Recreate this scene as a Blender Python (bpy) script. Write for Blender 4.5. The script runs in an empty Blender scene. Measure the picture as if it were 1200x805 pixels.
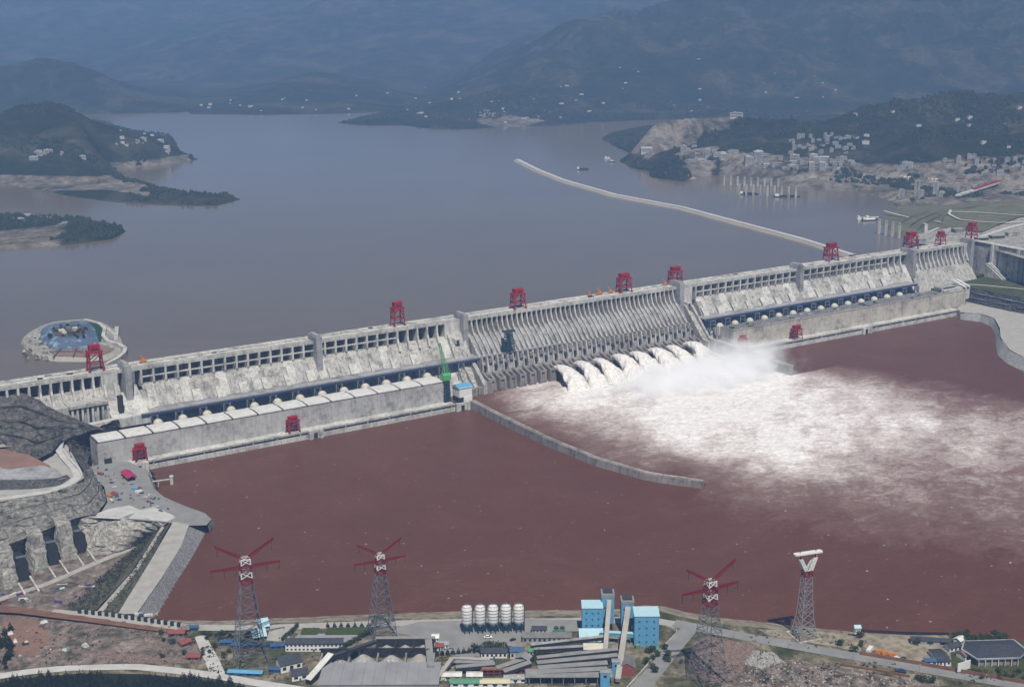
import bpy, math, random
import numpy as np
from mathutils import Vector, Matrix
R = math.radians
rnd = random.Random(7)

# ------------------------------------------------------------------ camera, sky, sun, exposure
scene = bpy.context.scene
CAM = np.array([-1174.886, -1993.149, 654.255])
FW = np.array([0.52215709, 0.81646507, -0.24644832])
RT = np.array([0.84164037, -0.5400073, -0.00579679])
UP = np.array([0.13781677, 0.20439401, 0.9691386])
FOC = 1587.136                      # focal length in pixels of the 1200 px wide photograph
cam_data = bpy.data.cameras.new('camera')
cam_data.sensor_width = 36.0
cam_data.lens = FOC / 1200.0 * 36.0
cam_data.clip_start = 1.0
cam_data.clip_end = 120000.0
camera = bpy.data.objects.new('camera', cam_data)
scene.collection.objects.link(camera)
m = Matrix(((RT[0], UP[0], -FW[0], CAM[0]), (RT[1], UP[1], -FW[1], CAM[1]), (RT[2], UP[2], -FW[2], CAM[2]), (0, 0, 0, 1)))
camera.matrix_world = m
scene.camera = camera

SUN = Vector((-0.21, -0.49, 0.85)).normalized()        # direction towards the sun
world = bpy.data.worlds.new('World')
scene.world = world
world.use_nodes = True
wn = world.node_tree.nodes
sky = wn.new('ShaderNodeTexSky')
sky.sky_type = 'NISHITA'
sky.sun_disc = False
sky.sun_elevation = math.asin(SUN.z)
sky.sun_rotation = math.atan2(SUN.x, SUN.y)
sky.air_density = 0.8
sky.dust_density = 0.3
world.node_tree.links.new(sky.outputs[0], wn['Background'].inputs[0])
wn['Background'].inputs[1].default_value = 0.05
sd = bpy.data.lights.new('sun', 'SUN')
sd.energy = 5.0
sd.angle = R(0.5)
sd.color = (1.0, 0.95, 0.87)
sun = bpy.data.objects.new('sun', sd)
scene.collection.objects.link(sun)
sun.rotation_euler = SUN.to_track_quat('Z', 'Y').to_euler()
sun.location = (0, 0, 3000)
vs = scene.view_settings
vs.view_transform = 'Standard'
vs.look = 'None'
vs.exposure = -0.1
vs.gamma = 1.0
vs.use_curve_mapping = False
cy = scene.cycles
cy.use_denoising = True
cy.max_bounces = 12
cy.diffuse_bounces = 1
cy.glossy_bounces = 2
cy.transmission_bounces = 2
cy.volume_bounces = 10
cy.transparent_max_bounces = 4
cy.sample_clamp_indirect = 4.0

# ------------------------------------------------------------------ measuring helpers (photograph pixel + one known plane -> place in the world, metres)
def ray(x, y):
    return FW + RT * ((x - 600.0) / FOC) - UP * ((y - 402.5) / FOC)
def uz(x, y, z=0.0):
    d = ray(x, y); t = (z - CAM[2]) / d[2]
    return CAM + d * t
def uy(x, y, Y):
    d = ray(x, y); t = (Y - CAM[1]) / d[1]
    return CAM + d * t
def ud(x, y, D):
    d = ray(x, y); t = D / math.hypot(d[0], d[1])
    return CAM + d * t
def xy(pts, z):
    return np.array([uz(a, b, z)[:2] for a, b in pts])

# ------------------------------------------------------------------ noise in numpy
def _hash(ix, iy, s):
    n = (ix * 374761393 + iy * 668265263 + s * 974634177) & 0xffffffff
    n = ((n ^ (n >> 13)) * 1274126177) & 0xffffffff
    return ((n ^ (n >> 16)) & 0xffff) / 65535.0
def vnoise(x, y, s=0):
    x = np.asarray(x, float); y = np.asarray(y, float)
    ix = np.floor(x).astype(np.int64); iy = np.floor(y).astype(np.int64)
    fx = x - ix; fy = y - iy
    fx = fx * fx * (3 - 2 * fx); fy = fy * fy * (3 - 2 * fy)
    a = _hash(ix, iy, s); b = _hash(ix + 1, iy, s); c = _hash(ix, iy + 1, s); d = _hash(ix + 1, iy + 1, s)
    return (a * (1 - fx) + b * fx) * (1 - fy) + (c * (1 - fx) + d * fx) * fy
def fbm(x, y, o=4, s=0):
    v = 0; a = 0.5
    for k in range(o):
        v = v + a * vnoise(x * 2 ** k + 17.3 * k, y * 2 ** k - 9.1 * k, s + k); a *= 0.5
    return v / (1 - 0.5 ** o)
def sstep(a, b, x):
    t = np.clip((x - a) / (b - a), 0, 1)
    return t * t * (3 - 2 * t)
def seg_d(px, py, a, b):
    dx, dy = b[0] - a[0], b[1] - a[1]
    L = dx * dx + dy * dy + 1e-9
    t = np.clip(((px - a[0]) * dx + (py - a[1]) * dy) / L, 0, 1)
    return np.hypot(px - a[0] - t * dx, py - a[1] - t * dy), t
def sdist(px, py, poly):
    """signed distance to a polygon, positive inside"""
    d = np.full(px.shape, 1e9); ins = np.zeros(px.shape, bool)
    n = len(poly)
    for i in range(n):
        a = poly[i]; b = poly[(i + 1) % n]
        d = np.minimum(d, seg_d(px, py, a, b)[0])
        c = (a[1] > py) != (b[1] > py)
        ins ^= c & (px < (b[0] - a[0]) * (py - a[1]) / (b[1] - a[1] + 1e-12) + a[0])
    return np.where(ins, d, -d)

# ------------------------------------------------------------------ mesh builder
class MB:
    def __init__(s):
        s.v = []; s.f = []
    def add(s, vs, fs):
        o = len(s.v); s.v.extend([tuple(float(c) for c in q) for q in vs]); s.f.extend([tuple(i + o for i in q) for q in fs]); return s
    def box(s, x0, x1, y0, y1, z0, z1):
        return s.add([(x0, y0, z0), (x1, y0, z0), (x1, y1, z0), (x0, y1, z0), (x0, y0, z1), (x1, y0, z1), (x1, y1, z1), (x0, y1, z1)],
                     [(3, 2, 1, 0), (4, 5, 6, 7), (0, 1, 5, 4), (1, 2, 6, 5), (2, 3, 7, 6), (3, 0, 4, 7)])
    def frus(s, cx, cy, z0, z1, w0, d0, w1, d1):
        v = []
        for z, w, d in ((z0, w0, d0), (z1, w1, d1)):
            v += [(cx - w / 2, cy - d / 2, z), (cx + w / 2, cy - d / 2, z), (cx + w / 2, cy + d / 2, z), (cx - w / 2, cy + d / 2, z)]
        return s.add(v, [(3, 2, 1, 0), (4, 5, 6, 7), (0, 1, 5, 4), (1, 2, 6, 5), (2, 3, 7, 6), (3, 0, 4, 7)])
    def prism(s, prof, x0, x1):
        """profile of (y,z) points, anticlockwise seen from -x ... extruded along x"""
        n = len(prof)
        v = [(x0, a, b) for a, b in prof] + [(x1, a, b) for a, b in prof]
        f = [tuple(range(n)), tuple(range(2 * n - 1, n - 1, -1))] + [(i, i + n, (i + 1) % n + n, (i + 1) % n) for i in range(n)]
        return s.add(v, f)
    def extr(s, poly, z0, z1):
        """outline of (x,y) extruded upwards"""
        n = len(poly)
        v = [(a, b, z0) for a, b in poly] + [(a, b, z1) for a, b in poly]
        f = [tuple(range(n - 1, -1, -1)), tuple(range(n, 2 * n))] + [(i, (i + 1) % n, (i + 1) % n + n, i + n) for i in range(n)]
        return s.add(v, f)
    def beam(s, a, b, w, h=None):
        h = h or w
        a = Vector(a); b = Vector(b); d = (b - a)
        if d.length < 1e-6: return s
        d.normalize()
        u = d.cross(Vector((0, 0, 1)))
        if u.length < 1e-3: u = Vector((1, 0, 0))
        u.normalize(); t = u.cross(d)
        v = []
        for p in (a, b):
            for i, j in ((-1, -1), (1, -1), (1, 1), (-1, 1)):
                v.append(p + u * (w / 2 * i) + t * (h / 2 * j))
        return s.add(v, [(3, 2, 1, 0), (4, 5, 6, 7), (0, 1, 5, 4), (1, 2, 6, 5), (2, 3, 7, 6), (3, 0, 4, 7)])
    def cyl(s, cx, cy, z0, z1, r0, r1=None, n=14, cap=True):
        r1 = r0 if r1 is None else r1
        v = []
        for z, r in ((z0, r0), (z1, r1)):
            v += [(cx + r * math.cos(2 * math.pi * i / n), cy + r * math.sin(2 * math.pi * i / n), z) for i in range(n)]
        f = [(i, (i + 1) % n, (i + 1) % n + n, i + n) for i in range(n)]
        if cap: f += [tuple(range(n - 1, -1, -1)), tuple(range(n, 2 * n))]
        return s.add(v, f)
    def lathe(s, cx, cy, prof, n=14):
        v = []; k = len(prof)
        for r, z in prof:
            v += [(cx + r * math.cos(2 * math.pi * i / n), cy + r * math.sin(2 * math.pi * i / n), z) for i in range(n)]
        f = []
        for j in range(k - 1):
            f += [(j * n + i, j * n + (i + 1) % n, (j + 1) * n + (i + 1) % n, (j + 1) * n + i) for i in range(n)]
        f += [tuple(range((k - 1) * n, k * n))]
        return s.add(v, f)
    def loft(s, A, B, nu=1, nv=1, amp=0.0, seed=0, bench=0):
        """sheet between two polylines of 3-d points, resampled; amp roughens it like rock"""
        A = resample(A, nu); B = resample(B, nu)
        t = np.linspace(0, 1, nv + 1)[:, None, None]
        G = A[None] * (1 - t) + B[None] * t
        if bench:
            w = t[:, :, 0] * bench; fr = w - np.floor(w)
            wob = (fbm(A[:, 0] / 30, A[:, 1] / 30, 3, seed + 3) - 0.5)[None] * 0.25
            tz = (np.floor(w) + np.clip((fr - 0.34 + wob) / 0.5, 0, 1)) / bench
            tz = np.where(t[:, :, 0] >= 1, 1.0, tz)
            G[..., 2] = A[None, :, 2] * (1 - tz) + B[None, :, 2] * tz
        if amp:
            g = G.reshape(-1, 3)
            n1 = fbm(g[:, 0] / 9 + g[:, 2] / 7, g[:, 1] / 9 - g[:, 2] / 8, 4, seed) - 0.5
            n2 = fbm(g[:, 0] / 9 + g[:, 2] / 6 + 50, g[:, 1] / 9 + g[:, 2] / 9, 4, seed + 5) - 0.5
            n3 = fbm(g[:, 0] / 8 + 90, g[:, 1] / 8 + g[:, 2] / 8, 4, seed + 9) - 0.5
            qz = vnoise(g[:, 0] / 5 + g[:, 2] / 4, g[:, 1] / 5 - g[:, 2] / 5, seed + 2); qz = np.floor(qz * 4) / 4 - 0.4
            n1 = n1 + qz * 0.45; n2 = n2 + qz * 0.45
            if amp > 1.5:
                big = fbm(g[:, 0] / 26 + 3, g[:, 1] / 26 + g[:, 2] / 30, 3, seed + 14) - 0.5
                n1 = n1 + big * 1.5; n2 = n2 + big * 1.5; n3 = n3 + big * 1.6
            w = np.ones(G.shape[:2]); w[0] *= 0.25 if amp < 1.5 else 0.8; w[-1] *= 0.25
            G = G + (np.stack([n1, n2, n3 * 0.6], 1) * amp * 2).reshape(G.shape) * w[..., None]
        n = nu + 1
        f = [(j * n + i, (j + 1) * n + i, (j + 1) * n + i + 1, j * n + i + 1) for j in range(nv) for i in range(nu)]
        return s.add(G.reshape(-1, 3), f)
    def mesh(s, name, smooth=False):
        me = bpy.data.meshes.new(name)
        me.from_pydata(s.v, [], s.f)
        me.validate(); me.update()
        if smooth:
            me.polygons.foreach_set('use_smooth', [True] * len(me.polygons))
        return me
    def build(s, name, mt, parent=None, smooth=False, loc=(0, 0, 0), rz=0.0):
        me = s.mesh(name, smooth)
        return put(name, me, mt, parent, loc, rz)
def resample(P, n):
    P = np.array(P, float)
    if len(P) == 1: return np.repeat(P, n + 1, 0)
    L = np.concatenate([[0], np.cumsum(np.linalg.norm(np.diff(P, axis=0), axis=1))])
    t = np.linspace(0, L[-1], n + 1)
    return np.stack([np.interp(t, L, P[:, k]) for k in range(P.shape[1])], 1)
def put(name, me, mt=None, parent=None, loc=(0, 0, 0), rz=0.0):
    o = bpy.data.objects.new(name, me)
    scene.collection.objects.link(o)
    o.location = loc; o.rotation_euler = (0, 0, rz)
    if parent is not None: o.parent = parent
    if mt is not None and not me.materials: me.materials.append(M[mt])
    return o
def tag(o, label=None, cat=None, group=None, kind=None):
    if label: o['label'] = label
    if cat: o['category'] = cat
    if group: o['group'] = group
    if kind: o['kind'] = kind
    return o
def thing(name, label, cat, loc=(0, 0, 0), rz=0.0, group=None):
    o = bpy.data.objects.new(name, None)
    scene.collection.objects.link(o)
    o.location = loc; o.rotation_euler = (0, 0, rz); o.empty_display_size = 1
    return tag(o, label, cat, group)
def copy_tree(o, parent=None):
    c = o.copy(); scene.collection.objects.link(c); c.parent = parent
    for ch in KIDS.get(o.name, ()):
        copy_tree(ch, c)
    return c
KIDS = {}
def learn(o):
    """remember the parts of a thing so that copy_tree can copy it"""
    for x in scene.objects:
        if x.parent is o:
            KIDS.setdefault(o.name, []).append(x); learn_sub(x)
def learn_sub(o):
    for x in scene.objects:
        if x.parent is o: KIDS.setdefault(o.name, []).append(x)
def grid_mesh(name, X, Y, Z, attrs=None, smooth=True, keep=None):
    ny, nx = X.shape
    v = np.stack([X, Y, Z], -1).reshape(-1, 3)
    i = np.arange(ny * nx).reshape(ny, nx)
    f = np.stack([i[:-1, :-1], i[:-1, 1:], i[1:, 1:], i[1:, :-1]], -1).reshape(-1, 4)
    if keep is not None:
        f = f[keep.ravel()[f].all(1)]
    me = bpy.data.meshes.new(name)
    me.vertices.add(len(v)); me.vertices.foreach_set('co', v.ravel())
    me.loops.add(f.size); me.loops.foreach_set('vertex_index', f.ravel().astype(np.int32))
    me.polygons.add(len(f)); me.polygons.foreach_set('loop_start', np.arange(0, f.size, 4, dtype=np.int32))
    me.polygons.foreach_set('use_smooth', np.full(len(f), smooth))
    me.update(calc_edges=True)
    for k, a in (attrs or {}).items():
        at = me.attributes.new(k, 'FLOAT', 'POINT'); at.data.foreach_set('value', np.asarray(a, np.float32).ravel())
    return me

# ------------------------------------------------------------------ materials
M = {}
class NT:
    def __init__(s, name):
        s.m = bpy.data.materials.new(name); s.m.use_nodes = True
        s.t = s.m.node_tree; s.b = s.t.nodes['Principled BSDF']; s.out = s.t.nodes['Material Output']
    def n(s, t, **k):
        x = s.t.nodes.new(t)
        for a, b in k.items(): setattr(x, a, b)
        return x
    def l(s, a, b): s.t.links.new(a, b)
    def pos(s, sc=(1, 1, 1)):
        g = s.n('ShaderNodeNewGeometry'); mp = s.n('ShaderNodeMapping')
        mp.inputs['Scale'].default_value = sc
        s.l(g.outputs['Position'], mp.inputs['Vector']); return mp.outputs[0]
    def noise(s, vec, scale, detail=5, rough=0.6, dist=0.0):
        x = s.n('ShaderNodeTexNoise'); x.inputs['Scale'].default_value = scale; x.inputs['Detail'].default_value = detail
        x.inputs['Roughness'].default_value = rough; x.inputs['Distortion'].default_value = dist
        s.l(vec, x.inputs['Vector']); return x.outputs['Fac']
    def ramp(s, fac, stops):
        r = s.n('ShaderNodeValToRGB'); e = r.color_ramp.elements
        while len(e) < len(stops): e.new(0.5)
        for q, (p, c) in zip(e, stops): q.position = p; q.color = (*c, 1) if len(c) == 3 else c
        s.l(fac, r.inputs[0]); return r.outputs[0]
    def mix(s, fac, a, b, mode='MIX'):
        x = s.n('ShaderNodeMix'); x.data_type = 'RGBA'; x.blend_type = mode
        for v, i in ((fac, 0), (a, 6), (b, 7)):
            if isinstance(v, (int, float)): x.inputs[i].default_value = v
            elif isinstance(v, tuple): x.inputs[i].default_value = (*v, 1)
            else: s.l(v, x.inputs[i])
        return x.outputs[2]
    def math(s, op, a, b=0.0, clamp=False):
        x = s.n('ShaderNodeMath'); x.operation = op; x.use_clamp = clamp
        for v, i in ((a, 0), (b, 1)):
            if isinstance(v, (int, float)): x.inputs[i].default_value = v
            else: s.l(v, x.inputs[i])
        return x.outputs[0]
    def attr(s, name):
        a = s.n('ShaderNodeAttribute'); a.attribute_name = name; return a.outputs['Fac']
    def bump(s, h, strength=0.5, dist=1.0):
        b = s.n('ShaderNodeBump'); b.inputs['Strength'].default_value = strength; b.inputs['Distance'].default_value = dist
        s.l(h, b.inputs['Height']); s.l(b.outputs[0], s.b.inputs['Normal'])
    def done(s, key, col=None, rough=0.85, spec=0.3, metal=0.0):
        if col is not None:
            if isinstance(col, tuple): s.b.inputs['Base Color'].default_value = (*col, 1)
            else: s.l(col, s.b.inputs['Base Color'])
        s.b.inputs['Roughness'].default_value = rough; s.b.inputs['Specular IOR Level'].default_value = spec
        s.b.inputs['Metallic'].default_value = metal
        M[key] = s.m; return s.m

def plain(key, c, var=0.25, scale=0.15, rough=0.7, c2=None, sc=(1, 1, 1), bump=0.0, detail=5, stops=(0.3, 0.7)):
    t = NT(key); f = t.noise(t.pos(sc), scale, detail)
    c2 = c2 or tuple(x * (1 - var) for x in c)
    col = t.ramp(f, [(stops[0], c2), (stops[1], c)])
    if bump: t.bump(t.noise(t.pos(), scale * 4, 4), bump, 1.0)
    return t.done(key, col, rough)

def concrete(key, c, dark, streak=0.8, spots=0.6):
    """weathered concrete: broad patches, vertical run-off streaks, lift lines"""
    t = NT(key)
    broad = t.noise(t.pos(), 0.035, 6, 0.65)
    st = t.noise(t.pos((1, 1, 0.08)), 0.28, 5, 0.7)
    fine = t.noise(t.pos(), 0.5, 4, 0.7)
    blot = t.noise(t.pos(), 0.11, 5, 0.75)
    broad = t.math('ADD', t.math('MULTIPLY', broad, 0.55), t.math('MULTIPLY', blot, 0.45))
    a = t.ramp(broad, [(0.38, tuple(x * 0.48 for x in c)), (0.5, c), (0.62, tuple(min(1, x * 1.22) for x in c))])
    b = t.mix(t.math('MULTIPLY', t.ramp(st, [(0.48, (0, 0, 0)), (0.68, (1, 1, 1))]), streak), a, dark)
    d = t.mix(t.math('MULTIPLY', t.ramp(fine, [(0.5, (0, 0, 0)), (0.75, (1, 1, 1))]), spots), b, tuple(x * 0.7 for x in c))
    lift = t.n('ShaderNodeTexWave'); lift.bands_direction = 'Z'; lift.inputs['Scale'].default_value = 0.16
    lift.inputs['Distortion'].default_value = 0.6
    t.l(t.pos(), lift.inputs['Vector'])
    e = t.mix(t.math('MULTIPLY', t.ramp(lift.outputs['Fac'], [(0.0, (1, 1, 1)), (0.06, (0, 0, 0))]), 0.3), d, dark)
    t.bump(fine, 0.3, 0.4)
    return t.done(key, e, 0.9, 0.2)

concrete('concrete', (0.45, 0.435, 0.395), (0.11, 0.10, 0.095), 0.9, 0.65)
concrete('concrete_pale', (0.55, 0.54, 0.495), (0.18, 0.17, 0.155), 0.7, 0.5)
concrete('concrete_grey', (0.33, 0.33, 0.33), (0.2, 0.2, 0.21), 0.5, 0.4)
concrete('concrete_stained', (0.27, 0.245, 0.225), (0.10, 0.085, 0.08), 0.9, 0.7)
concrete('concrete_wall', (0.43, 0.42, 0.40), (0.29, 0.275, 0.255), 0.6, 0.3)
concrete('concrete_warm', (0.47, 0.44, 0.37), (0.30, 0.265, 0.22), 0.55, 0.3)
plain('white_roof', (0.72, 0.71, 0.67), 0.3, 0.12)
plain('far_wall', (0.55, 0.54, 0.51), 0.25, 0.05)
plain('far_roof', (0.22, 0.22, 0.23), 0.4, 0.03, c2=(0.36, 0.35, 0.33))
plain('dark_and_shade', (0.03, 0.03, 0.03), 0.3, 0.3)  # near-black; paints shade inside openings and slots, also colours rails, slabs, roof base
plain('cream', (0.60, 0.57, 0.46), 0.2, 0.2)
plain('blue_steel', (0.035, 0.06, 0.16), 0.4, 0.3, 0.5)
plain('grey_steel', (0.16, 0.18, 0.20), 0.3, 0.4, 0.5)
plain('silver_steel', (0.30, 0.31, 0.32), 0.3, 0.4, 0.45)
plain('red_steel', (0.40, 0.008, 0.018), 0.55, 0.35, 0.55)
plain('pylon_red', (0.22, 0.008, 0.018), 0.3, 0.4, 0.5)
plain('white_paint', (0.75, 0.75, 0.73), 0.15, 0.4, 0.5)
plain('green_steel', (0.10, 0.42, 0.13), 0.3, 0.4, 0.5)
plain('teal_steel', (0.02, 0.06, 0.08), 0.3, 0.4, 0.5)
plain('orange_paint', (0.62, 0.22, 0.03), 0.3, 0.4, 0.5)
plain('asphalt', (0.27, 0.265, 0.255), 0.25, 0.06, 0.9, bump=0.1)
plain('road_pale', (0.42, 0.40, 0.36), 0.25, 0.08, 0.9)
plain('road_white', (0.55, 0.54, 0.51), 0.25, 0.08, 0.9)
plain('sand', (0.33, 0.285, 0.21), 0.5, 0.09, 0.95, c2=(0.17, 0.145, 0.10), bump=0.3, detail=9, stops=(0.38, 0.6))
plain('red_earth', (0.27, 0.15, 0.11), 0.4, 0.05, 0.95, c2=(0.17, 0.11, 0.08), bump=0.3)
plain('red_edge', (0.24, 0.12, 0.08), 0.4, 0.1, 0.95)
plain('blue_sheet', (0.12, 0.37, 0.60), 0.35, 0.3, 0.6, c2=(0.10, 0.27, 0.42))
plain('blue_pale', (0.42, 0.62, 0.68), 0.12, 0.3, 0.5)
plain('blue_dark_sheet', (0.045, 0.11, 0.22), 0.3, 0.3, 0.5)
plain('white_wall', (0.78, 0.77, 0.73), 0.15, 0.3, 0.8)
plain('yellow_wall', (0.62, 0.56, 0.38), 0.15, 0.3, 0.8)
plain('brick_wall', (0.28, 0.08, 0.07), 0.3, 0.4, 0.9)
plain('dark_roof', (0.055, 0.06, 0.075), 0.4, 0.3, 0.8)
plain('grey_roof', (0.20, 0.195, 0.185), 0.35, 0.15, 0.9, sc=(1, 1, 1))
plain('grey_shed', (0.30, 0.295, 0.285), 0.3, 0.1, 0.7)
plain('crimson_roof', (0.42, 0.03, 0.10), 0.3, 0.15, 0.6)
plain('green_sheet', (0.12, 0.30, 0.17), 0.25, 0.3, 0.6)
plain('window_glass', (0.02, 0.025, 0.035), 0.2, 0.5, 0.2)
plain('rubber', (0.02, 0.02, 0.02), 0.2, 0.5, 0.8)
plain('car_white', (0.75, 0.75, 0.75), 0.05, 0.5, 0.3)
plain('car_dark', (0.02, 0.022, 0.03), 0.05, 0.5, 0.3)
plain('car_blue', (0.03, 0.06, 0.20), 0.05, 0.5, 0.3)
plain('car_red', (0.35, 0.02, 0.02), 0.05, 0.5, 0.3)
plain('bark', (0.10, 0.075, 0.05), 0.3, 0.8, 0.9)
plain('leaf', (0.045, 0.07, 0.022), 0.5, 0.25, 0.9, c2=(0.018, 0.032, 0.012))
plain('leaf_dark', (0.016, 0.026, 0.011), 0.5, 0.3, 0.9, c2=(0.006, 0.011, 0.005))
plain('lake_leaf', (0.026, 0.038, 0.018), 0.5, 0.02, 0.9, c2=(0.010, 0.017, 0.010))
plain('scrub_leaf', (0.055, 0.055, 0.028), 0.4, 0.4, 0.9, c2=(0.025, 0.027, 0.014))
plain('hedge', (0.06, 0.08, 0.02), 0.4, 0.4, 0.9, c2=(0.03, 0.045, 0.012))
plain('aggregate', (0.40, 0.375, 0.32), 0.3, 0.25, 0.95, bump=0.4)
plain('coal', (0.03, 0.03, 0.032), 0.4, 0.2, 0.9)
plain('grey_yard', (0.31, 0.31, 0.32), 0.25, 0.04, 0.9)
plain('purple_sheet', (0.10, 0.06, 0.22), 0.3, 0.3, 0.7)

def rock(key, c, dark, scale=0.06, moss=None):
    t = NT(key)
    v = t.n('ShaderNodeTexVoronoi'); v.feature = 'DISTANCE_TO_EDGE'; v.inputs['Scale'].default_value = scale * 1.6
    t.l(t.pos((1, 1, 1.4)), v.inputs['Vector'])
    f = t.noise(t.pos((1, 1, 0.8)), scale * 2.2, 9, 0.78, 0.8)
    a = t.ramp(f, [(0.36, dark), (0.5, c), (0.66, tuple(min(1, x * 1.9) for x in c))])
    b = t.mix(t.ramp(v.outputs['Distance'], [(0.0, (0.35, 0.35, 0.35)), (0.09, (0, 0, 0))]), a, tuple(x * 0.6 for x in dark))
    if moss:
        g = t.noise(t.pos(), scale * 0.7, 5, 0.7)
        b = t.mix(t.ramp(g, [(0.54, (0, 0, 0)), (0.64, (1, 1, 1))]), b, moss)
    t.bump(t.math('ADD', f, t.math('MULTIPLY', v.outputs['Distance'], 0.6)), 0.8, 3.0)
    return t.done(key, b, 0.95, 0.1)
rock('rock_dark', (0.095, 0.093, 0.088), (0.022, 0.023, 0.024), 0.10)
rock('rock_hill', (0.105, 0.10, 0.09), (0.014, 0.014, 0.015), 0.045)
rock('rock_grey', (0.24, 0.23, 0.205), (0.09, 0.088, 0.08), 0.06, (0.07, 0.075, 0.045))
rock('rock_pale', (0.33, 0.315, 0.28), (0.13, 0.125, 0.11), 0.06)
rock('riprap', (0.31, 0.31, 0.30), (0.09, 0.09, 0.09), 0.22)
rock('scrub', (0.13, 0.125, 0.09), (0.05, 0.052, 0.032), 0.12, (0.06, 0.07, 0.03))
rock('rubble_pink', (0.27, 0.195, 0.165), (0.15, 0.10, 0.08), 0.2)
rock('rubble_white', (0.50, 0.49, 0.46), (0.22, 0.21, 0.2), 0.3)

def ground_mat(key, stops, scale):
    t = NT(key)
    f = t.noise(t.pos(), scale, 9, 0.68, 0.8); g = t.noise(t.pos(), scale * 7, 6, 0.7)
    a = t.ramp(t.math('ADD', t.math('MULTIPLY', f, 0.75), t.math('MULTIPLY', g, 0.25)), stops)
    t.bump(g, 0.6, 1.5)
    return t.done(key, a, 0.95, 0.1)
ground_mat('near_ground', [(0.34, (0.028, 0.036, 0.014)), (0.45, (0.07, 0.072, 0.035)), (0.52, (0.15, 0.13, 0.085)), (0.58, (0.28, 0.245, 0.18)), (0.68, (0.22, 0.15, 0.11))], 0.02)
ground_mat('bare_ground', [(0.34, (0.035, 0.035, 0.024)), (0.44, (0.10, 0.088, 0.07)), (0.51, (0.19, 0.15, 0.125)), (0.57, (0.24, 0.19, 0.16)), (0.64, (0.38, 0.33, 0.29))], 0.06)
ground_mat('grass_ground', [(0.3, (0.025, 0.035, 0.012)), (0.5, (0.06, 0.07, 0.025)), (0.7, (0.13, 0.12, 0.06))], 0.05)
ground_mat('terrace_grass', [(0.3, (0.07, 0.075, 0.045)), (0.5, (0.13, 0.13, 0.08)), (0.7, (0.20, 0.185, 0.13))], 0.02)

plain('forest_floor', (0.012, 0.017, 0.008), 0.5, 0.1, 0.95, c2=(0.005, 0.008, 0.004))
plain('green_lawn', (0.02, 0.055, 0.022), 0.4, 0.1, 0.95)
plain('blue_sheet_weathered', (0.09, 0.12, 0.18), 0.4, 0.07, 0.6, c2=(0.22, 0.34, 0.40), stops=(0.38, 0.46), detail=8)
# ------------------------------------------------------------------ water
ZR = 75.0                                     # reservoir level; the tailwater below the dam is z = 0
def river_material():
    t = NT('river_water')
    e = t.attr('foam')
    flow = t.n('ShaderNodeMapping'); g = t.n('ShaderNodeNewGeometry')
    t.l(g.outputs['Position'], flow.inputs['Vector'])
    flow.inputs['Rotation'].default_value = (0, 0, R(48)); flow.inputs['Scale'].default_value = (0.75, 1.0, 1.0)
    n1 = t.noise(flow.outputs[0], 0.028, 8, 0.7, 1.0)
    n2 = t.noise(flow.outputs[0], 0.13, 9, 0.75, 0.7)
    n4 = t.noise(t.pos(), 0.45, 5, 0.75, 0.3)
    n = t.math('ADD', t.math('ADD', t.math('MULTIPLY', n1, 0.48), t.math('MULTIPLY', n2, 0.36)), t.math('MULTIPLY', n4, 0.16))
    th = t.math('SUBTRACT', 0.68, t.math('MULTIPLY', e, 0.42))
    k = t.math('DIVIDE', t.math('SUBTRACT', n, th), 0.25, True)
    k = t.math('MULTIPLY', k, t.math('ADD', 0.30, t.math('MULTIPLY', t.math('MULTIPLY', e, e), 0.85)), True)
    brown = t.ramp(t.math('ADD', t.math('MULTIPLY', t.noise(flow.outputs[0], 0.008, 8, 0.7, 1.5), 0.6), t.math('MULTIPLY', t.noise(flow.outputs[0], 0.12, 6, 0.75), 0.4)), [(0.34, (0.092, 0.034, 0.016)), (0.5, (0.108, 0.041, 0.020)), (0.66, (0.134, 0.055, 0.030))])
    fl = t.math('MULTIPLY', t.ramp(t.noise(flow.outputs[0], 0.05, 5, 0.7), [(0.53, (0, 0, 0)), (0.60, (1, 1, 1))]), t.ramp(t.noise(flow.outputs[0], 0.16, 4, 0.7), [(0.64, (0, 0, 0)), (0.68, (1, 1, 1))]))
    k = t.math('MAXIMUM', k, t.math('MULTIPLY', fl, 0.8))
    churn = t.mix(t.math('MULTIPLY', t.math('SUBTRACT', t.math('ADD', e, t.math('MULTIPLY', t.math('SUBTRACT', n, 0.5), 0.9)), 0.20, True), 1.25, True), brown, (0.44, 0.34, 0.30))
    white = t.ramp(n2, [(0.35, (0.66, 0.60, 0.55)), (0.6, (0.92, 0.90, 0.87))])
    t.l(t.mix(k, churn, white), t.b.inputs['Base Color'])
    ro = t.math('ADD', 0.32, t.math('MULTIPLY', k, 0.5), True)
    t.l(ro, t.b.inputs['Roughness'])
    t.b.inputs['Specular IOR Level'].default_value = 0.1
    rip = t.noise(t.pos((1, 1, 1)), 0.22, 6, 0.7)
    t.bump(t.math('ADD', t.math('MULTIPLY', rip, 0.6), t.math('MULTIPLY', t.math('MULTIPLY', n2, e), 3.0)), 0.6, 1.2)
    M['river'] = t.m
river_material()
def lake_material():
    t = NT('lake_water')
    c = t.ramp(t.noise(t.pos((1, 1.6, 1)), 0.0016, 7, 0.65, 0.8), [(0.3, (0.128, 0.100, 0.068)), (0.7, (0.158, 0.124, 0.086))])
    t.l(c, t.b.inputs['Base Color'])
    t.b.inputs['Roughness'].default_value = 0.14
    t.b.inputs['Specular IOR Level'].default_value = 0.3
    t.bump(t.noise(t.pos(), 0.08, 5, 0.7), 0.10, 0.6)
    M['lake'] = t.m
lake_material()

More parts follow.
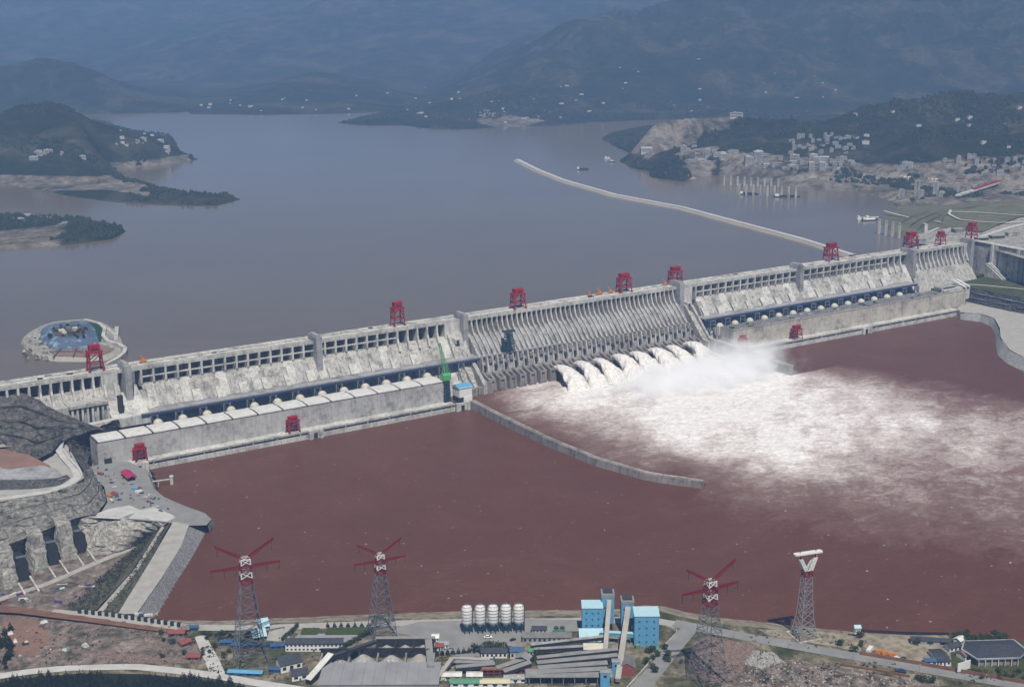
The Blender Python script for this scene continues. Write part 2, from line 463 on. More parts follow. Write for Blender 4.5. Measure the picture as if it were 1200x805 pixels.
core = xy([(648, 452), (668, 470), (700, 486), (790, 500), (860, 520), (930, 528), (1000, 512), (1030, 492), (985, 460), (925, 442), (880, 436), (830, 408), (740, 420)], 0)
mid = xy([(600, 482), (650, 500), (720, 522), (800, 540), (900, 556), (1020, 568), (1200, 560), (1330, 560), (1330, 500), (1190, 482), (1080, 458), (960, 436), (830, 405), (660, 440)], 0)
wide = xy([(556, 470), (600, 470), (640, 510), (720, 540), (826, 560), (850, 590), (960, 630), (1200, 650), (1330, 650), (1330, 500), (1190, 474), (1060, 448), (940, 432), (840, 400), (650, 435)], 0)
gx = np.concatenate([[-9000, -4000, -2000, -1200], np.arange(-980, 1180, 5.0), [1300, 1700, 2500, 4500, 9000]])
gy = np.concatenate([[-12000, -6000, -3000, -1800], np.arange(-1350, -80, 5.0), [-79, -60]])
GX, GY = np.meshgrid(gx, gy)
s1, s2, s3 = sdist(GX, GY, core), sdist(GX, GY, mid), sdist(GX, GY, wide)
warp = (fbm(GX / 60, GY / 60, 4, 3) - 0.5) * 60
e1 = sstep(-150, 60, s1 + warp); e2 = 0.44 * sstep(-150, 150, s2 + warp); e3 = 0.40 * sstep(-220, 170, s3 + warp)
foam = 1 - (1 - e1) * (1 - e2) * (1 - e3)
foam = foam * (0.62 + 0.70 * fbm((GX * 0.67 + GY * 0.74) / 130, (GX * 0.74 - GY * 0.67) / 55, 5, 9))
foam = np.maximum(foam, 0.84 * sstep(-70, 60, s1 + warp))
lee = xy([(553, 474), (585, 490), (640, 516), (700, 540), (760, 557), (826, 567), (790, 600), (680, 690), (500, 760), (-400, 760), (-400, 470), (400, 470)], 0)
foam = foam * sstep(2, -4, sdist(GX, GY, lee))
foam = np.where((GX > 497) & (GY > -296), np.minimum(foam, 0.08), foam)
chop = (fbm(GX / 14, GY / 14, 4, 11) - 0.5) * 5.0 * np.clip(foam - 0.2, 0, 1) ** 1.3
LBANK = xy([(176, 552), (184, 584), (222, 604), (240, 616), (176, 728), (120, 760), (-400, 760), (-400, 470), (100, 495), (140, 540)], 0)
o = put('river', grid_mesh('river', GX, GY, chop, {'foam': foam}, keep=sdist(GX, GY, LBANK) < 0), 'river'); tag(o, kind='structure')
o['label'] = 'red brown tailwater with white foam below the spillway'

# ------------------------------------------------------------------ hills and shores of the reservoir
def ridge(pts, w, p=1.25):
    return [ud(a, b, D) for a, b, D in pts], w, p
LANDS = [
    # outline of the shore (photograph pixels on the water level), plateau height, bank slope, ridges
    dict(o=[(-260, 330), (-80, 303), (0, 293), (40, 290), (90, 286), (130, 280), (147, 271), (140, 264), (90, 257), (0, 252), (-260, 252)], h=9, s=0.5,
         r=[ridge([(-200, 236, 2830), (-60, 240, 2850), (15, 244, 2860), (85, 252, 2830)], 260), ridge([(85, 254, 2830), (104, 254, 2800), (140, 268, 2790)], 130)]),
    dict(o=[(-300, 235), (-60, 222), (0, 215), (30, 220), (58, 225), (82, 230), (130, 237), (175, 240), (225, 241), (255, 241), (281, 234), (268, 229), (240, 229), (195, 223), (165, 213),
            (135, 205), (138, 197), (175, 195), (232, 187), (212, 180), (208, 170), (200, 160), (150, 152), (120, 143), (60, 140), (-300, 140)], h=9, s=0.3,
         r=[ridge([(-250, 120, 5400), (-60, 128, 5400), (0, 133, 5400), (42, 131, 5400), (75, 140, 5350)], 660, 1.0), ridge([(75, 142, 5120), (110, 152, 5050), (140, 164, 4950)], 350, 1.1),
            ridge([(60, 200, 3900), (100, 205, 3800), (150, 212, 3700)], 160), ridge([(190, 225, 3560), (240, 231, 3500), (272, 229, 3480)], 90)]),
    dict(o=[(-300, 137), (0, 136), (120, 134), (214, 132), (228, 130), (228, 90), (-300, 90)], h=20, s=0.2, fade=900,
         r=[ridge([(-250, 60, 8600), (0, 76, 8500), (55, 70, 8500), (110, 76, 8500), (160, 96, 8400), (200, 116, 8200)], 1300, 1.1)]),
    dict(o=[(222, 134), (300, 135), (380, 134), (440, 132), (480, 128), (520, 120), (520, 60), (216, 60), (214, 124)], h=15, s=0.1, fade=900,
         r=[ridge([(235, 126, 7600), (300, 106, 8200), (360, 92, 8600), (480, 82, 9000)], 1500, 1.0)]),
    dict(o=[(392, 144), (425, 147), (470, 147), (500, 151), (545, 152), (600, 149), (650, 148), (690, 144), (760, 141), (880, 137), (1000, 132), (1500, 132), (1500, 80), (500, 80), (470, 126), (430, 136)], h=15, s=0.12, fade=900,
         r=[ridge([(440, 134, 6700), (520, 118, 7200), (600, 90, 8000), (680, 52, 8600), (760, 15, 9200), (850, -8, 9600), (1000, -25, 9900), (1300, -30, 9900)], 2600, 1.0),
            ridge([(600, 130, 6600), (700, 118, 6700), (800, 108, 6600), (900, 95, 6700)], 700), ridge([(900, 95, 6700), (1050, 80, 6600), (1300, 60, 6500)], 1100)]),
    dict(o=[(705, 163), (718, 171), (738, 180), (724, 188), (738, 197), (762, 201), (764, 208), (800, 213), (836, 205), (870, 209), (925, 217), (960, 223), (1005, 224), (1030, 231), (1052, 241), (1120, 246), (1500, 246),
            (1500, 128), (890, 139), (860, 142), (800, 147), (745, 152), (715, 158)], h=17, s=0.3,
         r=[ridge([(930, 156, 5000), (1000, 138, 5150), (1060, 125, 5300), (1140, 116, 5400), (1400, 100, 5500)], 620, 0.95), ridge([(720, 158, 4980), (790, 148, 5150), (860, 143, 5250), (930, 146, 5150)], 170, 1.0),
            ridge([(768, 196, 4350), (790, 188, 4330), (810, 192, 4330)], 90), ridge([(1080, 160, 4800), (1130, 154, 4750), (1300, 145, 4700)], 330, 1.0)]),
]
for L in LANDS: L['p'] = xy(L['o'], ZR)
FAR = [ridge([(-300, -5, 15500), (100, -20, 15500), (260, -30, 15500), (340, -12, 14500), (420, -20, 14000), (500, -40, 13500), (620, -50, 13500), (700, -40, 14500), (1000, -60, 14500), (1500, -70, 14500)], 3800, 0.9)]
def ridge_h(x, y, rd):
    pts, w, p = rd
    h = np.zeros(x.shape)
    for a, b in zip(pts[:-1], pts[1:]):
        d, t = seg_d(x, y, a, b)
        hh = (a[2] * (1 - t) + b[2] * t) - ZR
        h = np.maximum(h, hh * np.clip(1 - d / w, 0, 1) ** p)
    return h
def height(x, y, detail=True):
    x = np.asarray(x, float); y = np.asarray(y, float)
    H = np.full(x.shape, -25.0)
    wob = (fbm(x / 130, y / 130, 4, 21) - 0.5)
    rough = fbm(x / 420, y / 420, 5, 31) - 0.5
    gul = np.abs(fbm(x / 700 + 3, y / 700, 4, 41) - 0.5) * 2
    gul2 = 1 - np.abs(fbm(x / 330 + 7, y / 330, 4, 43) - 0.5) * 4
    for L in LANDS:
        s = sdist(x, y, L['p']) + wob * 22
        pl = np.minimum(s * L['s'], L['h'] * (0.75 + 0.6 * wob + rough * 0.5))
        rh = np.zeros(x.shape)
        for rd in L['r']: rh = np.maximum(rh, ridge_h(x, y, rd))
        rh = rh * (1 + 0.42 * rough + 0.10 * wob + 0.16 * gul2 * np.clip(rh / 150, 0, 1) - 0.34 * gul * np.clip(rh / 120, 0, 1)) * sstep(0, L.get('fade', 130), s)
        H = np.maximum(H, np.where(s > 0, np.maximum(pl, 0.4) + rh, np.maximum(s * 0.35, -25)))
    rf = ridge_h(x, y, FAR[0])
    H = np.maximum(H, np.where(rf > 25, rf * (0.92 + 0.3 * rough), -25))
    return H + ZR
def drop(px, py, t0=2500.0, t1=16000.0):
    """where the line of sight through a pixel of the photograph meets the hills"""
    d = ray(px, py); t = np.arange(t0, t1, 12.0)
    P = CAM[None] + d[None] * t[:, None]
    k = np.nonzero(P[:, 2] < height(P[:, 0], P[:, 1]))[0]
    return P[k[0]] if len(k) else None
bear0 = math.atan2(FW[0], FW[1])
ang = bear0 + np.linspace(R(-29), R(29), 760)
rad = np.concatenate([np.linspace(2150, 6000, 330)[:-1], np.geomspace(6000, 19000, 190)])
AA, RR = np.meshgrid(ang, rad)
TX = CAM[0] + RR * np.sin(AA); TY = CAM[1] + RR * np.cos(AA)
keep_y = TY > 120
TZ = height(TX, TY)
# bare ground, fields and built-up ground on the hills
BARE = [([(-60, 300), (0, 292), (60, 288), (72, 270), (85, 254), (60, 262), (0, 268), (-60, 272)], 85, 0.75), ([(-60, 224), (0, 216), (40, 220), (60, 222), (120, 222), (170, 228), (165, 214), (120, 206), (0, 200), (-60, 200)], 85, 0.95),
        ([(-60, 200), (0, 198), (120, 200), (232, 188), (214, 181), (140, 186), (0, 190)], 84, 0.7), ([(738, 182), (760, 187), (800, 183), (830, 178), (905, 173), (900, 166), (860, 167), (780, 168), (740, 171)], 95, 0.9),
        ([(800, 212), (838, 207), (836, 192), (800, 192)], 84, 1.0), ([(700, 172), (770, 200), (870, 205), (1010, 218), (1040, 200), (1000, 176), (930, 172), (840, 180)], 95, 0.3),
        ([(836, 207), (870, 210), (960, 224), (1010, 227), (1052, 241), (1120, 247), (1260, 247), (1260, 214), (1150, 213), (1060, 211), (1010, 206), (930, 202), (845, 198)], 80, 0.62),
        ([(560, 146), (610, 148), (640, 142), (560, 138)], 85, 0.6), ([(985, 152), (1060, 147), (1064, 140), (1000, 143)], 170, 0.7)]
bare = np.zeros(TX.shape)
bw = (fbm(TX / 90, TY / 90, 4, 51) - 0.5) * 90
for pts, z, a in BARE:
    bare = np.maximum(bare, a * sstep(-25, 25, sdist(TX, TY, xy(pts, z)) + bw))
bare = np.where(np.arange(TX.shape[1])[None, :] < 330, bare * (1 - sstep(14, 26, TZ - ZR)), bare)
def hill_material():
    t = NT('hill_side')
    b = t.attr('bare')
    f = t.noise(t.pos(), 0.006, 8, 0.7, 0.5); g = t.noise(t.pos(), 0.035, 6, 0.75)
    n = t.math('ADD', t.math('MULTIPLY', f, 0.6), t.math('MULTIPLY', g, 0.4))
    wood = t.ramp(n, [(0.34, (0.010, 0.016, 0.009)), (0.50, (0.018, 0.026, 0.013)), (0.58, (0.036, 0.038, 0.024)), (0.68, (0.085, 0.072, 0.05))])
    earth = t.ramp(n, [(0.40, (0.04, 0.042, 0.03)), (0.5, (0.15, 0.132, 0.105)), (0.62, (0.31, 0.275, 0.225))])
    k = t.math('DIVIDE', t.math('SUBTRACT', t.math('ADD', b, t.math('MULTIPLY', t.math('SUBTRACT', g, 0.5), 0.8)), 0.35), 0.3, True)
    pt = t.ramp(t.noise(t.pos(), 0.0022, 7, 0.7, 1.0), [(0.50, (0, 0, 0)), (0.60, (1, 1, 1))])
    wood = t.mix(t.math('MULTIPLY', pt, 0.5), wood, t.ramp(g, [(0.4, (0.05, 0.052, 0.032)), (0.6, (0.11, 0.098, 0.07))]))
    t.bump(t.math('ADD', f, g), 0.5, 12.0)
    t.done('hill', t.mix(k, wood, earth), 0.95, 0.1)
hill_material()
o = put('hills', grid_mesh('hills', TX, TY, TZ, {'bare': bare}, smooth=False, keep=(TY > 120) & ((TX < 1290) | (TY > 190))), 'hill'); tag(o, kind='structure')
o['label'] = 'wooded hills and bare shores around the reservoir'

lx = np.array([-26000, -6000, -2500, -1500, -500, 500, 1310, 1500, 3000, 6000, 14000, 40000.0])
mb = MB(); mb.extr([(-26000, 19), (1318, 19), (1318, 60), (40000, 60), (40000, 40000), (-26000, 40000)], ZR - 60, ZR)
o = mb.build('reservoir', 'lake'); tag(o, kind='structure'); o['label'] = 'grey reservoir water above the dam'

# ------------------------------------------------------------------ haze: one box of even pale air round the whole place
def haze_box(dens, col):
    mt = bpy.data.materials.new('haze_air'); mt.use_nodes = True
    nt = mt.node_tree
    for n in list(nt.nodes):
        if n.type != 'OUTPUT_MATERIAL': nt.nodes.remove(n)
    pv = nt.nodes.new('ShaderNodeVolumePrincipled')
    pv.inputs['Color'].default_value = (*col, 1); pv.inputs['Density'].default_value = dens; pv.inputs['Anisotropy'].default_value = -0.25
    nt.links.new(pv.outputs[0], nt.nodes['Material Output'].inputs['Volume'])
    M['haze'] = mt
    b = MB(); b.box(-27000, 41000, -13000, 41000, -60, HAZE_TOP)
    o = b.build('haze', 'haze'); tag(o, 'pale blue haze over the reservoir and hills', None, None, 'stuff')
HAZE_TOP = 1350.0
haze_box(0.000055, (0.32, 0.55, 1.0))
# ------------------------------------------------------------------ the dam: one thing with its parts
dam = thing('concrete_dam', 'long pale concrete gravity dam crossing the brown river', 'dam')
BAY = 19.15
XL0, XR0 = -579.9, 515.8                      # first column of the left and right power sections
TOWERS = [-604, -289, -12, 471, 787, 1116, 1311]
# crest deck in segments between the towers, with parapets, rails and small slabs on top
segs = [(-1120, -604), (-604, -289), (-289, -12), (-12, 471), (471, 787), (787, 1116), (1116, 1311)]
for a, b in segs:
    d = MB(); d.box(a + 0.4, b - 0.4, -15, 20, 111, 115.2)
    deck = d.build('crest_deck', 'concrete_pale', dam)
    p = MB()
    for y0, y1 in ((-15.35, -14.6), (19.6, 20.3)):
        p.box(a + 0.4, b - 0.4, y0, y1, 113.6, 116.5)
    p.build('parapet', 'concrete_pale', deck)
    p = MB()
    for y in (-8.5, 9.0):
        p.box(a + 1, b - 1, y - 0.5, y + 0.5, 115.2, 115.5)
    p.build('crane_rail', 'dark_and_shade', deck)
    x = a + 12
    while x < b - 20:
        w = rnd.uniform(6, 16)
        p = MB(); y = rnd.choice((-1, 3, 13)); p.box(x, x + w, y, y + rnd.uniform(2.5, 5), 115.2, 115.2 + rnd.uniform(0.3, 1.8))
        p.build('crest_slab', rnd.choice(('concrete_grey', 'white_roof', 'concrete_pale', 'dark_and_shade', 'concrete')), deck)
        x += w + rnd.uniform(5, 22)
# towers
for i, x in enumerate(TOWERS):
    t = MB()
    big = i in (5, 2)
    if i == 5:
        t.box(x - 6, x - 1.2, -34, 4, 60, 124); t.box(x + 1.6, x + 6, -32, 4, 62, 122); t.box(x - 1.2, x + 1.6, -28, 2, 60, 123)
    else:
        t.box(x - 5, x + 5, -27 if i != 0 else -30, 6, 62, 124)
        t.box(x - 3.6, x + 3.6, -24, 3, 124, 126.5)
    t.build('lift_tower', 'concrete_grey', dam)
# solid blocks of the crest
for x0, x1 in ((-641, -617), (-48, -17.5), (476.5, 506), (1296, 1305)):
    b = MB(); b.prism([(-15.6, 110.8), (11, 110.8), (11, 80), (-15.6, 64)], x0, x1); b.build('crest_block', 'concrete_pale', dam)
# one monolith: upstream wall, recess deepened for shade under the crest, sloping downstream face
def monolith(w, top=88.0, foot=-20.0):
    m = MB(); g = 0.35
    yb = -12 - 0.72 * top
    m.prism([(20, foot), (yb, foot), (yb, 0), (-12, top), (12, top - 3), (12, 110.9), (20, 110.9)], g / 2, w - g / 2)
    return m
mono_me = monolith(BAY).mesh('monolith'); mono_me.materials.append(M['concrete'])
mono_b = monolith(BAY).mesh('monolith'); mono_b.materials.append(M['concrete_pale'])
col = MB(); col.prism([(-15, 110.9), (-15, 90), (-12.5, 84), (11.9, 84), (11.9, 110.9)], -1.5, 1.5); col_me = col.mesh('column'); col_me.materials.append(M['concrete_pale'])  # runs back to the recess wall to block light and darken the bays
colb = MB(); colb.prism([(-15, 110.9), (-15.5, 98), (-24, 78), (-17, 78), (11.9, 86), (11.9, 110.9)], -1.6, 1.6); colb_me = colb.mesh('column'); colb_me.materials.append(M['concrete_pale'])  # also carried full depth to keep light out of the recess
bm = MB(); bm.box(1.5, BAY - 1.5, -14, -12.2, 98.5, 100.5); beam_me = bm.mesh('cross_beam'); beam_me.materials.append(M['concrete_pale'])
# penstock bulge running down the face, and the domed casing at its foot
def penstock():
    m = MB(); n = 9
    pts = [(-17.5, 80.5), (-36, 54.5), (-58, 24)]
    rr = [5.2, 6.2, 6.4]
    v = []
    for (y, z), r in zip(pts, rr):
        for i in range(n):
            a = math.pi * i / (n - 1)
            v.append((-r * math.cos(a), y - 0.81 * (r * math.sin(a) * 0.42 - 0.8), z + 0.58 * (r * math.sin(a) * 0.42 - 0.8)))
    f = [(j * n + i, j * n + i + 1, (j + 1) * n + i + 1, (j + 1) * n + i) for j in range(2) for i in range(n - 1)] + [tuple(range(n))]
    m.add(v, f)
    return m
pen_me = penstock().mesh('penstock', True); pen_me.materials.append(M['concrete_pale'])
blk = MB(); blk.prism([(-27.5, 71), (-30.5, 71.5), (-41.5, 56.5), (-40.5, 54.5)], -6.8, 6.8); blk_me = blk.mesh('anchor_block'); blk_me.materials.append(M['concrete_pale'])
def dome():
    m = MB()
    m.lathe(0, 0, [(7.4, 0), (7.4, 43)] + [(7.4 * math.cos(a), 43 + 7.6 * math.sin(a)) for a in np.linspace(0.2, 1.45, 6)], 18)
    return m
dome_me = dome().mesh('penstock_casing', True); dome_me.materials.append(M['cream'])
rib = MB()
for i in range(5):
    a = math.pi * (1.15 + 0.18 * i)
    x, y = 7.5 * math.cos(a), 7.5 * math.sin(a)
    rib.beam((x, y, 20), (x, y, 45), 0.5)
rib_me = rib.mesh('casing_rib'); rib_me.materials.append(M['grey_steel'])
def power_section(x_first, n0, n1, skip_beam, dome_n, right=False):
    for n in range(n0, n1):
        x = x_first + n * BAY
        me = mono_me if (n * 7 + (3 if right else 0)) % 3 else mono_b
        put('monolith', me, None, dam, (x, 0, 0))
        tower = min(abs(x - t) for t in TOWERS) < 7
        if not tower:
            put('column', colb_me if n in skip_beam else col_me, None, dam, (x, 0, 0))
        if n not in skip_beam: put('cross_beam', beam_me, None, dam, (x, 0, 0))
    for k in dome_n:
        x = x_first + k * BAY
        put('penstock', pen_me, None, dam, (x, 0, 0))
        if (k // 2) % 2 == 0 or rnd.random() < 0.55: put('anchor_block', blk_me, None, dam, (x + BAY * 0.1, 0, rnd.uniform(-1, 1)))
        c = put('penstock_casing', dome_me, None, dam, (x, -81, 0))
        put('casing_rib', rib_me, None, c)
power_section(XL0, 0, 28, (23, 24, 25, 26, 27), [0 + 2 * k for k in range(13)][:13])
power_section(XR0, 0, 31, (28, 29, 30), [0.3 + 2 * k for k in range(14)], True)
# plain sections beyond the power stations
def plain_section(x0, x1, w, top, cols=True):
    me = monolith(w, top).mesh('monolith'); me.materials.append(M['concrete'])
    x = x0
    while x + w <= x1 + 0.1:
        put('monolith', me, None, dam, (x, 0, 0))
        if cols: put('column', colb_me, None, dam, (x + w / 2, 0, 0))
        x += w
plain_section(-1110, -604, 15.5, 92)
plain_section(-604 + 5, -580 + 0.2, 12.1, 88, False)
plain_section(-44, -12, 16, 100, False)
plain_section(1116, 1311, 13.9, 86)
# ------------------------------------------------------------------ spillway: piers, chutes and flip buckets
pier = MB(); pier.prism([(-2, 110.9), (-15.2, 110.9), (-15.2, 105), (-18.6, 94), (-24, 87), (-58.6, 55), (-66.6, 55.5), (-71.6, 31), (-72, -5), (-2, -5)], -1.5, 1.5)
pier_me = pier.mesh('pier'); pier_me.materials.append(M['concrete'])
def chute(flip):
    c = MB()
    prof = [(12, 110.9), (9, 88), (-6, 87.5), (-20, 84), (-36, 72.5), (-47, 57), (-55, 47), (-61, 43), (-64, 44)]
    prof += [(-64, 30), (-63, -5), (20, -5), (20, 110.9)] if flip else [(-66.5, 44), (-70, 30), (-70, -5), (20, -5), (20, 110.9)]
    c.prism(prof, 1.5, 9.0)
    return c
ch_me = [chute(True).mesh('chute'), chute(False).mesh('chute')]
for q in ch_me: q.materials.append(M['concrete_grey'])
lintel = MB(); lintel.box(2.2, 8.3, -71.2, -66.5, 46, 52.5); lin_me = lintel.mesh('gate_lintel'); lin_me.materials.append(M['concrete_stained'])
gate = MB(); gate.box(3.4, 7.2, -69.9, -65, 34, 41); outlet_shade_me = gate.mesh('outlet_shade'); outlet_shade_me.materials.append(M['dark_and_shade'])  # dark box painted as the shade in an outlet hole
for k in range(0, 46):
    x = 10.5 * k - 4
    if x > 466: break
    put('pier', pier_me, None, dam, (x, 0, 0))
    c = put('chute', ch_me[k % 2], None, dam, (x, 0, 0))
    if k % 2: put('gate_lintel', lin_me, None, c)
    else: put('outlet_shade', outlet_shade_me, None, c)
def bucket():
    b = MB()
    for s in (-1, 1):
        x0, x1 = (3.4, 6.9) if s > 0 else (-6.9, -3.4)
        b.prism([(-70, 33), (-72, 30), (-94, 23.5), (-94.6, 4), (-90, -12), (-70, -12)], x0, x1)
    b.prism([(-70, 26), (-92.6, 15.5), (-93, 4), (-90, -12), (-70, -12)], -3.4, 3.4)
    b.prism([(-91.8, 23.9), (-94, 23.4), (-94.2, 19.5), (-91.8, 19.5)], -3.4, 3.4)
    b.prism([(-70, 30), (-78, 27.8), (-78, 24), (-70, 24)], -3.4, 3.4)
    return b
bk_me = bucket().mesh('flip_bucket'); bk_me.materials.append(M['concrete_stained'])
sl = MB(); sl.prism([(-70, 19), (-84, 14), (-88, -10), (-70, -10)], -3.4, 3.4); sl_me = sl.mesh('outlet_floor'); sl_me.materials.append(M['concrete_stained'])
for k in range(23):
    x = 3.5 + 21 * k - 4
    put('flip_bucket', bk_me, None, dam, (x, 0, 0))
    put('outlet_floor', sl_me, None, dam, (x + 10.5, 0, 0))
# sloping side walls at both ends of the spillway
for x0, x1, prof in ((-34, -28, [(-30, 58), (-36, 58), (-90, 14), (-90, -8), (-30, -8)]), (-20, -13, [(-30, 66), (-38, 64), (-97, 17), (-97, -8), (-30, -8)]),
                     (476.5, 481, [(-14, 84), (-30, 80), (-84, 25), (-100, 24), (-100, -8), (-14, -8)]), (493, 497.5, [(-14, 82), (-30, 78), (-82, 26), (-100, 24), (-100, -8), (-14, -8)]),
                     (481.5, 492.5, [(-14, 72), (-34, 66), (-80, 22), (-80, -8), (-14, -8)])):
    b = MB(); b.prism(prof, x0, x1); b.build('side_wall', 'concrete', dam)
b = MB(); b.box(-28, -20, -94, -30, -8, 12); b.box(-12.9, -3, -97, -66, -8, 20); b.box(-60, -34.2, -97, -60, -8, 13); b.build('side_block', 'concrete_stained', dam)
# upper gate houses near the spillway ends, doorways painted dark as shade
for x in (484, -33):
    b = MB(); b.box(x - 4, x + 5, -34, -15.8, 78, 86); h = b.build('gate_house', 'concrete_pale', dam)
    b = MB(); b.box(x - 2.6, x + 2.6, -34.3, -33.9, 78.5, 84); b.build('doorway_shade', 'dark_and_shade', h)
# wing block with tall ribs under the left end of the crest
b = MB(); b.box(-800, -642, -42, -13, 45, 78); b.box(-700, -642, -48, -13, 76, 80)
b.build('wing_block', 'concrete', dam)
for i in range(8):
    b = MB(); x = -696 + i * 7.4; b.box(x, x + 3, -46, -42, 40, 78); b.build('wing_rib', 'concrete_pale', dam)
for i in range(3):
    b = MB(); b.box(-684 + i * 14.8, -680.6 + i * 14.8, -42.4, -41.9, 46, 76); b.build('wing_slot_shade', 'dark_and_shade', dam)  # dark strips painted as shade of the slots
b = MB(); b.prism([(-13, 80), (-60, 54), (-60, 40), (-13, 40)], -641, -585); b.build('apron_block', 'concrete_pale', dam)
b = MB(); b.box(-628, -621, -52, -45, 60, 86); b.build('apron_slot_shade', 'dark_and_shade', dam)  # dark box painted as shade of a slot

# ------------------------------------------------------------------ construction trestles on steel towers
def trestle(x0, x1, step, z, label, deck_mat, steel, portal):
    t = thing('trestle_bridge', label, 'bridge', (x0, -50, 0))
    L = x1 - x0
    d = MB(); d.box(0, L, -12, 12, z - 1.2, z); deck = d.build('deck', deck_mat, t)
    p = MB(); p.box(0, L, -12.4, -11.9, z, z + 1.3); p.box(0, L, 11.9, 12.4, z, z + 1.1); p.build('guard_rail', 'silver_steel', deck)
    g = MB()
    for y in (-11, -4, 4, 11): g.box(0, L, y - 0.6, y + 0.6, z - 4.6, z - 1.2)
    g.build('girder', steel, t)
    b = MB()
    for y in (-11, 11):
        for s in (-5.5, 5.5): b.beam((s, y, 0), (s, y, z - 4.6), 1.0)
        for s in (-1, 1):
            b.beam((s * 5.5, y, 26), (-s * 5.5, y, z - 4.6), 0.6); b.beam((s * 5.5, y, 4), (-s * 5.5, y, 26), 0.6)
        b.beam((-5.5, y, 26), (5.5, y, 26), 0.7); b.beam((-5.5, y, z - 5), (5.5, y, z - 5), 0.8)
    for s in (-5.5, 5.5): b.beam((s, -11, 26), (s, 11, z - 5), 0.6); b.beam((s, 11, 4), (s, -11, 26), 0.6)
    me = b.mesh('steel_tower'); me.materials.append(M['silver_steel' if not portal else 'blue_steel'])
    q = MB()
    for s in (-6, 6): q.beam((s, -13, 20), (s, -13, z - 5.5), 0.9)
    q.beam((-6, -13, z - 5.5), (6, -13, z - 5.5), 1.1); q.beam((-6, -13, z - 12), (6, -13, z - 12), 0.6)
    pm = q.mesh('portal_frame'); pm.materials.append(M['silver_steel'])
    x = step / 2
    while x < L:
        put('steel_tower', me, None, t, (x, 0, 0))
        if portal: put('portal_frame', pm, None, t, (x, 0, 0))
        x += step
    return t
trestle(-598, 165, 2 * BAY, 55.5, 'grey steel trestle bridge across the dam face behind the white roofed powerhouse', 'concrete_grey', 'blue_steel', False)
trestle(500, 1096, 2 * BAY, 56.5, 'blue steel trestle bridge across the dam face behind the grey roofed powerhouse', 'concrete_grey', 'blue_steel', True)

# ------------------------------------------------------------------ powerhouses
def powerhouse(x0, x1, label, wall, roof, gaps, chamfer):
    h = thing('powerhouse', label, 'powerhouse', (x0, -135, 12))
    L = x1 - x0; W = 37.0; Hh = 34.5
    core_b = MB(); core_b.box(0.6, L - 0.6, 0.6, W - 0.4, -8, Hh); core_b.build('inner_wall', wall, h)
    unit = 2 * BAY; n = int(L / unit)
    w = L / n
    e = MB(); e.box(0.05, w - 0.22, 0, 0.62, 0, Hh); em = e.mesh('wall_panel'); em.materials.append(M[wall])
    e = MB(); e.box(0.05, w - 0.22, 0, 0.62, 9.8, Hh); ed = e.mesh('wall_panel'); ed.materials.append(M[wall])
    for i in range(n):
        put('wall_panel', em if not (i == 0 and gaps) else ed, None, h, (i * w, 0, 0))
    if gaps:
        e = MB(); e.box(0.05, 8, 0, 0.62, 0, 9.75); e.build('wall_panel', wall, h); e = MB(); e.box(19, w - 0.22, 0, 0.62, 0, 9.75); e.build('wall_panel', wall, h)
        e = MB(); e.box(8, 19, 0.3, 0.62, 0, 9.4); e.build('doorway_shade', 'dark_and_shade', h)  # dark panel painted as the shade within the doorway
    for s, x in ((0, -0.05), (1, L - 0.55)):
        e = MB(); e.box(x, x + 0.6, 0.02, W, 0, Hh); e.build('end_wall', wall, h)
    rb = MB(); rb.box(0, L, -0.3, W + 0.3, Hh, Hh + 1.0); rf = rb.build('roof', 'grey_roof' if not gaps else 'dark_and_shade', h)
    for i in range(n if gaps else 0):
        r = MB(); r.prism([(-0.5, Hh + 1.0), (-0.5, Hh + 2.2), (W * 0.5, Hh + 3.4), (W + 0.5, Hh + 2.2), (W + 0.5, Hh + 1.0)], i * w + 1.6, (i + 1) * w - 1.6)
        r.build('roof_panel', roof, rf)
    if not gaps:
        for i in range(n):
            for q in range(3):
                r = MB(); a = i * w + rnd.uniform(2, 30); r.box(a, a + rnd.uniform(3, 14), 4 + 10 * q, 4 + 10 * q + rnd.uniform(2, 7), Hh + 1.0, Hh + 1.0 + rnd.uniform(0.6, 2.6)); r.build('roof_unit', rnd.choice(('grey_roof', 'concrete_grey', 'dark_roof')), rf)
        r = MB(); r.box(0, L, -0.3, 0.9, Hh + 1, Hh + 2.4); r.build('roof_parapet', wall, rf)
    if chamfer:
        c = MB(); c.extr([(L, 0.4), (L + 6, 5), (L + 6, W - 6), (L, W)], 0, Hh - 1); c.build('end_bay', 'concrete_grey', h)
    # tailrace deck
    a0 = 34 if gaps else 22
    b0 = 10 if chamfer else -40
    d = MB(); d.box(a0, L + b0, -19, 0, -0.8, 1.0); dk = d.build('tailrace_deck', 'concrete_pale', h)
    d = MB(); d.box(a0, L + b0, -19.3, -18.6, 1.0, 2.1); d.build('parapet', 'concrete_pale', dk)
    d = MB(); d.box(a0, L + b0, -13, 0, -24, -0.8); d.box(a0, L + b0, -18.2, -13, -24, -5.0); d.build('tailrace_wall', 'concrete_pale', h)
    i = 0
    step = 2 * BAY
    while a0 + i * step < L + b0 - 6:
        x = a0 + i * step
        d = MB(); d.box(x, x + 1.6, -18.5, -12, -24, -0.8); d.build('draft_pier', 'concrete_pale', h)
        i += 1
    return h
PHL = powerhouse(-686.5, -119.5, 'grey powerhouse with white panelled roof beside the parking yard', 'concrete_wall', 'white_roof', True, True)
PHR = powerhouse(508.7, 1163.5, 'pale powerhouse with dark grey roof below the far end of the dam', 'concrete_warm', 'grey_roof', False, False)
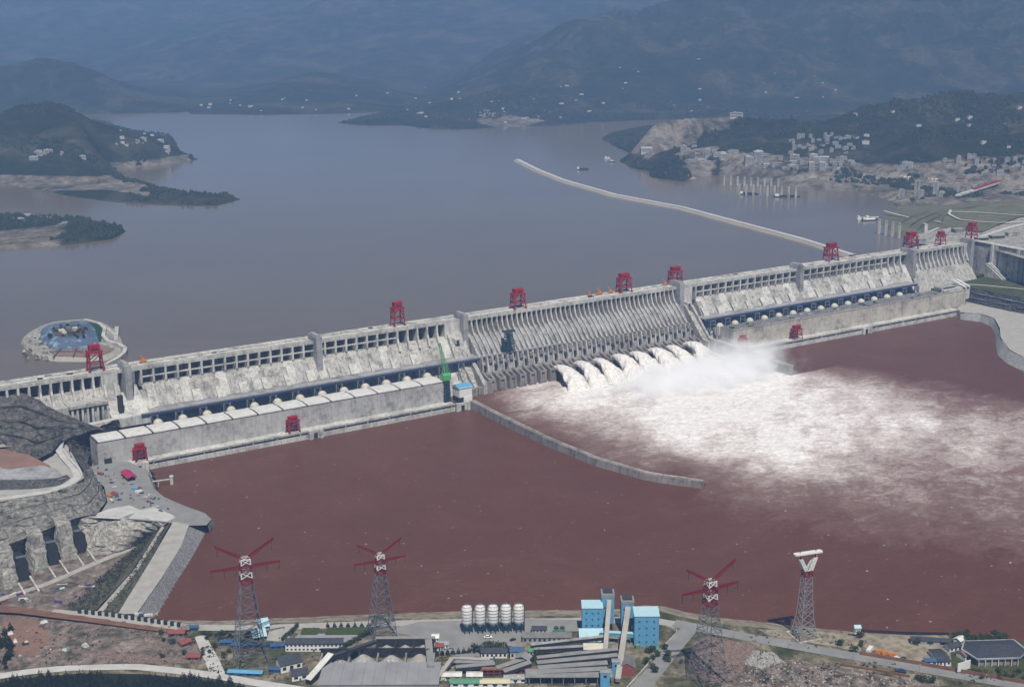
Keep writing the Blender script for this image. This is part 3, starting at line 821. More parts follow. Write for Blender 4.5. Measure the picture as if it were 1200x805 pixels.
def gate_slot(x, label, w=18):
    g = thing('gate_tower', label, 'gate', (x, -156, 0))
    b = MB()
    for s in (-1, 1): b.box(s * w / 2 - 2.6, s * w / 2 + 2.6, -2.5, 3.5, -12, 13.4)
    b.box(-w / 2 + 2.6, w / 2 - 2.6, 0.6, 3.4, -12, 12.8); b.build('frame', 'concrete_pale', g)
    b = MB(); b.box(-3, 3, -0.2, 0.5, 0, 9); b.build('opening_shade', 'dark_and_shade', g)  # dark slab in place of the shade inside the frame
gate_slot(uz(167, 556, 0)[0], 'pale gate frame at the waterline beside the crimson roofed shed', 22)
gate_slot(uz(371, 514, 0)[0], 'pale gate frame midway along the white roofed powerhouse deck')
gate_slot(uz(543, 481, 0)[0], 'pale gate frame below the blue roofed site building', 20)
gate_slot(uz(1016, 391, 0)[0], 'pale gate frame midway along the dark roofed powerhouse deck', 20)

# ------------------------------------------------------------------ guide walls in the river
def guide_wall(pts, top, w, label, mt):
    g = thing('guide_wall', label, 'wall', (pts[0][0], pts[0][1], 0))
    P = resample([(a, b) for a, b in pts], max(6, int(sum(math.hypot(q[0] - p[0], q[1] - p[1]) for p, q in zip(pts[:-1], pts[1:])) / 21)))
    for i in range(len(P) - 1):
        a, b = P[i], P[i + 1]; d = (b - a) / np.linalg.norm(b - a); n = np.array([-d[1], d[0]])
        a2, b2 = a + d * 0.12 - P[0], b - d * 0.12 - P[0]
        z = top[0] + (top[1] - top[0]) * i / (len(P) - 1) + rnd.uniform(-0.15, 0.15)
        q = MB(); v = []
        for zz, hw in ((-12, w * 0.75), (z, w * 0.5)):
            v += [(*(a2 + n * hw), zz), (*(a2 - n * hw), zz), (*(b2 - n * hw), zz), (*(b2 + n * hw), zz)]
        q.add(v, [(0, 1, 2, 3), (7, 6, 5, 4), (0, 4, 5, 1), (1, 5, 6, 2), (2, 6, 7, 3), (3, 7, 4, 0)])
        seg = q.build('wall_segment', mt, g)
        q = MB(); v = []
        for zz in (z, z + 1.0):
            for p_, s_ in ((a2, 1), (a2, -1), (b2, -1), (b2, 1)): v.append((*(p_ + n * (w * 0.5 * s_ if s_ > 0 else w * 0.32 * s_ * 0 + w * 0.32)), zz))
        q.add(v, [(3, 2, 1, 0), (4, 5, 6, 7), (0, 1, 5, 4), (1, 2, 6, 5), (2, 3, 7, 6), (3, 0, 4, 7)]); q.build('kerb', 'concrete_pale', seg)
    return g
guide_wall([tuple(uz(a, b, 12)[:2]) for a, b in ((553, 470), (585, 486), (640, 512), (700, 536), (760, 553), (824, 562))], (13, 9.5), 7, 'long curved concrete guide wall left of the foaming spillway basin', 'concrete_stained')
guide_wall([(500, -96), (501, -200), (503, -296)], (23, 15), 9, 'straight grey guide wall between spillway spray and the dark roofed powerhouse', 'concrete_grey')
# ------------------------------------------------------------------ jets from the deep outlets, and their spray
def foam_material():
    t = NT('white_water')
    f = t.noise(t.pos((1.0, 0.35, 0.5)), 0.35, 7, 0.75, 0.5)
    c = t.ramp(f, [(0.34, (0.50, 0.43, 0.37)), (0.48, (0.78, 0.74, 0.69)), (0.6, (0.90, 0.89, 0.87))])
    t.bump(f, 0.9, 2.5)
    t.done('white_water', c, 0.8, 0.2)
foam_material()
def jet(seed):
    ns, nr = 52, 28
    jr = random.Random(seed * 13); va = jr.uniform(7.6, 10.2); vb = jr.uniform(21, 24.5); wd = jr.uniform(0.85, 1.2)
    v = []
    for i in range(ns):
        t = 3.6 * i / (ns - 1)
        y = -86 - vb * t; z = 21 + va * t - 4.9 * t * t
        sl = math.atan2(va - 9.8 * t, vb)
        rx = wd * (5.0 + 3.6 * t + 0.4 * t * t); rz = 4.2 + 2.3 * t
        for k in range(nr):
            a = 2 * math.pi * k / nr
            n = float(fbm(np.array([2.2 * math.cos(a) + seed * 7.7]), np.array([2.2 * math.sin(a) + i * 0.26]), 5, seed)[0]) - 0.5
            q = 1 + n * min(0.9, 0.12 + 0.32 * t)
            up = rz * math.sin(a) * q
            v.append((rx * math.cos(a) * q, y + up * math.sin(sl), z + up * math.cos(sl)))
    f = [(i * nr + k, i * nr + (k + 1) % nr, (i + 1) * nr + (k + 1) % nr, (i + 1) * nr + k) for i in range(ns - 1) for k in range(nr)]
    m = MB(); m.add(v, f); return m
jet_names = ['nearest the curved guide wall', 'second from the curved guide wall', 'third from the curved guide wall', 'fourth from the curved guide wall',
             'fourth from the straight guide wall', 'third from the straight guide wall', 'second from the straight guide wall', 'nearest the straight guide wall']
for k in range(8):
    x = 3.5 + 21 * (6 + 2 * k) - 4 + 10.5
    o = jet(k + 1).build('water_jet', 'white_water', None, True, (x, 0, 0))
    tag(o, 'white water jet leaping from a spillway outlet, ' + jet_names[k], 'water jet', 'jets from the spillway outlets')
def spray(name, c, r, dens, label, seed):
    mt = bpy.data.materials.new('spray_' + str(seed)); mt.use_nodes = True
    nt = mt.node_tree
    for n in list(nt.nodes):
        if n.type != 'OUTPUT_MATERIAL': nt.nodes.remove(n)
    N = nt.nodes.new; Lk = nt.links.new
    pv = N('ShaderNodeVolumePrincipled'); pv.inputs['Color'].default_value = (0.995, 0.995, 0.995, 1); pv.inputs['Anisotropy'].default_value = -0.3
    g = N('ShaderNodeTexCoord'); le = N('ShaderNodeVectorMath'); le.operation = 'LENGTH'
    Lk(g.outputs['Object'], le.inputs[0])
    ge = N('ShaderNodeNewGeometry')
    no = N('ShaderNodeTexNoise'); no.inputs['Scale'].default_value = 0.028; no.inputs['Detail'].default_value = 5; no.inputs['Roughness'].default_value = 0.6
    Lk(ge.outputs['Position'], no.inputs['Vector'])
    def mth(op, a, b, cl=False):
        x = N('ShaderNodeMath'); x.operation = op; x.use_clamp = cl
        for q, i in ((a, 0), (b, 1)):
            if isinstance(q, (int, float)): x.inputs[i].default_value = q
            else: Lk(q, x.inputs[i])
        return x.outputs[0]
    fall = mth('SUBTRACT', 1.0, le.outputs['Value'], True)
    k = mth('SUBTRACT', mth('ADD', mth('MULTIPLY', fall, 1.15), mth('MULTIPLY', mth('SUBTRACT', no.outputs['Fac'], 0.5), 1.7)), 0.22, True)
    fade = mth('MULTIPLY', fall, 2.2, True)
    Lk(mth('MULTIPLY', mth('MULTIPLY', mth('MULTIPLY', k, k), fade), dens), pv.inputs['Density'])
    Lk(pv.outputs[0], nt.nodes['Material Output'].inputs['Volume'])
    m = MB(); n = 20; v = []; K = 10
    for j in range(K + 1):
        a = math.pi * j / K
        v += [(math.sin(a) * math.cos(2 * math.pi * i / n), math.sin(a) * math.sin(2 * math.pi * i / n), -math.cos(a)) for i in range(n)]
    m.add(v, [(j * n + i, j * n + (i + 1) % n, (j + 1) * n + (i + 1) % n, (j + 1) * n + i) for j in range(K) for i in range(n)])
    me = m.mesh(name); me.materials.append(mt)
    o = put(name, me, None, None, c); o.scale = r
    tag(o, label, None, None, 'stuff')
spray('mist', (330, -238, 0), (290, 125, 54), 0.26, 'white spray billowing where the jets hit the river', 1)
spray('mist', (462, -222, 2), (150, 125, 80), 0.11, 'thin spray drifting over the straight guide wall', 2)

# ------------------------------------------------------------------ gantry cranes
def gantry(w, d, h, style, label, loc, rz=0.0, group=None, mt='red_steel'):
    g = thing('gantry_crane', label, 'crane', loc, rz, group)
    leg = h * 0.70
    for sx in (-1, 1):
        for sy in (-1, 1):
            b = MB(); b.beam((sx * w / 2, sy * d / 2, 0), (sx * w * 0.42, sy * d * 0.42, leg), w * 0.085, w * 0.085); b.build('leg', mt, g)
            b = MB(); b.box(sx * w / 2 - w * 0.09, sx * w / 2 + w * 0.09, sy * d / 2 - 1.2, sy * d / 2 + 1.2, 0, h * 0.05); b.build('bogie', mt, g)
    for sy in (-1, 1):
        b = MB(); b.beam((-w * 0.47, sy * d * 0.46, leg * 0.42), (w * 0.47, sy * d * 0.46, leg * 0.42), w * 0.06); b.build('tie_beam', mt, g)
        b = MB(); b.beam((-w * 0.47, sy * d * 0.455, leg * 0.42), (w * 0.44, sy * d * 0.425, leg * 0.97), w * 0.05); b.build('brace', mt, g)
    for sx in (-1, 1):
        b = MB(); b.beam((sx * w * 0.46, -d * 0.46, leg * 0.42), (sx * w * 0.46, d * 0.46, leg * 0.42), w * 0.06); b.build('tie_beam', mt, g)
        b = MB(); b.beam((sx * w * 0.46, -d * 0.46, leg * 0.42), (sx * w * 0.43, d * 0.43, leg * 0.97), w * 0.05); b.build('brace', mt, g)
    b = MB(); b.box(-w * 0.52, w * 0.52, -d * 0.5, d * 0.5, leg, leg + h * 0.07); top = b.build('top_frame', mt, g)
    b = MB(); b.box(-w * 0.36, w * 0.36, -d * 0.36, d * 0.36, leg + h * 0.07, h * 0.97)
    b.prism([(-d * 0.40, h * 0.97), (0, h * 1.02), (d * 0.40, h * 0.97)], -w * 0.39, w * 0.39)
    ho = b.build('machine_house', mt, g)
    b = MB(); b.box(-w * 0.25, w * 0.25, -d * 0.365, -d * 0.355, leg + h * 0.11, leg + h * 0.17); b.build('window', 'window_glass', ho)
    b = MB(); b.box(-w * 0.62, -w * 0.40, -d * 0.15, d * 0.15, leg * 0.78, leg * 0.96); b.build('cabin', mt, g)
    if style == 'jib':
        b = MB(); b.beam((-w * 0.5, 0, leg * 0.9), (-w * 1.5, d * 0.3, h * 0.95), 0.8); b.build('jib', mt, g)
    b = MB(); b.beam((0, 0, h), (0, 0, h * 1.09), 0.5); b.build('mast', mt, g)
    return g
crest = [(112, 434, 21, 15, 40, 'jib', 'tall red gantry crane on the crest in front of the round peninsula'),
         (466, 381, 20, 15, 41, '', 'red gantry crane on the crest above the green derrick'),
         (607, 361, 24, 16, 36, '', 'red gantry crane on the crest over the dark scaffold tower'),
         (731, 342, 26, 16, 36, '', 'red gantry crane on the crest above the middle of the water jets'),
         (791, 333, 25, 16, 35, '', 'red gantry crane on the crest at the far end of the spillway'),
         (971, 305, 27, 18, 38, '', 'red gantry crane on the crest where the breakwater meets the dam'),
         (1063, 291, 28, 18, 38, '', 'red gantry crane on the crest beside four mooring pillars'),
         (1099, 286, 17, 16, 30, '', 'small open red gantry crane on the crest between two larger ones'),
         (1131, 280, 20, 18, 40, '', 'red gantry crane on the crest at the far abutment')]
for px, py, w, d, h, st, lb in crest:
    p = uz(px, py, 115.6)
    gantry(w, d, h, st, lb, (p[0], p[1] if p[1] < 12 else 12, 115.6), 0, 'red cranes on the dam crest')
for px, py, w, d, h, st, lb in [(166, 541, 17, 13, 26, '', 'red tailrace gantry crane at the parking yard end of the white roofed powerhouse'),
                               (346, 508, 18, 13, 26, '', 'red tailrace gantry crane midway along the white roofed powerhouse'),
                               (933, 397, 20, 13, 27, '', 'red tailrace gantry crane in front of the dark roofed powerhouse wall'),
                               (868, 408, 15, 12, 26, '', 'red tailrace gantry crane half hidden by spray')]:
    p = uz(px, py, 13.2)
    gantry(w, d, h, st, lb, (p[0], -146.0, 13.2), 0, 'red cranes on the powerhouse decks')

# green derrick on a dark tower, blue roofed site building, dark scaffold tower
def lattice(b, base, top, w0, w1, n, t):
    base = Vector(base); top = Vector(top)
    prev = None
    d = (top - base).normalized(); u = d.cross(Vector((0, 1, 0.01))).normalized(); v = d.cross(u)
    for i in range(n + 1):
        f = i / n; c = base.lerp(top, f); w = w0 + (w1 - w0) * f
        q = [c + u * (w / 2 * a) + v * (w / 2 * bb) for a, bb in ((-1, -1), (1, -1), (1, 1), (-1, 1))]
        for k in range(4): b.beam(q[k], q[(k + 1) % 4], t * 0.7)
        if prev:
            for k in range(4):
                b.beam(prev[k], q[k], t); b.beam(prev[k], q[(k + 1) % 4], t * 0.7)
        prev = q
p = uy(525, 474, -140)
g = thing('derrick_crane', 'bright green lattice boom crane on a dark tower beside the blue roofed building', 'crane', (p[0], -134, 12))
b = MB(); lattice(b, (0, 0, 0), (0, 0, 38), 11, 8, 6, 1.6); b.build('tower', 'teal_steel', g)
b = MB(); b.box(-4.0, 4.0, -4, 4, 1, 37); b.build('tower_core', 'teal_steel', g)
b = MB(); b.box(-7, 7, -6, 6, 38, 47); b.prism([(-6, 47), (0, 50), (6, 47)], -7, 7); b.build('machine_house', 'green_steel', g)
tipz = 52.0
tip = np.array([uy(515, 402, -120)[0] - p[0], 14.0, uy(515, 402, -120)[2] - 12])
b = MB(); lattice(b, (0, 0, 47), tuple(tip), 6.0, 2.4, 8, 0.5); b.build('boom', 'green_steel', g)
b = MB(); b.beam((4, 0, 50), (3, 2, 66), 0.9); b.beam((3, 2, 66), tuple(tip), 0.5); b.beam((8, -4, 46), (3, 2, 66), 0.6); b.build('backstay', 'green_steel', g)
p = uy(542, 470, -138)
g = thing('site_building', 'white site building with sky blue roof at the powerhouse end', 'building', (p[0], -140, 12))
b = MB(); b.box(-12, 12, -9, 14, 8, 23); b.build('wall', 'white_wall', g)
b = MB(); b.box(-4, 12, -10, 4, 0, 8); b.build('lower_wall', 'white_wall', g)
b = MB(); b.prism([(-10, 23), (-10, 24), (2, 29), (15, 24), (15, 23)], -13, 13); b.build('roof', 'blue_pale', g)
b = MB(); b.prism([(-9.0, 24.6), (2, 29.3), (13, 24.9), (13, 24.4), (2, 28.6), (-9, 24.1)], -12.5, 12.5); b.build('roof_sheet', 'blue_sheet', g)
b = MB(); b.box(-13, -4, -8, 12, 0, 7.6); b.build('undercroft_shade', 'dark_and_shade', g)  # dark box painted as the shade beneath the building
p = uy(594, 408, -52)
g = thing('scaffold_tower', 'dark steel scaffold tower standing against the spillway piers', 'tower', (p[0], -58, 56))
b = MB(); lattice(b, (0, 0, 0), (0, 0, 36), 17, 9, 7, 1.0); b.build('frame', 'teal_steel', g)
b = MB(); b.box(-2.6, 2.6, -2.6, 2.6, 0, 33); b.build('stair_core', 'teal_steel', g)
b = MB(); b.box(-11, 11, -5, 5, 36, 38.5); b.build('platform', 'teal_steel', g)
b = MB(); lattice(b, (-9, 0, 2), (-13, 0, 26), 5, 2.5, 5, 1.0); b.build('side_mast', 'teal_steel', g)

# lorries and mobile plant along the crest
def lorry(label, loc, rz, cab, box_m, group):
    g = thing('lorry', label, 'truck', loc, rz, group)
    b = MB(); b.box(-4.5, 4.5, -1.2, 1.2, 0.9, 1.5); b.build('chassis', 'rubber', g)
    b = MB(); b.box(2.6, 4.6, -1.25, 1.25, 1.5, 3.6); c = b.build('cab', cab, g)
    b = MB(); b.box(4.55, 4.66, -1.1, 1.1, 2.5, 3.3); b.build('windscreen', 'window_glass', c)
    b = MB(); b.prism([(-1.3, 1.5), (1.3, 1.5), (1.45, 3.9), (-1.45, 3.9)], -4.6, 2.3); b.build('body', box_m, g)
    for x in (-3.2, -1.8, 3.4):
        for y in (-1.1, 1.1):
            w = MB(); w.add([(x + 0.6 * math.cos(2 * math.pi * i / 8), y + s * 0.2, 0.6 + 0.6 * math.sin(2 * math.pi * i / 8)) for s in (-1, 1) for i in range(8)],
                            [(i, (i + 1) % 8, (i + 1) % 8 + 8, i + 8) for i in range(8)] + [tuple(range(7, -1, -1)), tuple(range(8, 16))]); w.build('wheel', 'rubber', g)
    return g
def mobile_crane(label, p, s=1.0, mt='orange_paint'):
    g = thing('mobile_crane', label, 'crane', p, rnd.uniform(-0.5, 0.5), 'orange plant on the dam crest')
    b = MB(); b.box(-6 * s, 6 * s, -2 * s, 2 * s, 0.8, 3 * s); b.build('carrier', mt, g)
    b = MB(); b.box(-3 * s, 3 * s, -1.8 * s, 1.8 * s, 3 * s, 6.4 * s); b.build('cab', mt, g)
    b = MB(); b.beam((2 * s, 0, 6 * s), (-4 * s, 1, 12.5 * s), 1.1 * s); b.build('boom', mt, g)
    for x in (-4, -1.5, 1.5, 4):
        b = MB(); b.box(x * s - 0.8, x * s + 0.8, -2.1 * s, 2.1 * s, 0, 1.5); b.build('wheel', 'rubber', g)
for (px, py, s), lb in zip([(168, 425, 1.0), (688, 346, 0.8), (698, 344, 1.1), (710, 342, 1.0), (720, 340, 1.0), (776, 333, 0.9), (782, 332, 1.0)],
                           ['lone orange plant on the crest near the tall leftmost crane', 'small orange plant leftmost of the orange cluster on the crest', 'big orange plant second in the orange cluster on the crest',
                            'orange plant third in the cluster on the crest', 'orange plant beside the crane above the jets', 'smaller orange plant before the crane at the spillway end', 'orange plant touching the crane at the spillway end']):
    p = uz(px, py, 115.3); mobile_crane(lb, (p[0], min(p[1], 14), 115.3), s)
# ------------------------------------------------------------------ helpers for banks and yards
def W3(pts):
    """(px, py, z) triples -> world points"""
    return [tuple(uz(a, b, z)) for a, b, z in pts]
def sheet(name, pts, z, mt, label=None, parent=None, kind='structure'):
    P = [uz(a, b, z) for a, b in pts]
    m = MB(); m.add([(p[0], p[1], z) for p in P], [tuple(range(len(P)))])
    # keep the top side up
    ar = sum(P[i][0] * P[(i + 1) % len(P)][1] - P[(i + 1) % len(P)][0] * P[i][1] for i in range(len(P)))
    if ar < 0: m.f = [tuple(reversed(q)) for q in m.f]
    o = m.build(name, mt, parent)
    if parent is None: tag(o, label, None, None, kind)
    return o
def slope(name, A, B, mt, nu, nv, amp, seed, label=None, kind='structure', parent=None, bench=0):
    m = MB(); m.loft(W3(A), W3(B), nu, nv, amp, seed, bench)
    o = m.build(name, mt, parent)
    if parent is None: tag(o, label, None, None, kind)
    if bench:
        A_, B_ = resample(W3(A), 60), resample(W3(B), 60)
        for j in range(1, bench + 1):
            f = j / bench + 0.015; P = A_ * (1 - f) + B_ * f; Q = A_ * (1 - f - 0.03) + B_ * (f + 0.03)
            zz = A_[:, 2] * (1 - j / bench) + B_[:, 2] * (j / bench)
            mm = MB(); v = [(P[i][0], P[i][1], zz[i] + 2.2) for i in range(61)] + [(Q[i][0], Q[i][1], zz[i] + 2.0) for i in range(61)]
            mm.add(v, [(i, i + 61, i + 62, i + 1) for i in range(60)])
            if j < bench: mm.build('drain_ditch', 'coal', o)
    return o
def road(name, pts, w, mt, label, dz=0.0, kind='structure', cat=None):
    """a ribbon along (px, py, z) points"""
    P = resample(W3(pts), max(8, len(pts) * 4))
    d = np.gradient(P[:, :2], axis=0); d /= np.linalg.norm(d, axis=1)[:, None] + 1e-9
    n = np.stack([-d[:, 1], d[:, 0]], 1) * w / 2
    m = MB(); k = len(P)
    v = [(P[i, 0] + n[i, 0], P[i, 1] + n[i, 1], P[i, 2] + dz) for i in range(k)] + [(P[i, 0] - n[i, 0], P[i, 1] - n[i, 1], P[i, 2] + dz) for i in range(k)]
    m.add(v, [(i + k, i + k + 1, i + 1, i) for i in range(k - 1)])
    o = m.build(name, mt); tag(o, label, cat, None, kind); return o
def kerb_line(name, pts, w, h, mt, label, cat='wall', seg=8.0):
    g = None
    P = np.array(W3(pts)); L = np.linalg.norm(np.diff(P, axis=0), axis=1).sum()
    P = resample(P, max(1, int(L / seg)))
    g = thing(name, label, cat, tuple(P[0]))
    for a, b in zip(P[:-1], P[1:]):
        m = MB(); m.beam(tuple(a - P[0] + [0, 0, h / 2]), tuple(b - P[0] + [0, 0, h / 2]), w, h); m.build('panel', mt, g)
    return g
car_parts = {}
def make_car(col):
    b = MB(); b.prism([(-0.88, 0.35), (0.88, 0.35), (0.92, 0.8), (0.8, 0.95), (-0.8, 0.95), (-0.92, 0.8)], -2.2, 2.2); bm_ = b.mesh('body'); bm_.materials.append(M[col])
    c = MB(); c.add([(-1.7, -0.78, 0.95), (1.1, -0.78, 0.95), (1.1, 0.78, 0.95), (-1.7, 0.78, 0.95), (-1.2, -0.62, 1.5), (0.45, -0.62, 1.5), (0.45, 0.62, 1.5), (-1.2, 0.62, 1.5)],
                    [(4, 5, 6, 7), (0, 1, 5, 4), (1, 2, 6, 5), (2, 3, 7, 6), (3, 0, 4, 7)]); cm = c.mesh('cabin'); cm.materials.append(M['window_glass'])
    w = MB()
    w.add([(0.33 * math.cos(2 * math.pi * i / 8), s * 0.12, 0.33 + 0.33 * math.sin(2 * math.pi * i / 8)) for s in (-1, 1) for i in range(8)],
          [(i, (i + 1) % 8, (i + 1) % 8 + 8, i + 8) for i in range(8)] + [tuple(range(7, -1, -1)), tuple(range(8, 16))]); wm = w.mesh('wheel'); wm.materials.append(M['rubber'])
    r = MB(); r.box(-1.25, 0.5, -0.64, 0.64, 1.49, 1.54); rm = r.mesh('roof'); rm.materials.append(M[col])
    return bm_, cm, wm, rm
def car(px, py, z, rz, col, label, group, s=1.15):
    if col not in car_parts: car_parts[col] = make_car(col)
    p = uz(px, py, z)
    g = thing('parked_car', label, 'car', tuple(p), rz, group); g.scale = (s, s, s)
    bm_, cm, wm, rm = car_parts[col]
    put('body', bm_, None, g); put('cabin', cm, None, g); put('roof', rm, None, g)
    for x in (-1.35, 1.35):
        for y in (-0.85, 0.85): put('wheel', wm, None, g, (x, y, 0))
    return g

# ------------------------------------------------------------------ left bank: rock slopes, yard, tunnel outlets and the cofferdam
slope('rock_hill', [(-140, 486, 100), (-60, 470, 104), (0, 463, 102), (24, 458, 102), (45, 468, 93), (66, 480, 82), (95, 493, 66), (122, 502, 53)],
      [(-140, 570, 60), (-60, 548, 60), (0, 524, 58), (20, 530, 57), (45, 538, 54), (62, 528, 54), (72, 516, 55), (110, 503, 54)], 'rock_hill', 110, 60, 2.6, 3, 'dark benched rock hill against the near end of the dam', bench=4)
sheet('ground', [(-140, 590), (-140, 552), (-40, 540), (0, 523), (30, 526), (45, 536), (62, 528), (78, 520), (96, 552), (98, 560), (84, 570), (50, 580), (0, 588), (-60, 596)], 46.0, 'road_pale', 'pale terrace above the rock face')
slope('terrace_slope', [(-60, 542, 58), (0, 523, 58), (25, 528, 57), (42, 537, 55), (58, 545, 52)], [(-60, 562, 52), (0, 552, 52), (30, 552, 51), (50, 552, 49), (62, 552, 47)], 'red_earth', 20, 6, 0.8, 8, 'sandy red terrace beside the rock hill')
sheet('ground', [(-30, 514), (0, 506), (18, 512), (30, 522), (0, 524), (-30, 530)], 60.5, 'aggregate', 'white gravel patch below the rock hill')
slope('terrace_slope', [(-60, 556, 55), (0, 547, 54.5), (8, 550, 54.5), (50, 545, 52), (66, 550, 50)], [(-60, 574, 52), (0, 562, 51.5), (40, 562, 51.5), (70, 562, 50), (77, 560, 49)], 'concrete_grey', 16, 3, 0.3, 12, 'grey concrete slope above the retaining wall')
slope('retaining_wall', [(-60, 573, 53), (0, 562, 53), (40, 562, 52.6), (66, 560, 52), (78, 556, 51)], [(-60, 586, 46), (0, 574, 46), (40, 573, 46), (70, 569, 46), (83, 560, 46)], 'rock_dark', 20, 3, 0.2, 13, 'dark retaining wall beside the curved road')
R1 = [(138, 490, 55.6), (105, 497, 55), (84, 504, 53), (70, 514, 51), (68, 524, 50), (76, 536, 48.5), (88, 549, 47), (92, 558, 46.6), (84, 566, 46.5), (58, 576, 46.5), (0, 585, 46.5), (-60, 592, 46.5)]
road('road', R1, 12, 'road_white', 'pale curved access road from the trestle to the terrace', 0.25)
kerb_line('kerb_wall', [(a + 5, b + 3, z) for a, b, z in R1[2:8]], 0.8, 1.6, 'concrete_pale', 'low concrete kerb wall along the curved access road')
slope('rock_slope', [(140, 492, 54), (108, 502, 53), (90, 510, 51), (78, 519, 50), (84, 536, 47), (98, 549, 46)], [(140, 520, 14), (112, 528, 14), (104, 536, 14), (103, 542, 14), (106, 548, 14), (108, 552, 14)], 'rock_hill', 60, 30, 2.6, 15, 'dark rough rock slope behind the powerhouse end')
slope('rock_face', [(-80, 600, 46), (0, 588, 46), (40, 582, 46), (70, 575, 46), (88, 565, 46), (96, 556, 46), (98, 551, 46), (106, 550, 40)],
      [(-80, 654, 18), (0, 634, 18), (40, 619, 18), (70, 609, 18), (90, 603, 18), (112, 603, 16), (124, 588, 14.2), (122, 574, 14.2)], 'rock_grey', 110, 48, 2.2, 17, 'broad grey benched rock face below the curved road', bench=3)
sheet('bench_ground', [(-80, 650), (0, 630), (70, 605), (95, 600), (112, 602), (122, 600), (92, 606), (80, 610), (45, 624), (0, 642), (-80, 664)], 17.6, 'rock_grey', 'rocky bench above the tunnel outlets')
# pit floor, and piers between the tunnel mouths
sheet('pit_floor', [(-140, 740), (-140, 640), (0, 630), (100, 615), (190, 612), (205, 625), (150, 740)], -22.0, 'bare_ground', 'sandy floor of the dewatered pit')
slope('pit_wall', [(-80, 662, 17.8), (0, 640, 17.8), (45, 622, 17.8), (78, 608, 17.8), (90, 604, 17.8), (120, 603, 15), (160, 608, 14.3), (197, 611, 14.2)],
      [(-80, 702, -22), (0, 668, -22), (50, 648, -22), (90, 640, -22), (104, 651, -22), (128, 650, -22), (150, 644, -22), (163, 638, -22)], 'rock_pale', 70, 24, 3.0, 23, 'pale rock wall around the dewatered pit')
piers = [(14, 690, 'tunnel pier with blue sheeting at the picture edge'), (50, 671, 'rock pier between the first two dark tunnel mouths'), (83, 657, 'rock pier between the last two dark tunnel mouths')]
for k, (px, py, lb) in enumerate(piers):
    p = uz(px, py, -22); ax = np.array([0.0, 1.0]); nn = np.array([-1.0, 0.0])
    g = thing('outlet_pier', lb, 'pier', tuple(p))
    m = MB(); ring = [(-9, 0), (9, 0), (11, 14), (11, 50), (-11, 50), (-11, 14)]
    K = 9
    for j in range(K + 1):
        f = j / K; z = 44 * f; s = 1 - 0.24 * f + 0.09 * (rnd.random() - 0.5)
        for a, d in resample(ring + [ring[0]], 26)[:-1]:
            jx = float(fbm(np.array([a / 5 + k * 9]), np.array([z / 6 + d / 5]), 3, 5)[0] - 0.5) * 5
            xyv = nn * (a * s + jx) + ax * (d * s + 2 + 9 * f + jx * 0.5)
            m.v.append((xyv[0], xyv[1], z))
    n = 26
    m.f += [(j * n + i, j * n + (i + 1) % n, (j + 1) * n + (i + 1) % n, (j + 1) * n + i) for j in range(K) for i in range(n)] + [tuple(range(K * n, K * n + n))]
    m.build('rock_body', 'rock_pale', g)
    # dark block painted as tunnel mouth shade, right of the pier, with its sloping sill
    for sgn in ((1,) if k else (1,)):
        c = nn * (-17 * sgn) + ax * 16
        m = MB(); pr = []
        for a in np.linspace(0, math.pi, 9): pr.append((7.5 * math.cos(a), 22 + 7.5 * math.sin(a)))
        pr = [(7.5, 0)] + pr + [(-7.5, 0)]
        v = [(*(c + nn * a + ax * d), z) for d in (0, 26) for a, z in pr]
        nn_ = len(pr)
        m.add(v, [tuple(range(nn_)), tuple(range(2 * nn_ - 1, nn_ - 1, -1))] + [(i, i + nn_, (i + 1) % nn_ + nn_, (i + 1) % nn_) for i in range(nn_)])
        m.build('tunnel_mouth_shade', 'dark_and_shade', g)
        m = MB()
        for s in (-8, 8):
            e0 = c + nn * s; m.beam((*e0, 4), (*(e0 - ax * 42), 0.6), 2.0, 2.4)
        m.build('chute_wall', 'concrete_pale', g)
        m = MB(); m.beam((*(c + ax * 1 - nn * 6), 31), (*(c + ax * 1 + nn * 6), 31), 3, 2); m.build('cable_tray', 'grey_steel', g)
# site road and clutter in the pit
road('site_road', [(-60, 716, -21.7), (0, 702, -21.7), (55, 684, -21.7), (110, 660, -21.7), (150, 644, -21.7), (166, 636, -21.7)], 10, 'road_pale', 'pale sandy track across the pit floor')
stack_m = ['purple_sheet', 'blue_dark_sheet', 'brick_wall', 'grey_steel', 'white_roof', 'green_sheet', 'rubble_pink', 'teal_steel', 'coal', 'concrete_pale']
stk_w = ['long', 'short', 'low', 'wide', 'narrow', 'tall']
for k in range(26):
    px = rnd.uniform(66, 112) if k < 16 else rnd.uniform(0, 40); py = rnd.uniform(672, 706) if k < 16 else rnd.uniform(688, 708)
    p = uz(px, py, -22); mt = stack_m[k % len(stack_m)]
    g = thing('material_stack', 'stack of stored building material on the pit floor beside the sandy track', 'stack', tuple(p), rnd.uniform(-0.8, 0.8), 'material stacks in the pit')
    L = rnd.uniform(5, 12); b = MB(); b.box(-L / 2, L / 2, -1.6, 1.6, 0, 0.8); b.build('lower_layer', mt, g)
    b = MB(); b.box(-L / 2 + 0.5, L / 2 - 1, -1.3, 1.4, 0.8, 1.5 + rnd.random()); b.build('upper_layer', rnd.choice(stack_m), g)
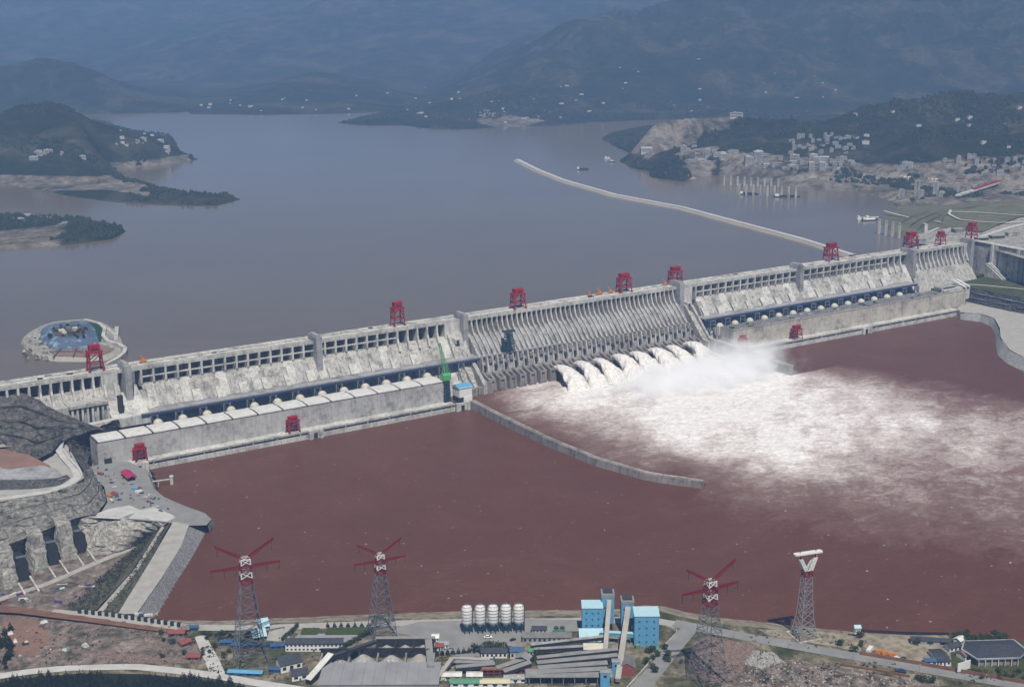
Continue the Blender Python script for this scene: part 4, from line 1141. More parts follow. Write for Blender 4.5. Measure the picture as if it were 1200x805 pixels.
# yard
sheet('yard', [(100, 553), (112, 545), (150, 540), (172, 552), (180, 572), (192, 582), (215, 592), (240, 601), (248, 608), (242, 615), (215, 616), (196, 612), (160, 609), (116, 604), (126, 588), (122, 570), (106, 556)], 14.2, 'asphalt', 'grey yard by the powerhouse end')
sheet('yard', [(100, 606), (128, 596), (152, 592), (166, 598), (148, 604), (140, 608)], 14.35, 'road_white', 'white stained patch of the yard')
sheet('yard', [(150, 607), (162, 598), (180, 594), (200, 602), (206, 606), (196, 611)], 14.38, 'road_white', 'white concrete patch near the cofferdam')
slope('bank', [(172, 552, 14.2), (180, 572, 14.2), (192, 582, 14.2), (215, 592, 14.2), (240, 601, 14.2), (248, 608, 14.2), (243, 616, 14.2)], [(180, 562, -4), (187, 586, -4), (199, 594, -4), (218, 602, -4), (243, 610, -4), (253, 617, -4), (247, 626, -4)], 'rock_pale', 40, 5, 1.0, 33, 'rough stone bank below the yard')
# cofferdam: crest road, inner berm, scrub slopes and riprap face
sheet('cofferdam_road', [(203, 611), (222, 614), (212, 640), (190, 676), (160, 719), (138, 719), (172, 664)], 14.3, 'road_pale', 'pale road along the cofferdam crest')
slope('riprap', [(216, 613, 14.25), (243, 613, 14.25)], [(158, 721, 14.25), (160, 721, 14.25)], 'riprap', 2, 2, 0, 1, 'x') if False else None
slope('riprap', [(220, 613, 14.25), (211, 642, 14.25), (190, 677, 14.25), (158, 723, 14.25)], [(249, 618, -3), (228, 655, -3), (206, 688, -3), (184, 730, -3)], 'riprap', 60, 16, 0.9, 41, 'grey riprap face of the cofferdam')
slope('scrub_slope', [(201, 611, 14.2), (172, 663, 14.2), (137, 720, 14.2)], [(193, 617, 8), (158, 672, 8), (116, 722, 8)], 'scrub', 50, 8, 0.8, 43, 'scrubby upper inner slope of the cofferdam')
road('berm_road', [(192, 617, 8.1), (160, 668, 8.1), (112, 722, 8.1)], 6.5, 'road_pale', 'pale berm road on the inner side of the cofferdam', 0.1)
slope('scrub_slope', [(189, 616, 8), (153, 671, 8), (106, 722, 8)], [(168, 634, -22), (128, 672, -22), (60, 728, -22)], 'scrub', 50, 14, 1.6, 47, 'dark scrub slope from the berm road down to the pit')
# shed, jetty, cars and containers in the yard
p = uz(150, 562, 14.3)
dv = (uz(159, 567, 14.3) - uz(143, 552, 14.3)); rz = math.atan2(dv[1], dv[0])
g = thing('open_shed', 'crimson roofed open shed at the water edge of the yard', 'shed', tuple(uz(151, 560, 14.3)), rz)
b = MB(); b.prism([(-7, 5.2), (-7, 5.6), (0, 8.2), (7, 5.6), (7, 5.2), (0, 7.7)], -17, 17); b.build('roof', 'crimson_roof', g)
for x in (-15, -5, 5, 15):
    for y in (-6, 6):
        b = MB(); b.box(x - 0.3, x + 0.3, y - 0.3, y + 0.3, 0, 5.9); b.build('post', 'grey_steel', g)
b = MB(); b.box(-16, 16, 5.4, 5.8, 0, 5.2); b.build('back_wall', 'white_wall', g)
a0 = uz(166, 566, 8); a1 = uz(201, 561, 8)
g = thing('intake_jetty', 'thin footbridge jetty with a round pump tower in the river', 'jetty', tuple(a0))
d = (a1 - a0)
b = MB(); b.beam((0, 0, 0), (d[0], d[1], 0), 2.6, 0.8); b.build('walkway', 'concrete_pale', g)
b = MB(); b.beam((0, 1.3, 1.2), (d[0], d[1] + 1.3, 1.2), 0.15); b.build('handrail', 'silver_steel', g)
b = MB(); b.cyl(d[0], d[1], -22, 3.5, 2.4, n=14); b.build('tower', 'cream', g)
b = MB(); b.cyl(d[0], d[1], 3.5, 4.8, 3.2, 2.6, n=14); b.build('cap', 'blue_pale', g)
b = MB(); b.cyl(d[0] * 0.55, d[1] * 0.55, -22, -0.4, 0.8, n=10); b.build('pile', 'concrete_pale', g)
yr = math.atan2(dv[1], dv[0])
cols = ['car_white', 'car_dark', 'car_blue', 'car_red']
spots = [(131, 566), (134, 571), (133, 577), (137, 582), (140, 586), (170, 583), (174, 588), (178, 590), (166, 578), (183, 594), (164, 572)]
for k, (a, b_) in enumerate(spots):
    car(a, b_, 14.35, yr + 1.4, cols[(k * 3 + 1) % 4], 'car parked in the grey yard between the shed and the rock face', 'cars in the powerhouse yard', 1.3)
for k, (a, b_, mt, lb) in enumerate([(122, 585, 'blue_dark_sheet', 'dark blue container below the rock face'), (128, 582, 'orange_paint', 'orange container among those below the rock face'), (134, 580, 'brick_wall', 'brown container among those below the rock face'),
                                     (131, 588, 'yellow_wall', 'yellow container nearest the white stained yard'), (158, 574, 'blue_sheet', 'blue container beside the crimson roofed shed'), (163, 577, 'white_roof', 'white container between shed and water'),
                                     (106, 550, 'sand', 'sand coloured container near the powerhouse corner'), (118, 556, 'brick_wall', 'rust red container near the powerhouse door')]):
    g = thing('container', lb, 'container', tuple(uz(a, b_, 14.35)), yr + (k % 3) * 0.5, 'containers in the yard')
    b = MB(); b.box(-5, 5, -1.7, 1.7, 0, 3.2); b.build('body', mt, g)
    b = MB()
    b.box(4.98, 5.08, -1.5, 1.5, 0.2, 3.0); b.build('door', 'grey_steel', g)
for k in range(46):
    px = rnd.uniform(112, 200); py = 548 + (px - 112) * 0.48 + rnd.uniform(-4, 20)
    if py > 600: continue
    g = thing('pallet', 'small pallet of site material lying on the grey yard', 'pallet', tuple(uz(px, py, 14.4)), rnd.uniform(0, 3), 'pallets on the yard')
    L = rnd.uniform(1.6, 4.5); b = MB(); b.box(-L / 2, L / 2, -1, 1, 0, 0.5); b.build('base', rnd.choice(('coal', 'brick_wall', 'concrete_pale')), g); b = MB(); b.box(-L / 2 + 0.2, L / 2 - 0.2, -0.9, 0.8, 0.5, 0.9 + rnd.random()); b.build('load', rnd.choice(stack_m), g)
g = thing('site_office', 'small white and blue site office beside the curved road', 'building', tuple(uz(72, 497, 56)), 0.5)
b = MB(); b.box(-6, 6, -4, 4, -4, 5); b.build('wall', 'white_wall', g)
b = MB(); b.prism([(-4.5, 5), (0, 7), (4.5, 5)], -6.5, 6.5); b.build('roof', 'blue_sheet', g)
b = MB(); b.box(-1, 1, -4.1, -3.95, 0, 3); b.build('door', 'blue_dark_sheet', g)

# ------------------------------------------------------------------ right bank
W0 = uz(1141, 284, 113); W1 = uz(1240, 303, 113)
g = thing('lock_wall', 'tall pale concrete wall with vertical joints beyond the far end of the dam', 'wall', (W0[0], W0[1], 30))
dw = (W1 - W0)[:2]; LW = np.linalg.norm(dw); dw = dw / LW; nw = np.array([dw[1], -dw[0]])
nseg = 16
for i in range(nseg):
    a = dw * (LW * i / nseg + 0.3); b_ = dw * (LW * (i + 1) / nseg - 0.3); off = nw * (2.5 if i % 5 == 4 else rnd.uniform(0, 0.5)); th = nw * -12
    m = MB(); m.extr([tuple(a + off), tuple(b_ + off), tuple(b_ + th), tuple(a + th)], 0, 83 + (1.5 if i % 5 == 4 else 0)); m.build('wall_panel', 'concrete_pale' if i % 3 else 'concrete', g)
for i in (4, 9):
    a = dw * (LW * i / nseg - 3) + nw * 6; b_ = dw * (LW * i / nseg + 3) + nw * 6; th = nw * -8
    m = MB(); m.extr([tuple(a), tuple(b_), tuple(b_ + th), tuple(a + th)], 0, 85); m.build('buttress', 'concrete_pale', g)
m = MB(); a = nw * 2 - dw * 4; b_ = dw * (LW + 4) + nw * 2; m.extr([tuple(a), tuple(b_), tuple(b_ - nw * 16), tuple(a - nw * 16)], 85.2, 87.2); m.build('coping', 'concrete_pale', g)
# ground behind and the terrace with its dark cut face
tb = MB(); tb.extr([(1199, -104), (1204, -240), (1222, -420), (1260, -800), (2600, -1500), (2600, 40), (1318, 18), (1318, -60), (1120, -78), (1120, -100)], -10, 45.5)
o = tb.build('terrace', 'grass_ground'); tag(o, 'green topped terrace beyond the dark roofed powerhouse', None, None, 'structure')
m = MB(); m.loft([(1198, -100, 45.8), (1203, -240, 45.8), (1221, -420, 45.8), (1259, -800, 45.8)], [(1195, -100, 12), (1199, -240, 12), (1214, -420, 12), (1250, -800, 12)], 70, 12, 1.6, 61); o = m.build('cut_face', 'rock_dark'); tag(o, 'dark shotcrete face of the far terrace', None, None, 'structure')
for z in (36.0, 25.0):
    m = MB(); m.loft([(1194.6 + (z - 25) * 0.12, -104, z), (1199, -240, z), (1217, -420, z), (1252, -800, z)], [(1198.5, -104, z + 0.4), (1203, -240, z + 0.4), (1221, -420, z + 0.4), (1256, -800, z + 0.4)], 40, 1, 0.3, 5); o = m.build('cut_bench', 'concrete_grey'); tag(o, 'thin bench line on the dark shotcrete face, ' + ('upper' if z > 30 else 'lower'), None, None, 'structure')
road('road', [(1120, 333, 46), (1150, 334, 46), (1200, 339, 46), (1260, 346, 46)], 9, 'road_pale', 'pale road along the edge of the far terrace', 0.25)
sheet('platform', [(1122, 361), (1128, 357), (1134, 352), (1150, 356), (1188, 364), (1230, 376), (1260, 400), (1260, 446), (1200, 420), (1184, 411), (1176, 402), (1172, 392), (1172, 384), (1166, 374), (1150, 368), (1126, 366)], 13.2, 'road_pale', 'pale quay road curving round the far tailwater')
slope('quay_face', [(1121, 363, 13.2), (1126, 366, 13.2), (1150, 368, 13.2), (1166, 374, 13.2), (1172, 384, 13.2), (1172, 392, 13.2), (1176, 402, 13.2), (1184, 411, 13.2), (1200, 420, 13.2), (1230, 432, 13.2), (1300, 450, 13.2)],
      [(1121, 374, -4), (1126, 377, -4), (1148, 380, -4), (1160, 385, -4), (1165, 396, -4), (1165, 408, -4), (1167, 420, -4), (1178, 430, -4), (1200, 440, -4), (1230, 453, -4), (1300, 472, -4)], 'riprap', 60, 6, 0.4, 71, 'dark paved bank of the curved quay')
kerb_line('kerb_wall', [(1124, 366, 13.2), (1150, 368, 13.2), (1166, 374, 13.2), (1172, 385, 13.2), (1173, 396, 13.2), (1184, 411, 13.2), (1205, 422, 13.2)], 0.9, 1.5, 'concrete_pale', 'low pale kerb wall edging the curved quay')
g = thing('quay_post', 'short white gauge post at the quay edge', 'post', tuple(uz(1147, 374, 0)))
b = MB(); b.cyl(0, 0, -4, 15, 1.5, n=10); b.build('shaft', 'white_paint', g); b = MB(); b.cyl(0, 0, 15, 16.4, 2.4, n=10); b.build('cap', 'white_paint', g)
# small works at the dam's far toe
g = thing('unloading_bay', 'low pale unloading bay with two white ramps at the far toe of the dam', 'building', (1150, -120, 45.5))
b = MB(); b.box(-50, 32, -10, 18, -20, 8); b.build('block', 'concrete_pale', g)
for x in (12, 24):
    b = MB(); b.prism([(-14, 8), (20, 18), (20, 19), (-14, 9)], x - 3.5, x + 3.5); b.build('ramp', 'white_roof', g)
b = MB(); b.box(-52, -4, -4, 16, 8.0, 12); b.build('upper_block', 'concrete_grey', g)
b = MB(); b.box(-46, -10, -4.3, -3.8, 8.5, 11); b.build('opening_shade', 'dark_and_shade', g)  # dark panel painted as shade of the long opening
g = thing('stair_ramp', 'ribbed white stair ramps below the lock wall', 'ramp', (1325, -110, 45.5))
for i in range(4):
    b = MB(); b.prism([(0, 0), (50, 30), (50, 31.5), (0, 1.5)], i * 7, i * 7 + 2.6); b.build('ramp', 'white_roof', g)
b = MB(); b.prism([(4, 0), (54, 30), (54, 0)], -4, 30); b.build('ramp_block', 'concrete', g)
# ------------------------------------------------------------------ trees: crowns of many small leaf faces
def crown_mesh(seed, kind):
    r = random.Random(seed); v = []; f = []
    def leaf(c, s):
        n = Vector((r.uniform(-1, 1), r.uniform(-1, 1), r.uniform(-0.2, 1))).normalized()
        a = n.cross(Vector((r.uniform(-1, 1), r.uniform(-1, 1), 0.3))).normalized(); b = n.cross(a)
        k = len(v); c = Vector(c)
        for i, j in ((-1, -0.6), (1, -0.6), (0.7, 0.8), (-0.6, 0.9)): v.append(tuple(c + a * (s * i) + b * (s * j)))
        f.append((k, k + 1, k + 2, k + 3))
    if kind == 'cone':
        for i in range(190):
            h = r.random() ** 1.3; a = r.uniform(0, 6.283); rad = (1 - h) * 0.27 * r.uniform(0.45, 1.1)
            leaf((rad * math.cos(a), rad * math.sin(a), 0.14 + 0.86 * h), 0.05 * (1.25 - h))
    else:
        blobs = [(r.uniform(-0.22, 0.22), r.uniform(-0.22, 0.22), r.uniform(0.42, 0.8), r.uniform(0.14, 0.25)) for _ in range(7)]
        for bx, by, bz, br in blobs:
            for i in range(30):
                d = Vector((r.gauss(0, 1), r.gauss(0, 1), r.gauss(0, 0.8))).normalized() * br * r.uniform(0.6, 1.08)
                leaf((bx + d.x, by + d.y, bz + d.z), 0.052)
    me = bpy.data.meshes.new('crown'); me.from_pydata(v, [], f); me.update()
    return me
TREES = {}
for kind, mt, n in (('cone', 'leaf_dark', 3), ('round', 'leaf', 4)):
    for i in range(n):
        c = crown_mesh(100 + i + (50 if kind == 'cone' else 0), kind); c.materials.append(M[mt])
        t = MB()
        t.cyl(0, 0, 0, 0.45, 0.03, 0.014, 6)
        for a in (0.4, 2.5, 4.6): t.beam((0, 0, 0.33), (0.16 * math.cos(a), 0.16 * math.sin(a), 0.55), 0.014)
        tm = t.mesh('trunk'); tm.materials.append(M['bark'])
        TREES[kind, i] = (c, tm)
def tree(p, h, kind, label, group, wide=1.0):
    i = rnd.randrange(3 if kind == 'cone' else 4); c, tm = TREES[kind, i]
    g = thing('conifer_tree' if kind == 'cone' else 'leafy_tree', label, 'tree', tuple(p), rnd.uniform(0, 6.28), group)
    g.scale = (h * wide, h * wide, h)
    put('crown', c, None, g); put('trunk', tm, None, g)
    return g

# ------------------------------------------------------------------ reservoir: breakwater, peninsula, pillars, boats
BW = [(606, 187), (630, 199), (660, 211), (720, 228), (800, 243), (860, 259), (940, 280), (1000, 299)]
C_ = resample([(*uz(a, b, 80)[:2], 0) for a, b in BW], 60)[:, :2]
d = np.gradient(C_, axis=0); d /= np.linalg.norm(d, axis=1)[:, None]; n = np.stack([-d[:, 1], d[:, 0]], 1)
g = thing('breakwater', 'long pale stone breakwater curving across the reservoir to the dam', 'breakwater', (C_[0][0], C_[0][1], ZR))
m = MB(); K = len(C_); prof = [(-26, -10), (-9, 5.2), (9, 5.2), (24, -10)]
v = []
for i in range(K):
    w = 1.0 + 0.25 * math.sin(i * 1.7) * 0.3
    for q, z in prof:
        jz = float(fbm(np.array([i * 0.7]), np.array([q * 0.3]), 3, 5)[0] - 0.5) * 1.2
        pt = C_[i] + n[i] * q * w - C_[0]; v.append((pt[0], pt[1], z + jz))
m.add(v, [(i * 4 + k, (i + 1) * 4 + k, (i + 1) * 4 + k + 1, i * 4 + k + 1) for i in range(K - 1) for k in range(3)] + [(3, 2, 1, 0)])
m.build('stone_bank', 'aggregate', g)
m = MB(); v = []
for i in range(K):
    for q in (-7, 7):
        pt = C_[i] + n[i] * q - C_[0]; v.append((pt[0], pt[1], 6.2))
m.add(v, [(2 * i, 2 * i + 2, 2 * i + 3, 2 * i + 1) for i in range(K - 1)]); m.build('crest_track', 'road_white', g)

# round works peninsula in front of the near end of the dam
def outline(pts, z): return [tuple(uz(a, b, z)[:2]) for a, b in pts]
pen = thing('works_peninsula', 'round works island with blue sheeted slopes and a curved quay wall upstream of the dam', 'island', tuple(uz(90, 402, ZR)))
o0 = np.array([*uz(90, 402, ZR)[:2]])
def ring_loft(A, za, B, zb, mt, name, nu=60, nv=4, amp=0.8, seed=1):
    m = MB(); a = [(x - o0[0], y - o0[1], za - ZR) for x, y in outline(A, za)]; b = [(x - o0[0], y - o0[1], zb - ZR) for x, y in outline(B, zb)]
    m.loft(a + a[:1], b + b[:1], nu, nv, amp, seed); return m.build(name, mt, pen)
def cap(A, z, mt, name):
    P = [(x - o0[0], y - o0[1], z - ZR) for x, y in outline(A, z)]
    ar = sum(P[i][0] * P[(i + 1) % len(P)][1] - P[(i + 1) % len(P)][0] * P[i][1] for i in range(len(P)))
    if ar < 0: P = P[::-1]
    m = MB(); m.add(P, [tuple(range(len(P)))]); return m.build(name, mt, pen)
base = [(23, 404), (26, 395), (34, 388), (48, 381), (60, 377), (85, 374), (104, 373), (124, 378), (140, 388), (146, 399), (150, 409), (142, 419), (126, 427), (100, 428), (64, 427), (44, 424), (34, 416)]
top1 = [(27, 402), (31, 394), (40, 388), (52, 382), (64, 378), (86, 376), (103, 375), (120, 380), (132, 389), (136, 398), (138, 406), (132, 413), (120, 417), (98, 418), (66, 418), (46, 414), (38, 409)]
ring_loft(base, 72, top1, 80, 'aggregate', 'stone_bank', 70, 4, 0.8, 2)
cap(top1, 79.8, 'rock_pale', 'ground')
s_hi = [(52, 386), (64, 380), (84, 379), (96, 378), (104, 382), (108, 396), (92, 402), (66, 401), (56, 396)]
s_lo = [(46, 392), (50, 384), (62, 379), (86, 376.5), (104, 376), (112, 384), (118, 401), (94, 410), (62, 410), (50, 402)]
ring_loft(s_lo, 80, [(60, 388), (66, 384), (82, 381), (94, 381), (100, 384), (100, 392), (92, 394), (72, 395), (64, 393)], 93, 'blue_sheet_weathered' if 'blue_sheet_weathered' in M else 'blue_pale', 'sheeted_slope', 50, 5, 0.6, 4)
cap([(60, 388), (66, 384), (82, 381), (94, 381), (100, 384), (100, 392), (92, 394), (72, 395), (64, 393)], 93.2, 'rock_dark', 'summit_yard')
for k, (a, b_, w) in enumerate([(72, 388, 10), (80, 386, 8), (88, 387, 9), (84, 391, 12), (75, 391, 7)]):
    p_ = uz(a, b_, 93); m = MB(); m.box(p_[0] - o0[0] - w / 2, p_[0] - o0[0] + w / 2, p_[1] - o0[1] - 5, p_[1] - o0[1] + 5, 18, 18 + 3 + k % 3); m.build('summit_hut', ('concrete_pale', 'grey_roof', 'concrete_pale', 'dark_roof', 'cream')[k], pen)
for k in range(26):
    a_ = rnd.uniform(58, 104); b2 = rnd.uniform(382, 396)
    p_ = uz(a_, b2, 92); m = MB(); r_ = rnd.uniform(2, 4.5)
    m.lathe(p_[0] - o0[0], p_[1] - o0[1], [(r_, 16), (r_ * 1.1, 17.5), (r_ * 0.6, 19 + r_ * 0.4), (0.2, 19.6 + r_ * 0.5)], 7); m.build('shrub', 'leaf_dark', pen)
for k in range(40):
    a_ = rnd.uniform(28, 66); b2 = rnd.uniform(388, 420)
    p_ = uz(a_, b2, 80); m = MB(); r_ = rnd.uniform(1.5, 4.5); m.frus(p_[0] - o0[0], p_[1] - o0[1], 3.5, 6 + r_ * 0.5, r_ * 2, r_ * 1.6, r_ * 1.1, r_ * 0.8); m.build('boulder', rnd.choice(('rock_pale', 'rock_grey', 'rock_dark')), pen)
cap([(102, 380), (104, 376), (112, 378), (121, 383), (120, 392), (118, 400), (110, 396)], 81.5, 'green_lawn' if 'green_lawn' in M else 'leaf', 'green_slope')
cap([(66, 417), (58, 412), (74, 409), (96, 409), (116, 404), (126, 405), (134, 409), (120, 416), (98, 418)], 80.6, 'rubble_pink', 'paved_apron')
for A in ([(62, 419), (72, 409), (76, 406)], [(86, 418), (90, 408)], [(58, 412), (98, 412)]):
    P = [uz(a, b_, 81) for a, b_ in A]; m = MB()
    for p0_, p1_ in zip(P[:-1], P[1:]): m.beam((p0_[0] - o0[0], p0_[1] - o0[1], 6.2), (p1_[0] - o0[0], p1_[1] - o0[1], 6.2), 2.2, 1.0)
    m.build('drain', 'rock_dark', pen)
QW = [(99, 375), (116, 379), (123, 385), (121, 394), (126, 400), (138, 403), (147, 408), (146, 413), (138, 420), (124, 427)]
P = resample([(*uz(a, b_, 82)[:2], 0) for a, b_ in QW], 34)[:, :2] - o0
for i in range(len(P) - 1):
    m = MB(); m.beam((*P[i], 2), (*P[i + 1], 2), 6.5, 13.5); m.build('quay_wall', 'concrete_pale', pen)
for i in range(4):
    p_ = uz(127 + i * 3, 386 + i * 2.6, 80) - [o0[0], o0[1], 0]; m = MB(); m.box(p_[0] - 2, p_[0] + 2, p_[1] - 9, p_[1] + 9, -4, 6); m.build('mooring_block', 'concrete_pale', pen)
m = MB(); q0 = uz(137, 384, 80); q1 = uz(136, 398, 80); m.beam((q0[0] - o0[0], q0[1] - o0[1], 3), (q1[0] - o0[0], q1[1] - o0[1], 3), 7, 9); m.build('outer_pier', 'concrete_pale', pen)

def pillar(px, py, h, w, label, group, mt='concrete_pale', capw=1.25, name='mooring_pillar'):
    p = uz(px, py, ZR)
    g = thing(name, label, 'pillar', (p[0], p[1], ZR), 0.3, group)
    b = MB(); b.frus(0, 0, -15, h, w * 1.12, w * 1.12, w, w); b.build('shaft', mt, g)
    b = MB(); b.box(-w * capw / 2, w * capw / 2, -w * capw / 2, w * capw / 2, h, h + 1.6); b.build('cap', mt, g)
ordn = ['first', 'second', 'third', 'fourth', 'fifth', 'sixth', 'seventh', 'eighth', 'ninth']
for i in range(9):
    pillar(848.5 + i * 7.9, 216.5 + i * 0.42, 26, 4.0, ordn[i] + ' slim white pillar from the left in the farther mooring row', 'mooring pillars in the far row')
    pillar(866 + i * 8.3, 228.5 + i * 0.42, 31, 4.2, ordn[i] + ' slim white pillar from the left in the nearer mooring row', 'mooring pillars in the near row')
for i in range(4):
    pillar(1030 + i * 7.8, 274 + i * 1.8, 36, 5.0, ordn[i] + ' tall white pillar from the left beside the terraced hill', 'tall pillars by the terraced hill')
for i, (px, py, h, lb) in enumerate([(1056, 236, 34, 'tall grey pier nearest the open water at the lock entrance'), (1074, 233, 52, 'tallest grey pier of the lock entrance'), (1079, 237, 34, 'short grey pier against the tallest one at the lock entrance'), (1096, 233, 48, 'second tall grey pier of the lock entrance'),
                                     (1103, 236, 28, 'stocky grey pier before the gap of the lock entrance'), (1121, 231, 40, 'grey pier before the lock gallery')]):
    pillar(px, py, h, 12, lb, 'piers of the lock entrance', 'concrete', 1.0, 'lock_pier')
for i in range(7):
    pillar(1127 + i * 7.5, 233 - i * 3.4, 24, 8, ordn[i] + ' pier under the lock approach gallery', 'piers of the lock gallery', 'concrete', 1.0, 'lock_pier')
p0 = uz(1122, 227, 104); p1 = uz(1182, 208, 104)
g = thing('lock_gallery', 'stepped concrete lock gallery with red railings on the far shore', 'bridge', (p0[0], p0[1], 98))
b = MB(); dd = p1 - p0; b.beam((0, 0, 0), (dd[0], dd[1], 0), 14, 5); b.build('deck', 'concrete_pale', g)
b = MB(); b.beam((dd[0] * 0.3, dd[1] * 0.3, 4.5), (dd[0] * 0.85, dd[1] * 0.85, 4.5), 9, 3.4); b.build('red_gantry', 'red_steel', g)
b = MB(); b.box(dd[0] - 8, dd[0] + 8, dd[1] - 8, dd[1] + 8, 2, 34); b.build('tower', 'concrete_pale', g)
p0 = uz(1120, 211, 100); p1 = uz(1160, 210, 100)
g = thing('red_banner', 'long thin red banner strip on the far lock wall', 'banner', tuple(p0))
dd = p1 - p0; b = MB(); b.beam((0, 0, 2), (dd[0], dd[1], 2), 0.8, 4.2); b.build('cloth', 'red_steel', g)
b = MB(); b.beam((0, 0, -1), (dd[0], dd[1], -1), 0.5, 1.0); b.build('rail', 'white_paint', g)
# letter boards on the far bank (illegible at this distance): pale boards with a red stroke
for k in range(15):
    px = 1031.5 + k * 4.25 if k < 10 else 1081 + (k - 10) * 4.2
    py = 207 + (k * 0.42)
    p = uz(px, py, 92)
    g = thing('letter_board', ordn[k] + ' pale letter board of the longer row on the far bank' if k < 9 else ('last letter board of the longer row on the far bank' if k == 9 else ordn[k - 10] + ' pale letter board of the shorter row on the far bank'), 'sign', tuple(p), -0.57, 'letter boards on the far bank')
    s = 4.0
    b = MB(); b.add([(-s, 0, 0), (s, 0, 0), (s, 3.5, 8.5), (-s, 3.5, 8.5), (-s, 0.6, 0), (s, 0.6, 0), (s, 4.1, 8.5), (-s, 4.1, 8.5)], [(0, 1, 2, 3), (7, 6, 5, 4), (0, 4, 5, 1), (1, 5, 6, 2), (2, 6, 7, 3), (3, 7, 4, 0)]); b.build('board', 'white_paint', g)
    b = MB(); b.beam((-s * 0.6, 0.6, 2.2), (s * 0.6, 2.6, 7.0), 1.0, 1.0); b.beam((-s * 0.5, 2.2, 6.5), (s * 0.2, 0.9, 3.2), 0.9, 0.9); b.build('stroke', 'red_steel', g)

def barge(px, py, L, w, rz, label, mt, cargo):
    p = uz(px, py, ZR)
    g = thing('cargo_barge', label, 'boat', (p[0], p[1], ZR), rz, 'boats on the reservoir')
    b = MB(); b.extr([(-L / 2, -w / 2), (L * 0.38, -w / 2), (L / 2, -w * 0.15), (L / 2, w * 0.15), (L * 0.38, w / 2), (-L / 2, w / 2)], -1, 3.0); b.build('hull', mt, g)
    b = MB(); b.box(-L * 0.46, -L * 0.3, -w * 0.4, w * 0.4, 3.0, 9); h = b.build('deckhouse', 'white_paint', g)
    b = MB(); b.box(-L * 0.3 - 0.2, -L * 0.3 + 0.1, -w * 0.3, w * 0.3, 6.4, 8.2); b.build('window', 'window_glass', h)
    b = MB(); b.prism([(-w * 0.4, 3.0), (0, 6.0), (w * 0.4, 3.0)], -L * 0.26, L * 0.34); b.build('cargo', cargo, g)
barge(683, 199, 44, 11, -0.5, 'dark barge in open water beyond the breakwater tip', 'car_dark', 'coal')
barge(1012, 257, 40, 12, -0.35, 'white hulled barge leftmost of the moored group by the terraced hill', 'white_paint', 'grey_yard')
barge(1019, 258.5, 44, 12, -0.35, 'middle barge of the moored group by the terraced hill', 'car_dark', 'white_roof')
barge(1023, 256.5, 46, 12, -0.35, 'farthest barge of the moored group by the terraced hill', 'car_blue', 'aggregate')
barge(877, 228, 60, 12, -0.55, 'long dark barge tied along the left half of the nearer pillars', 'car_dark', 'coal')
barge(922, 231, 80, 12, -0.55, 'long dark barge tied along the right half of the nearer pillars', 'car_dark', 'coal')
barge(712, 186, 26, 9, 0.2, 'small pale boat nearest the far headland', 'white_paint', 'aggregate')
barge(718, 190, 24, 9, 0.4, 'small dark boat beside the far headland', 'car_dark', 'aggregate')

# terraced green hill with white paths at the far end of the dam
TG = thing('terraced_hill', 'x', 'hill') if False else None
G_lo = [(1030, 262), (1036, 254), (1045, 247), (1056, 241), (1070, 238), (1110, 236), (1200, 228), (1420, 224)]
G_hi = [(1044, 264), (1052, 257), (1064, 251), (1078, 246), (1092, 243), (1120, 240), (1200, 233), (1420, 230)]
slope('terraced_hill', [(a, b_, 74) for a, b_ in [(1058, 282), (1044, 274)] + G_lo], [(a, b_, 84) for a, b_ in [(1072, 276), (1056, 270)] + G_hi], 'terrace_grass', 60, 6, 0.8, 81, 'green terraced bank dropping to the reservoir')
slope('terraced_hill', [(a, b_, 84) for a, b_ in [(1072, 276), (1056, 270)] + G_hi], [(a, b_, 106) for a, b_ in [(1110, 268), (1104, 262), (1104, 258), (1106, 254), (1112, 250), (1122, 246), (1136, 243), (1160, 240), (1230, 234), (1420, 231)]], 'terrace_grass', 60, 8, 0.9, 83, 'green upper terraces of the hill by the dam')
slope('terraced_hill', [(a, b_, 106) for a, b_ in [(1110, 268), (1104, 262), (1106, 254), (1122, 246), (1160, 240), (1230, 234), (1420, 231)]], [(a, b_, 108) for a, b_ in [(1150, 272), (1160, 268), (1172, 262), (1190, 256), (1210, 250), (1280, 244), (1420, 240)]], 'terrace_grass', 50, 8, 0.9, 85, 'rounded green top of the terraced hill')
sheet('ground', [(1058, 284), (1072, 275), (1112, 267), (1152, 271), (1212, 249), (1420, 239), (1420, 330), (1230, 312), (1142, 286), (1100, 288)], 105.5, 'rock_pale', 'rocky ground between the dam end and the terraced hill')
for k, A in enumerate(([(1036, 248, 82), (1050, 252, 84), (1066, 256, 86), (1084, 257, 92), (1103, 262, 106)], [(1114, 247, 106.5), (1112, 252, 107), (1124, 258, 107.2), (1150, 261, 107.5), (1172, 262, 108), (1210, 260, 108)], [(1114, 249, 107), (1150, 250, 107.4), (1190, 253, 107.8), (1220, 254, 108)], [(1100, 268, 106), (1085, 274, 100), (1072, 279, 96)])):
    road('path', A, 7, 'road_white', ('first', 'second', 'third', 'fourth')[k] + ' pale path across the terraced hill', 2.4)
for k, A in enumerate(([(1056, 262, 88), (1070, 254, 92), (1090, 248, 94)], [(1066, 266, 92), (1078, 258, 96), (1098, 250, 98)], [(1076, 268, 96), (1088, 261, 100), (1104, 253, 102)])):
    road('terrace_step', A, 3, 'grass_ground', 'narrow dark terrace line of the green hill, ' + ('lowest', 'middle', 'highest')[k], 3.0)
road('road', [(1133, 284, 106), (1160, 274, 106), (1185, 266, 106), (1220, 258, 106)], 14, 'road_white', 'white road climbing from the dam end past the terraced hill', 0.4)
road('road', [(1090, 284, 106), (1108, 272, 106), (1116, 266, 106)], 10, 'road_pale', 'pale ramp behind the small crest crane', 0.4)
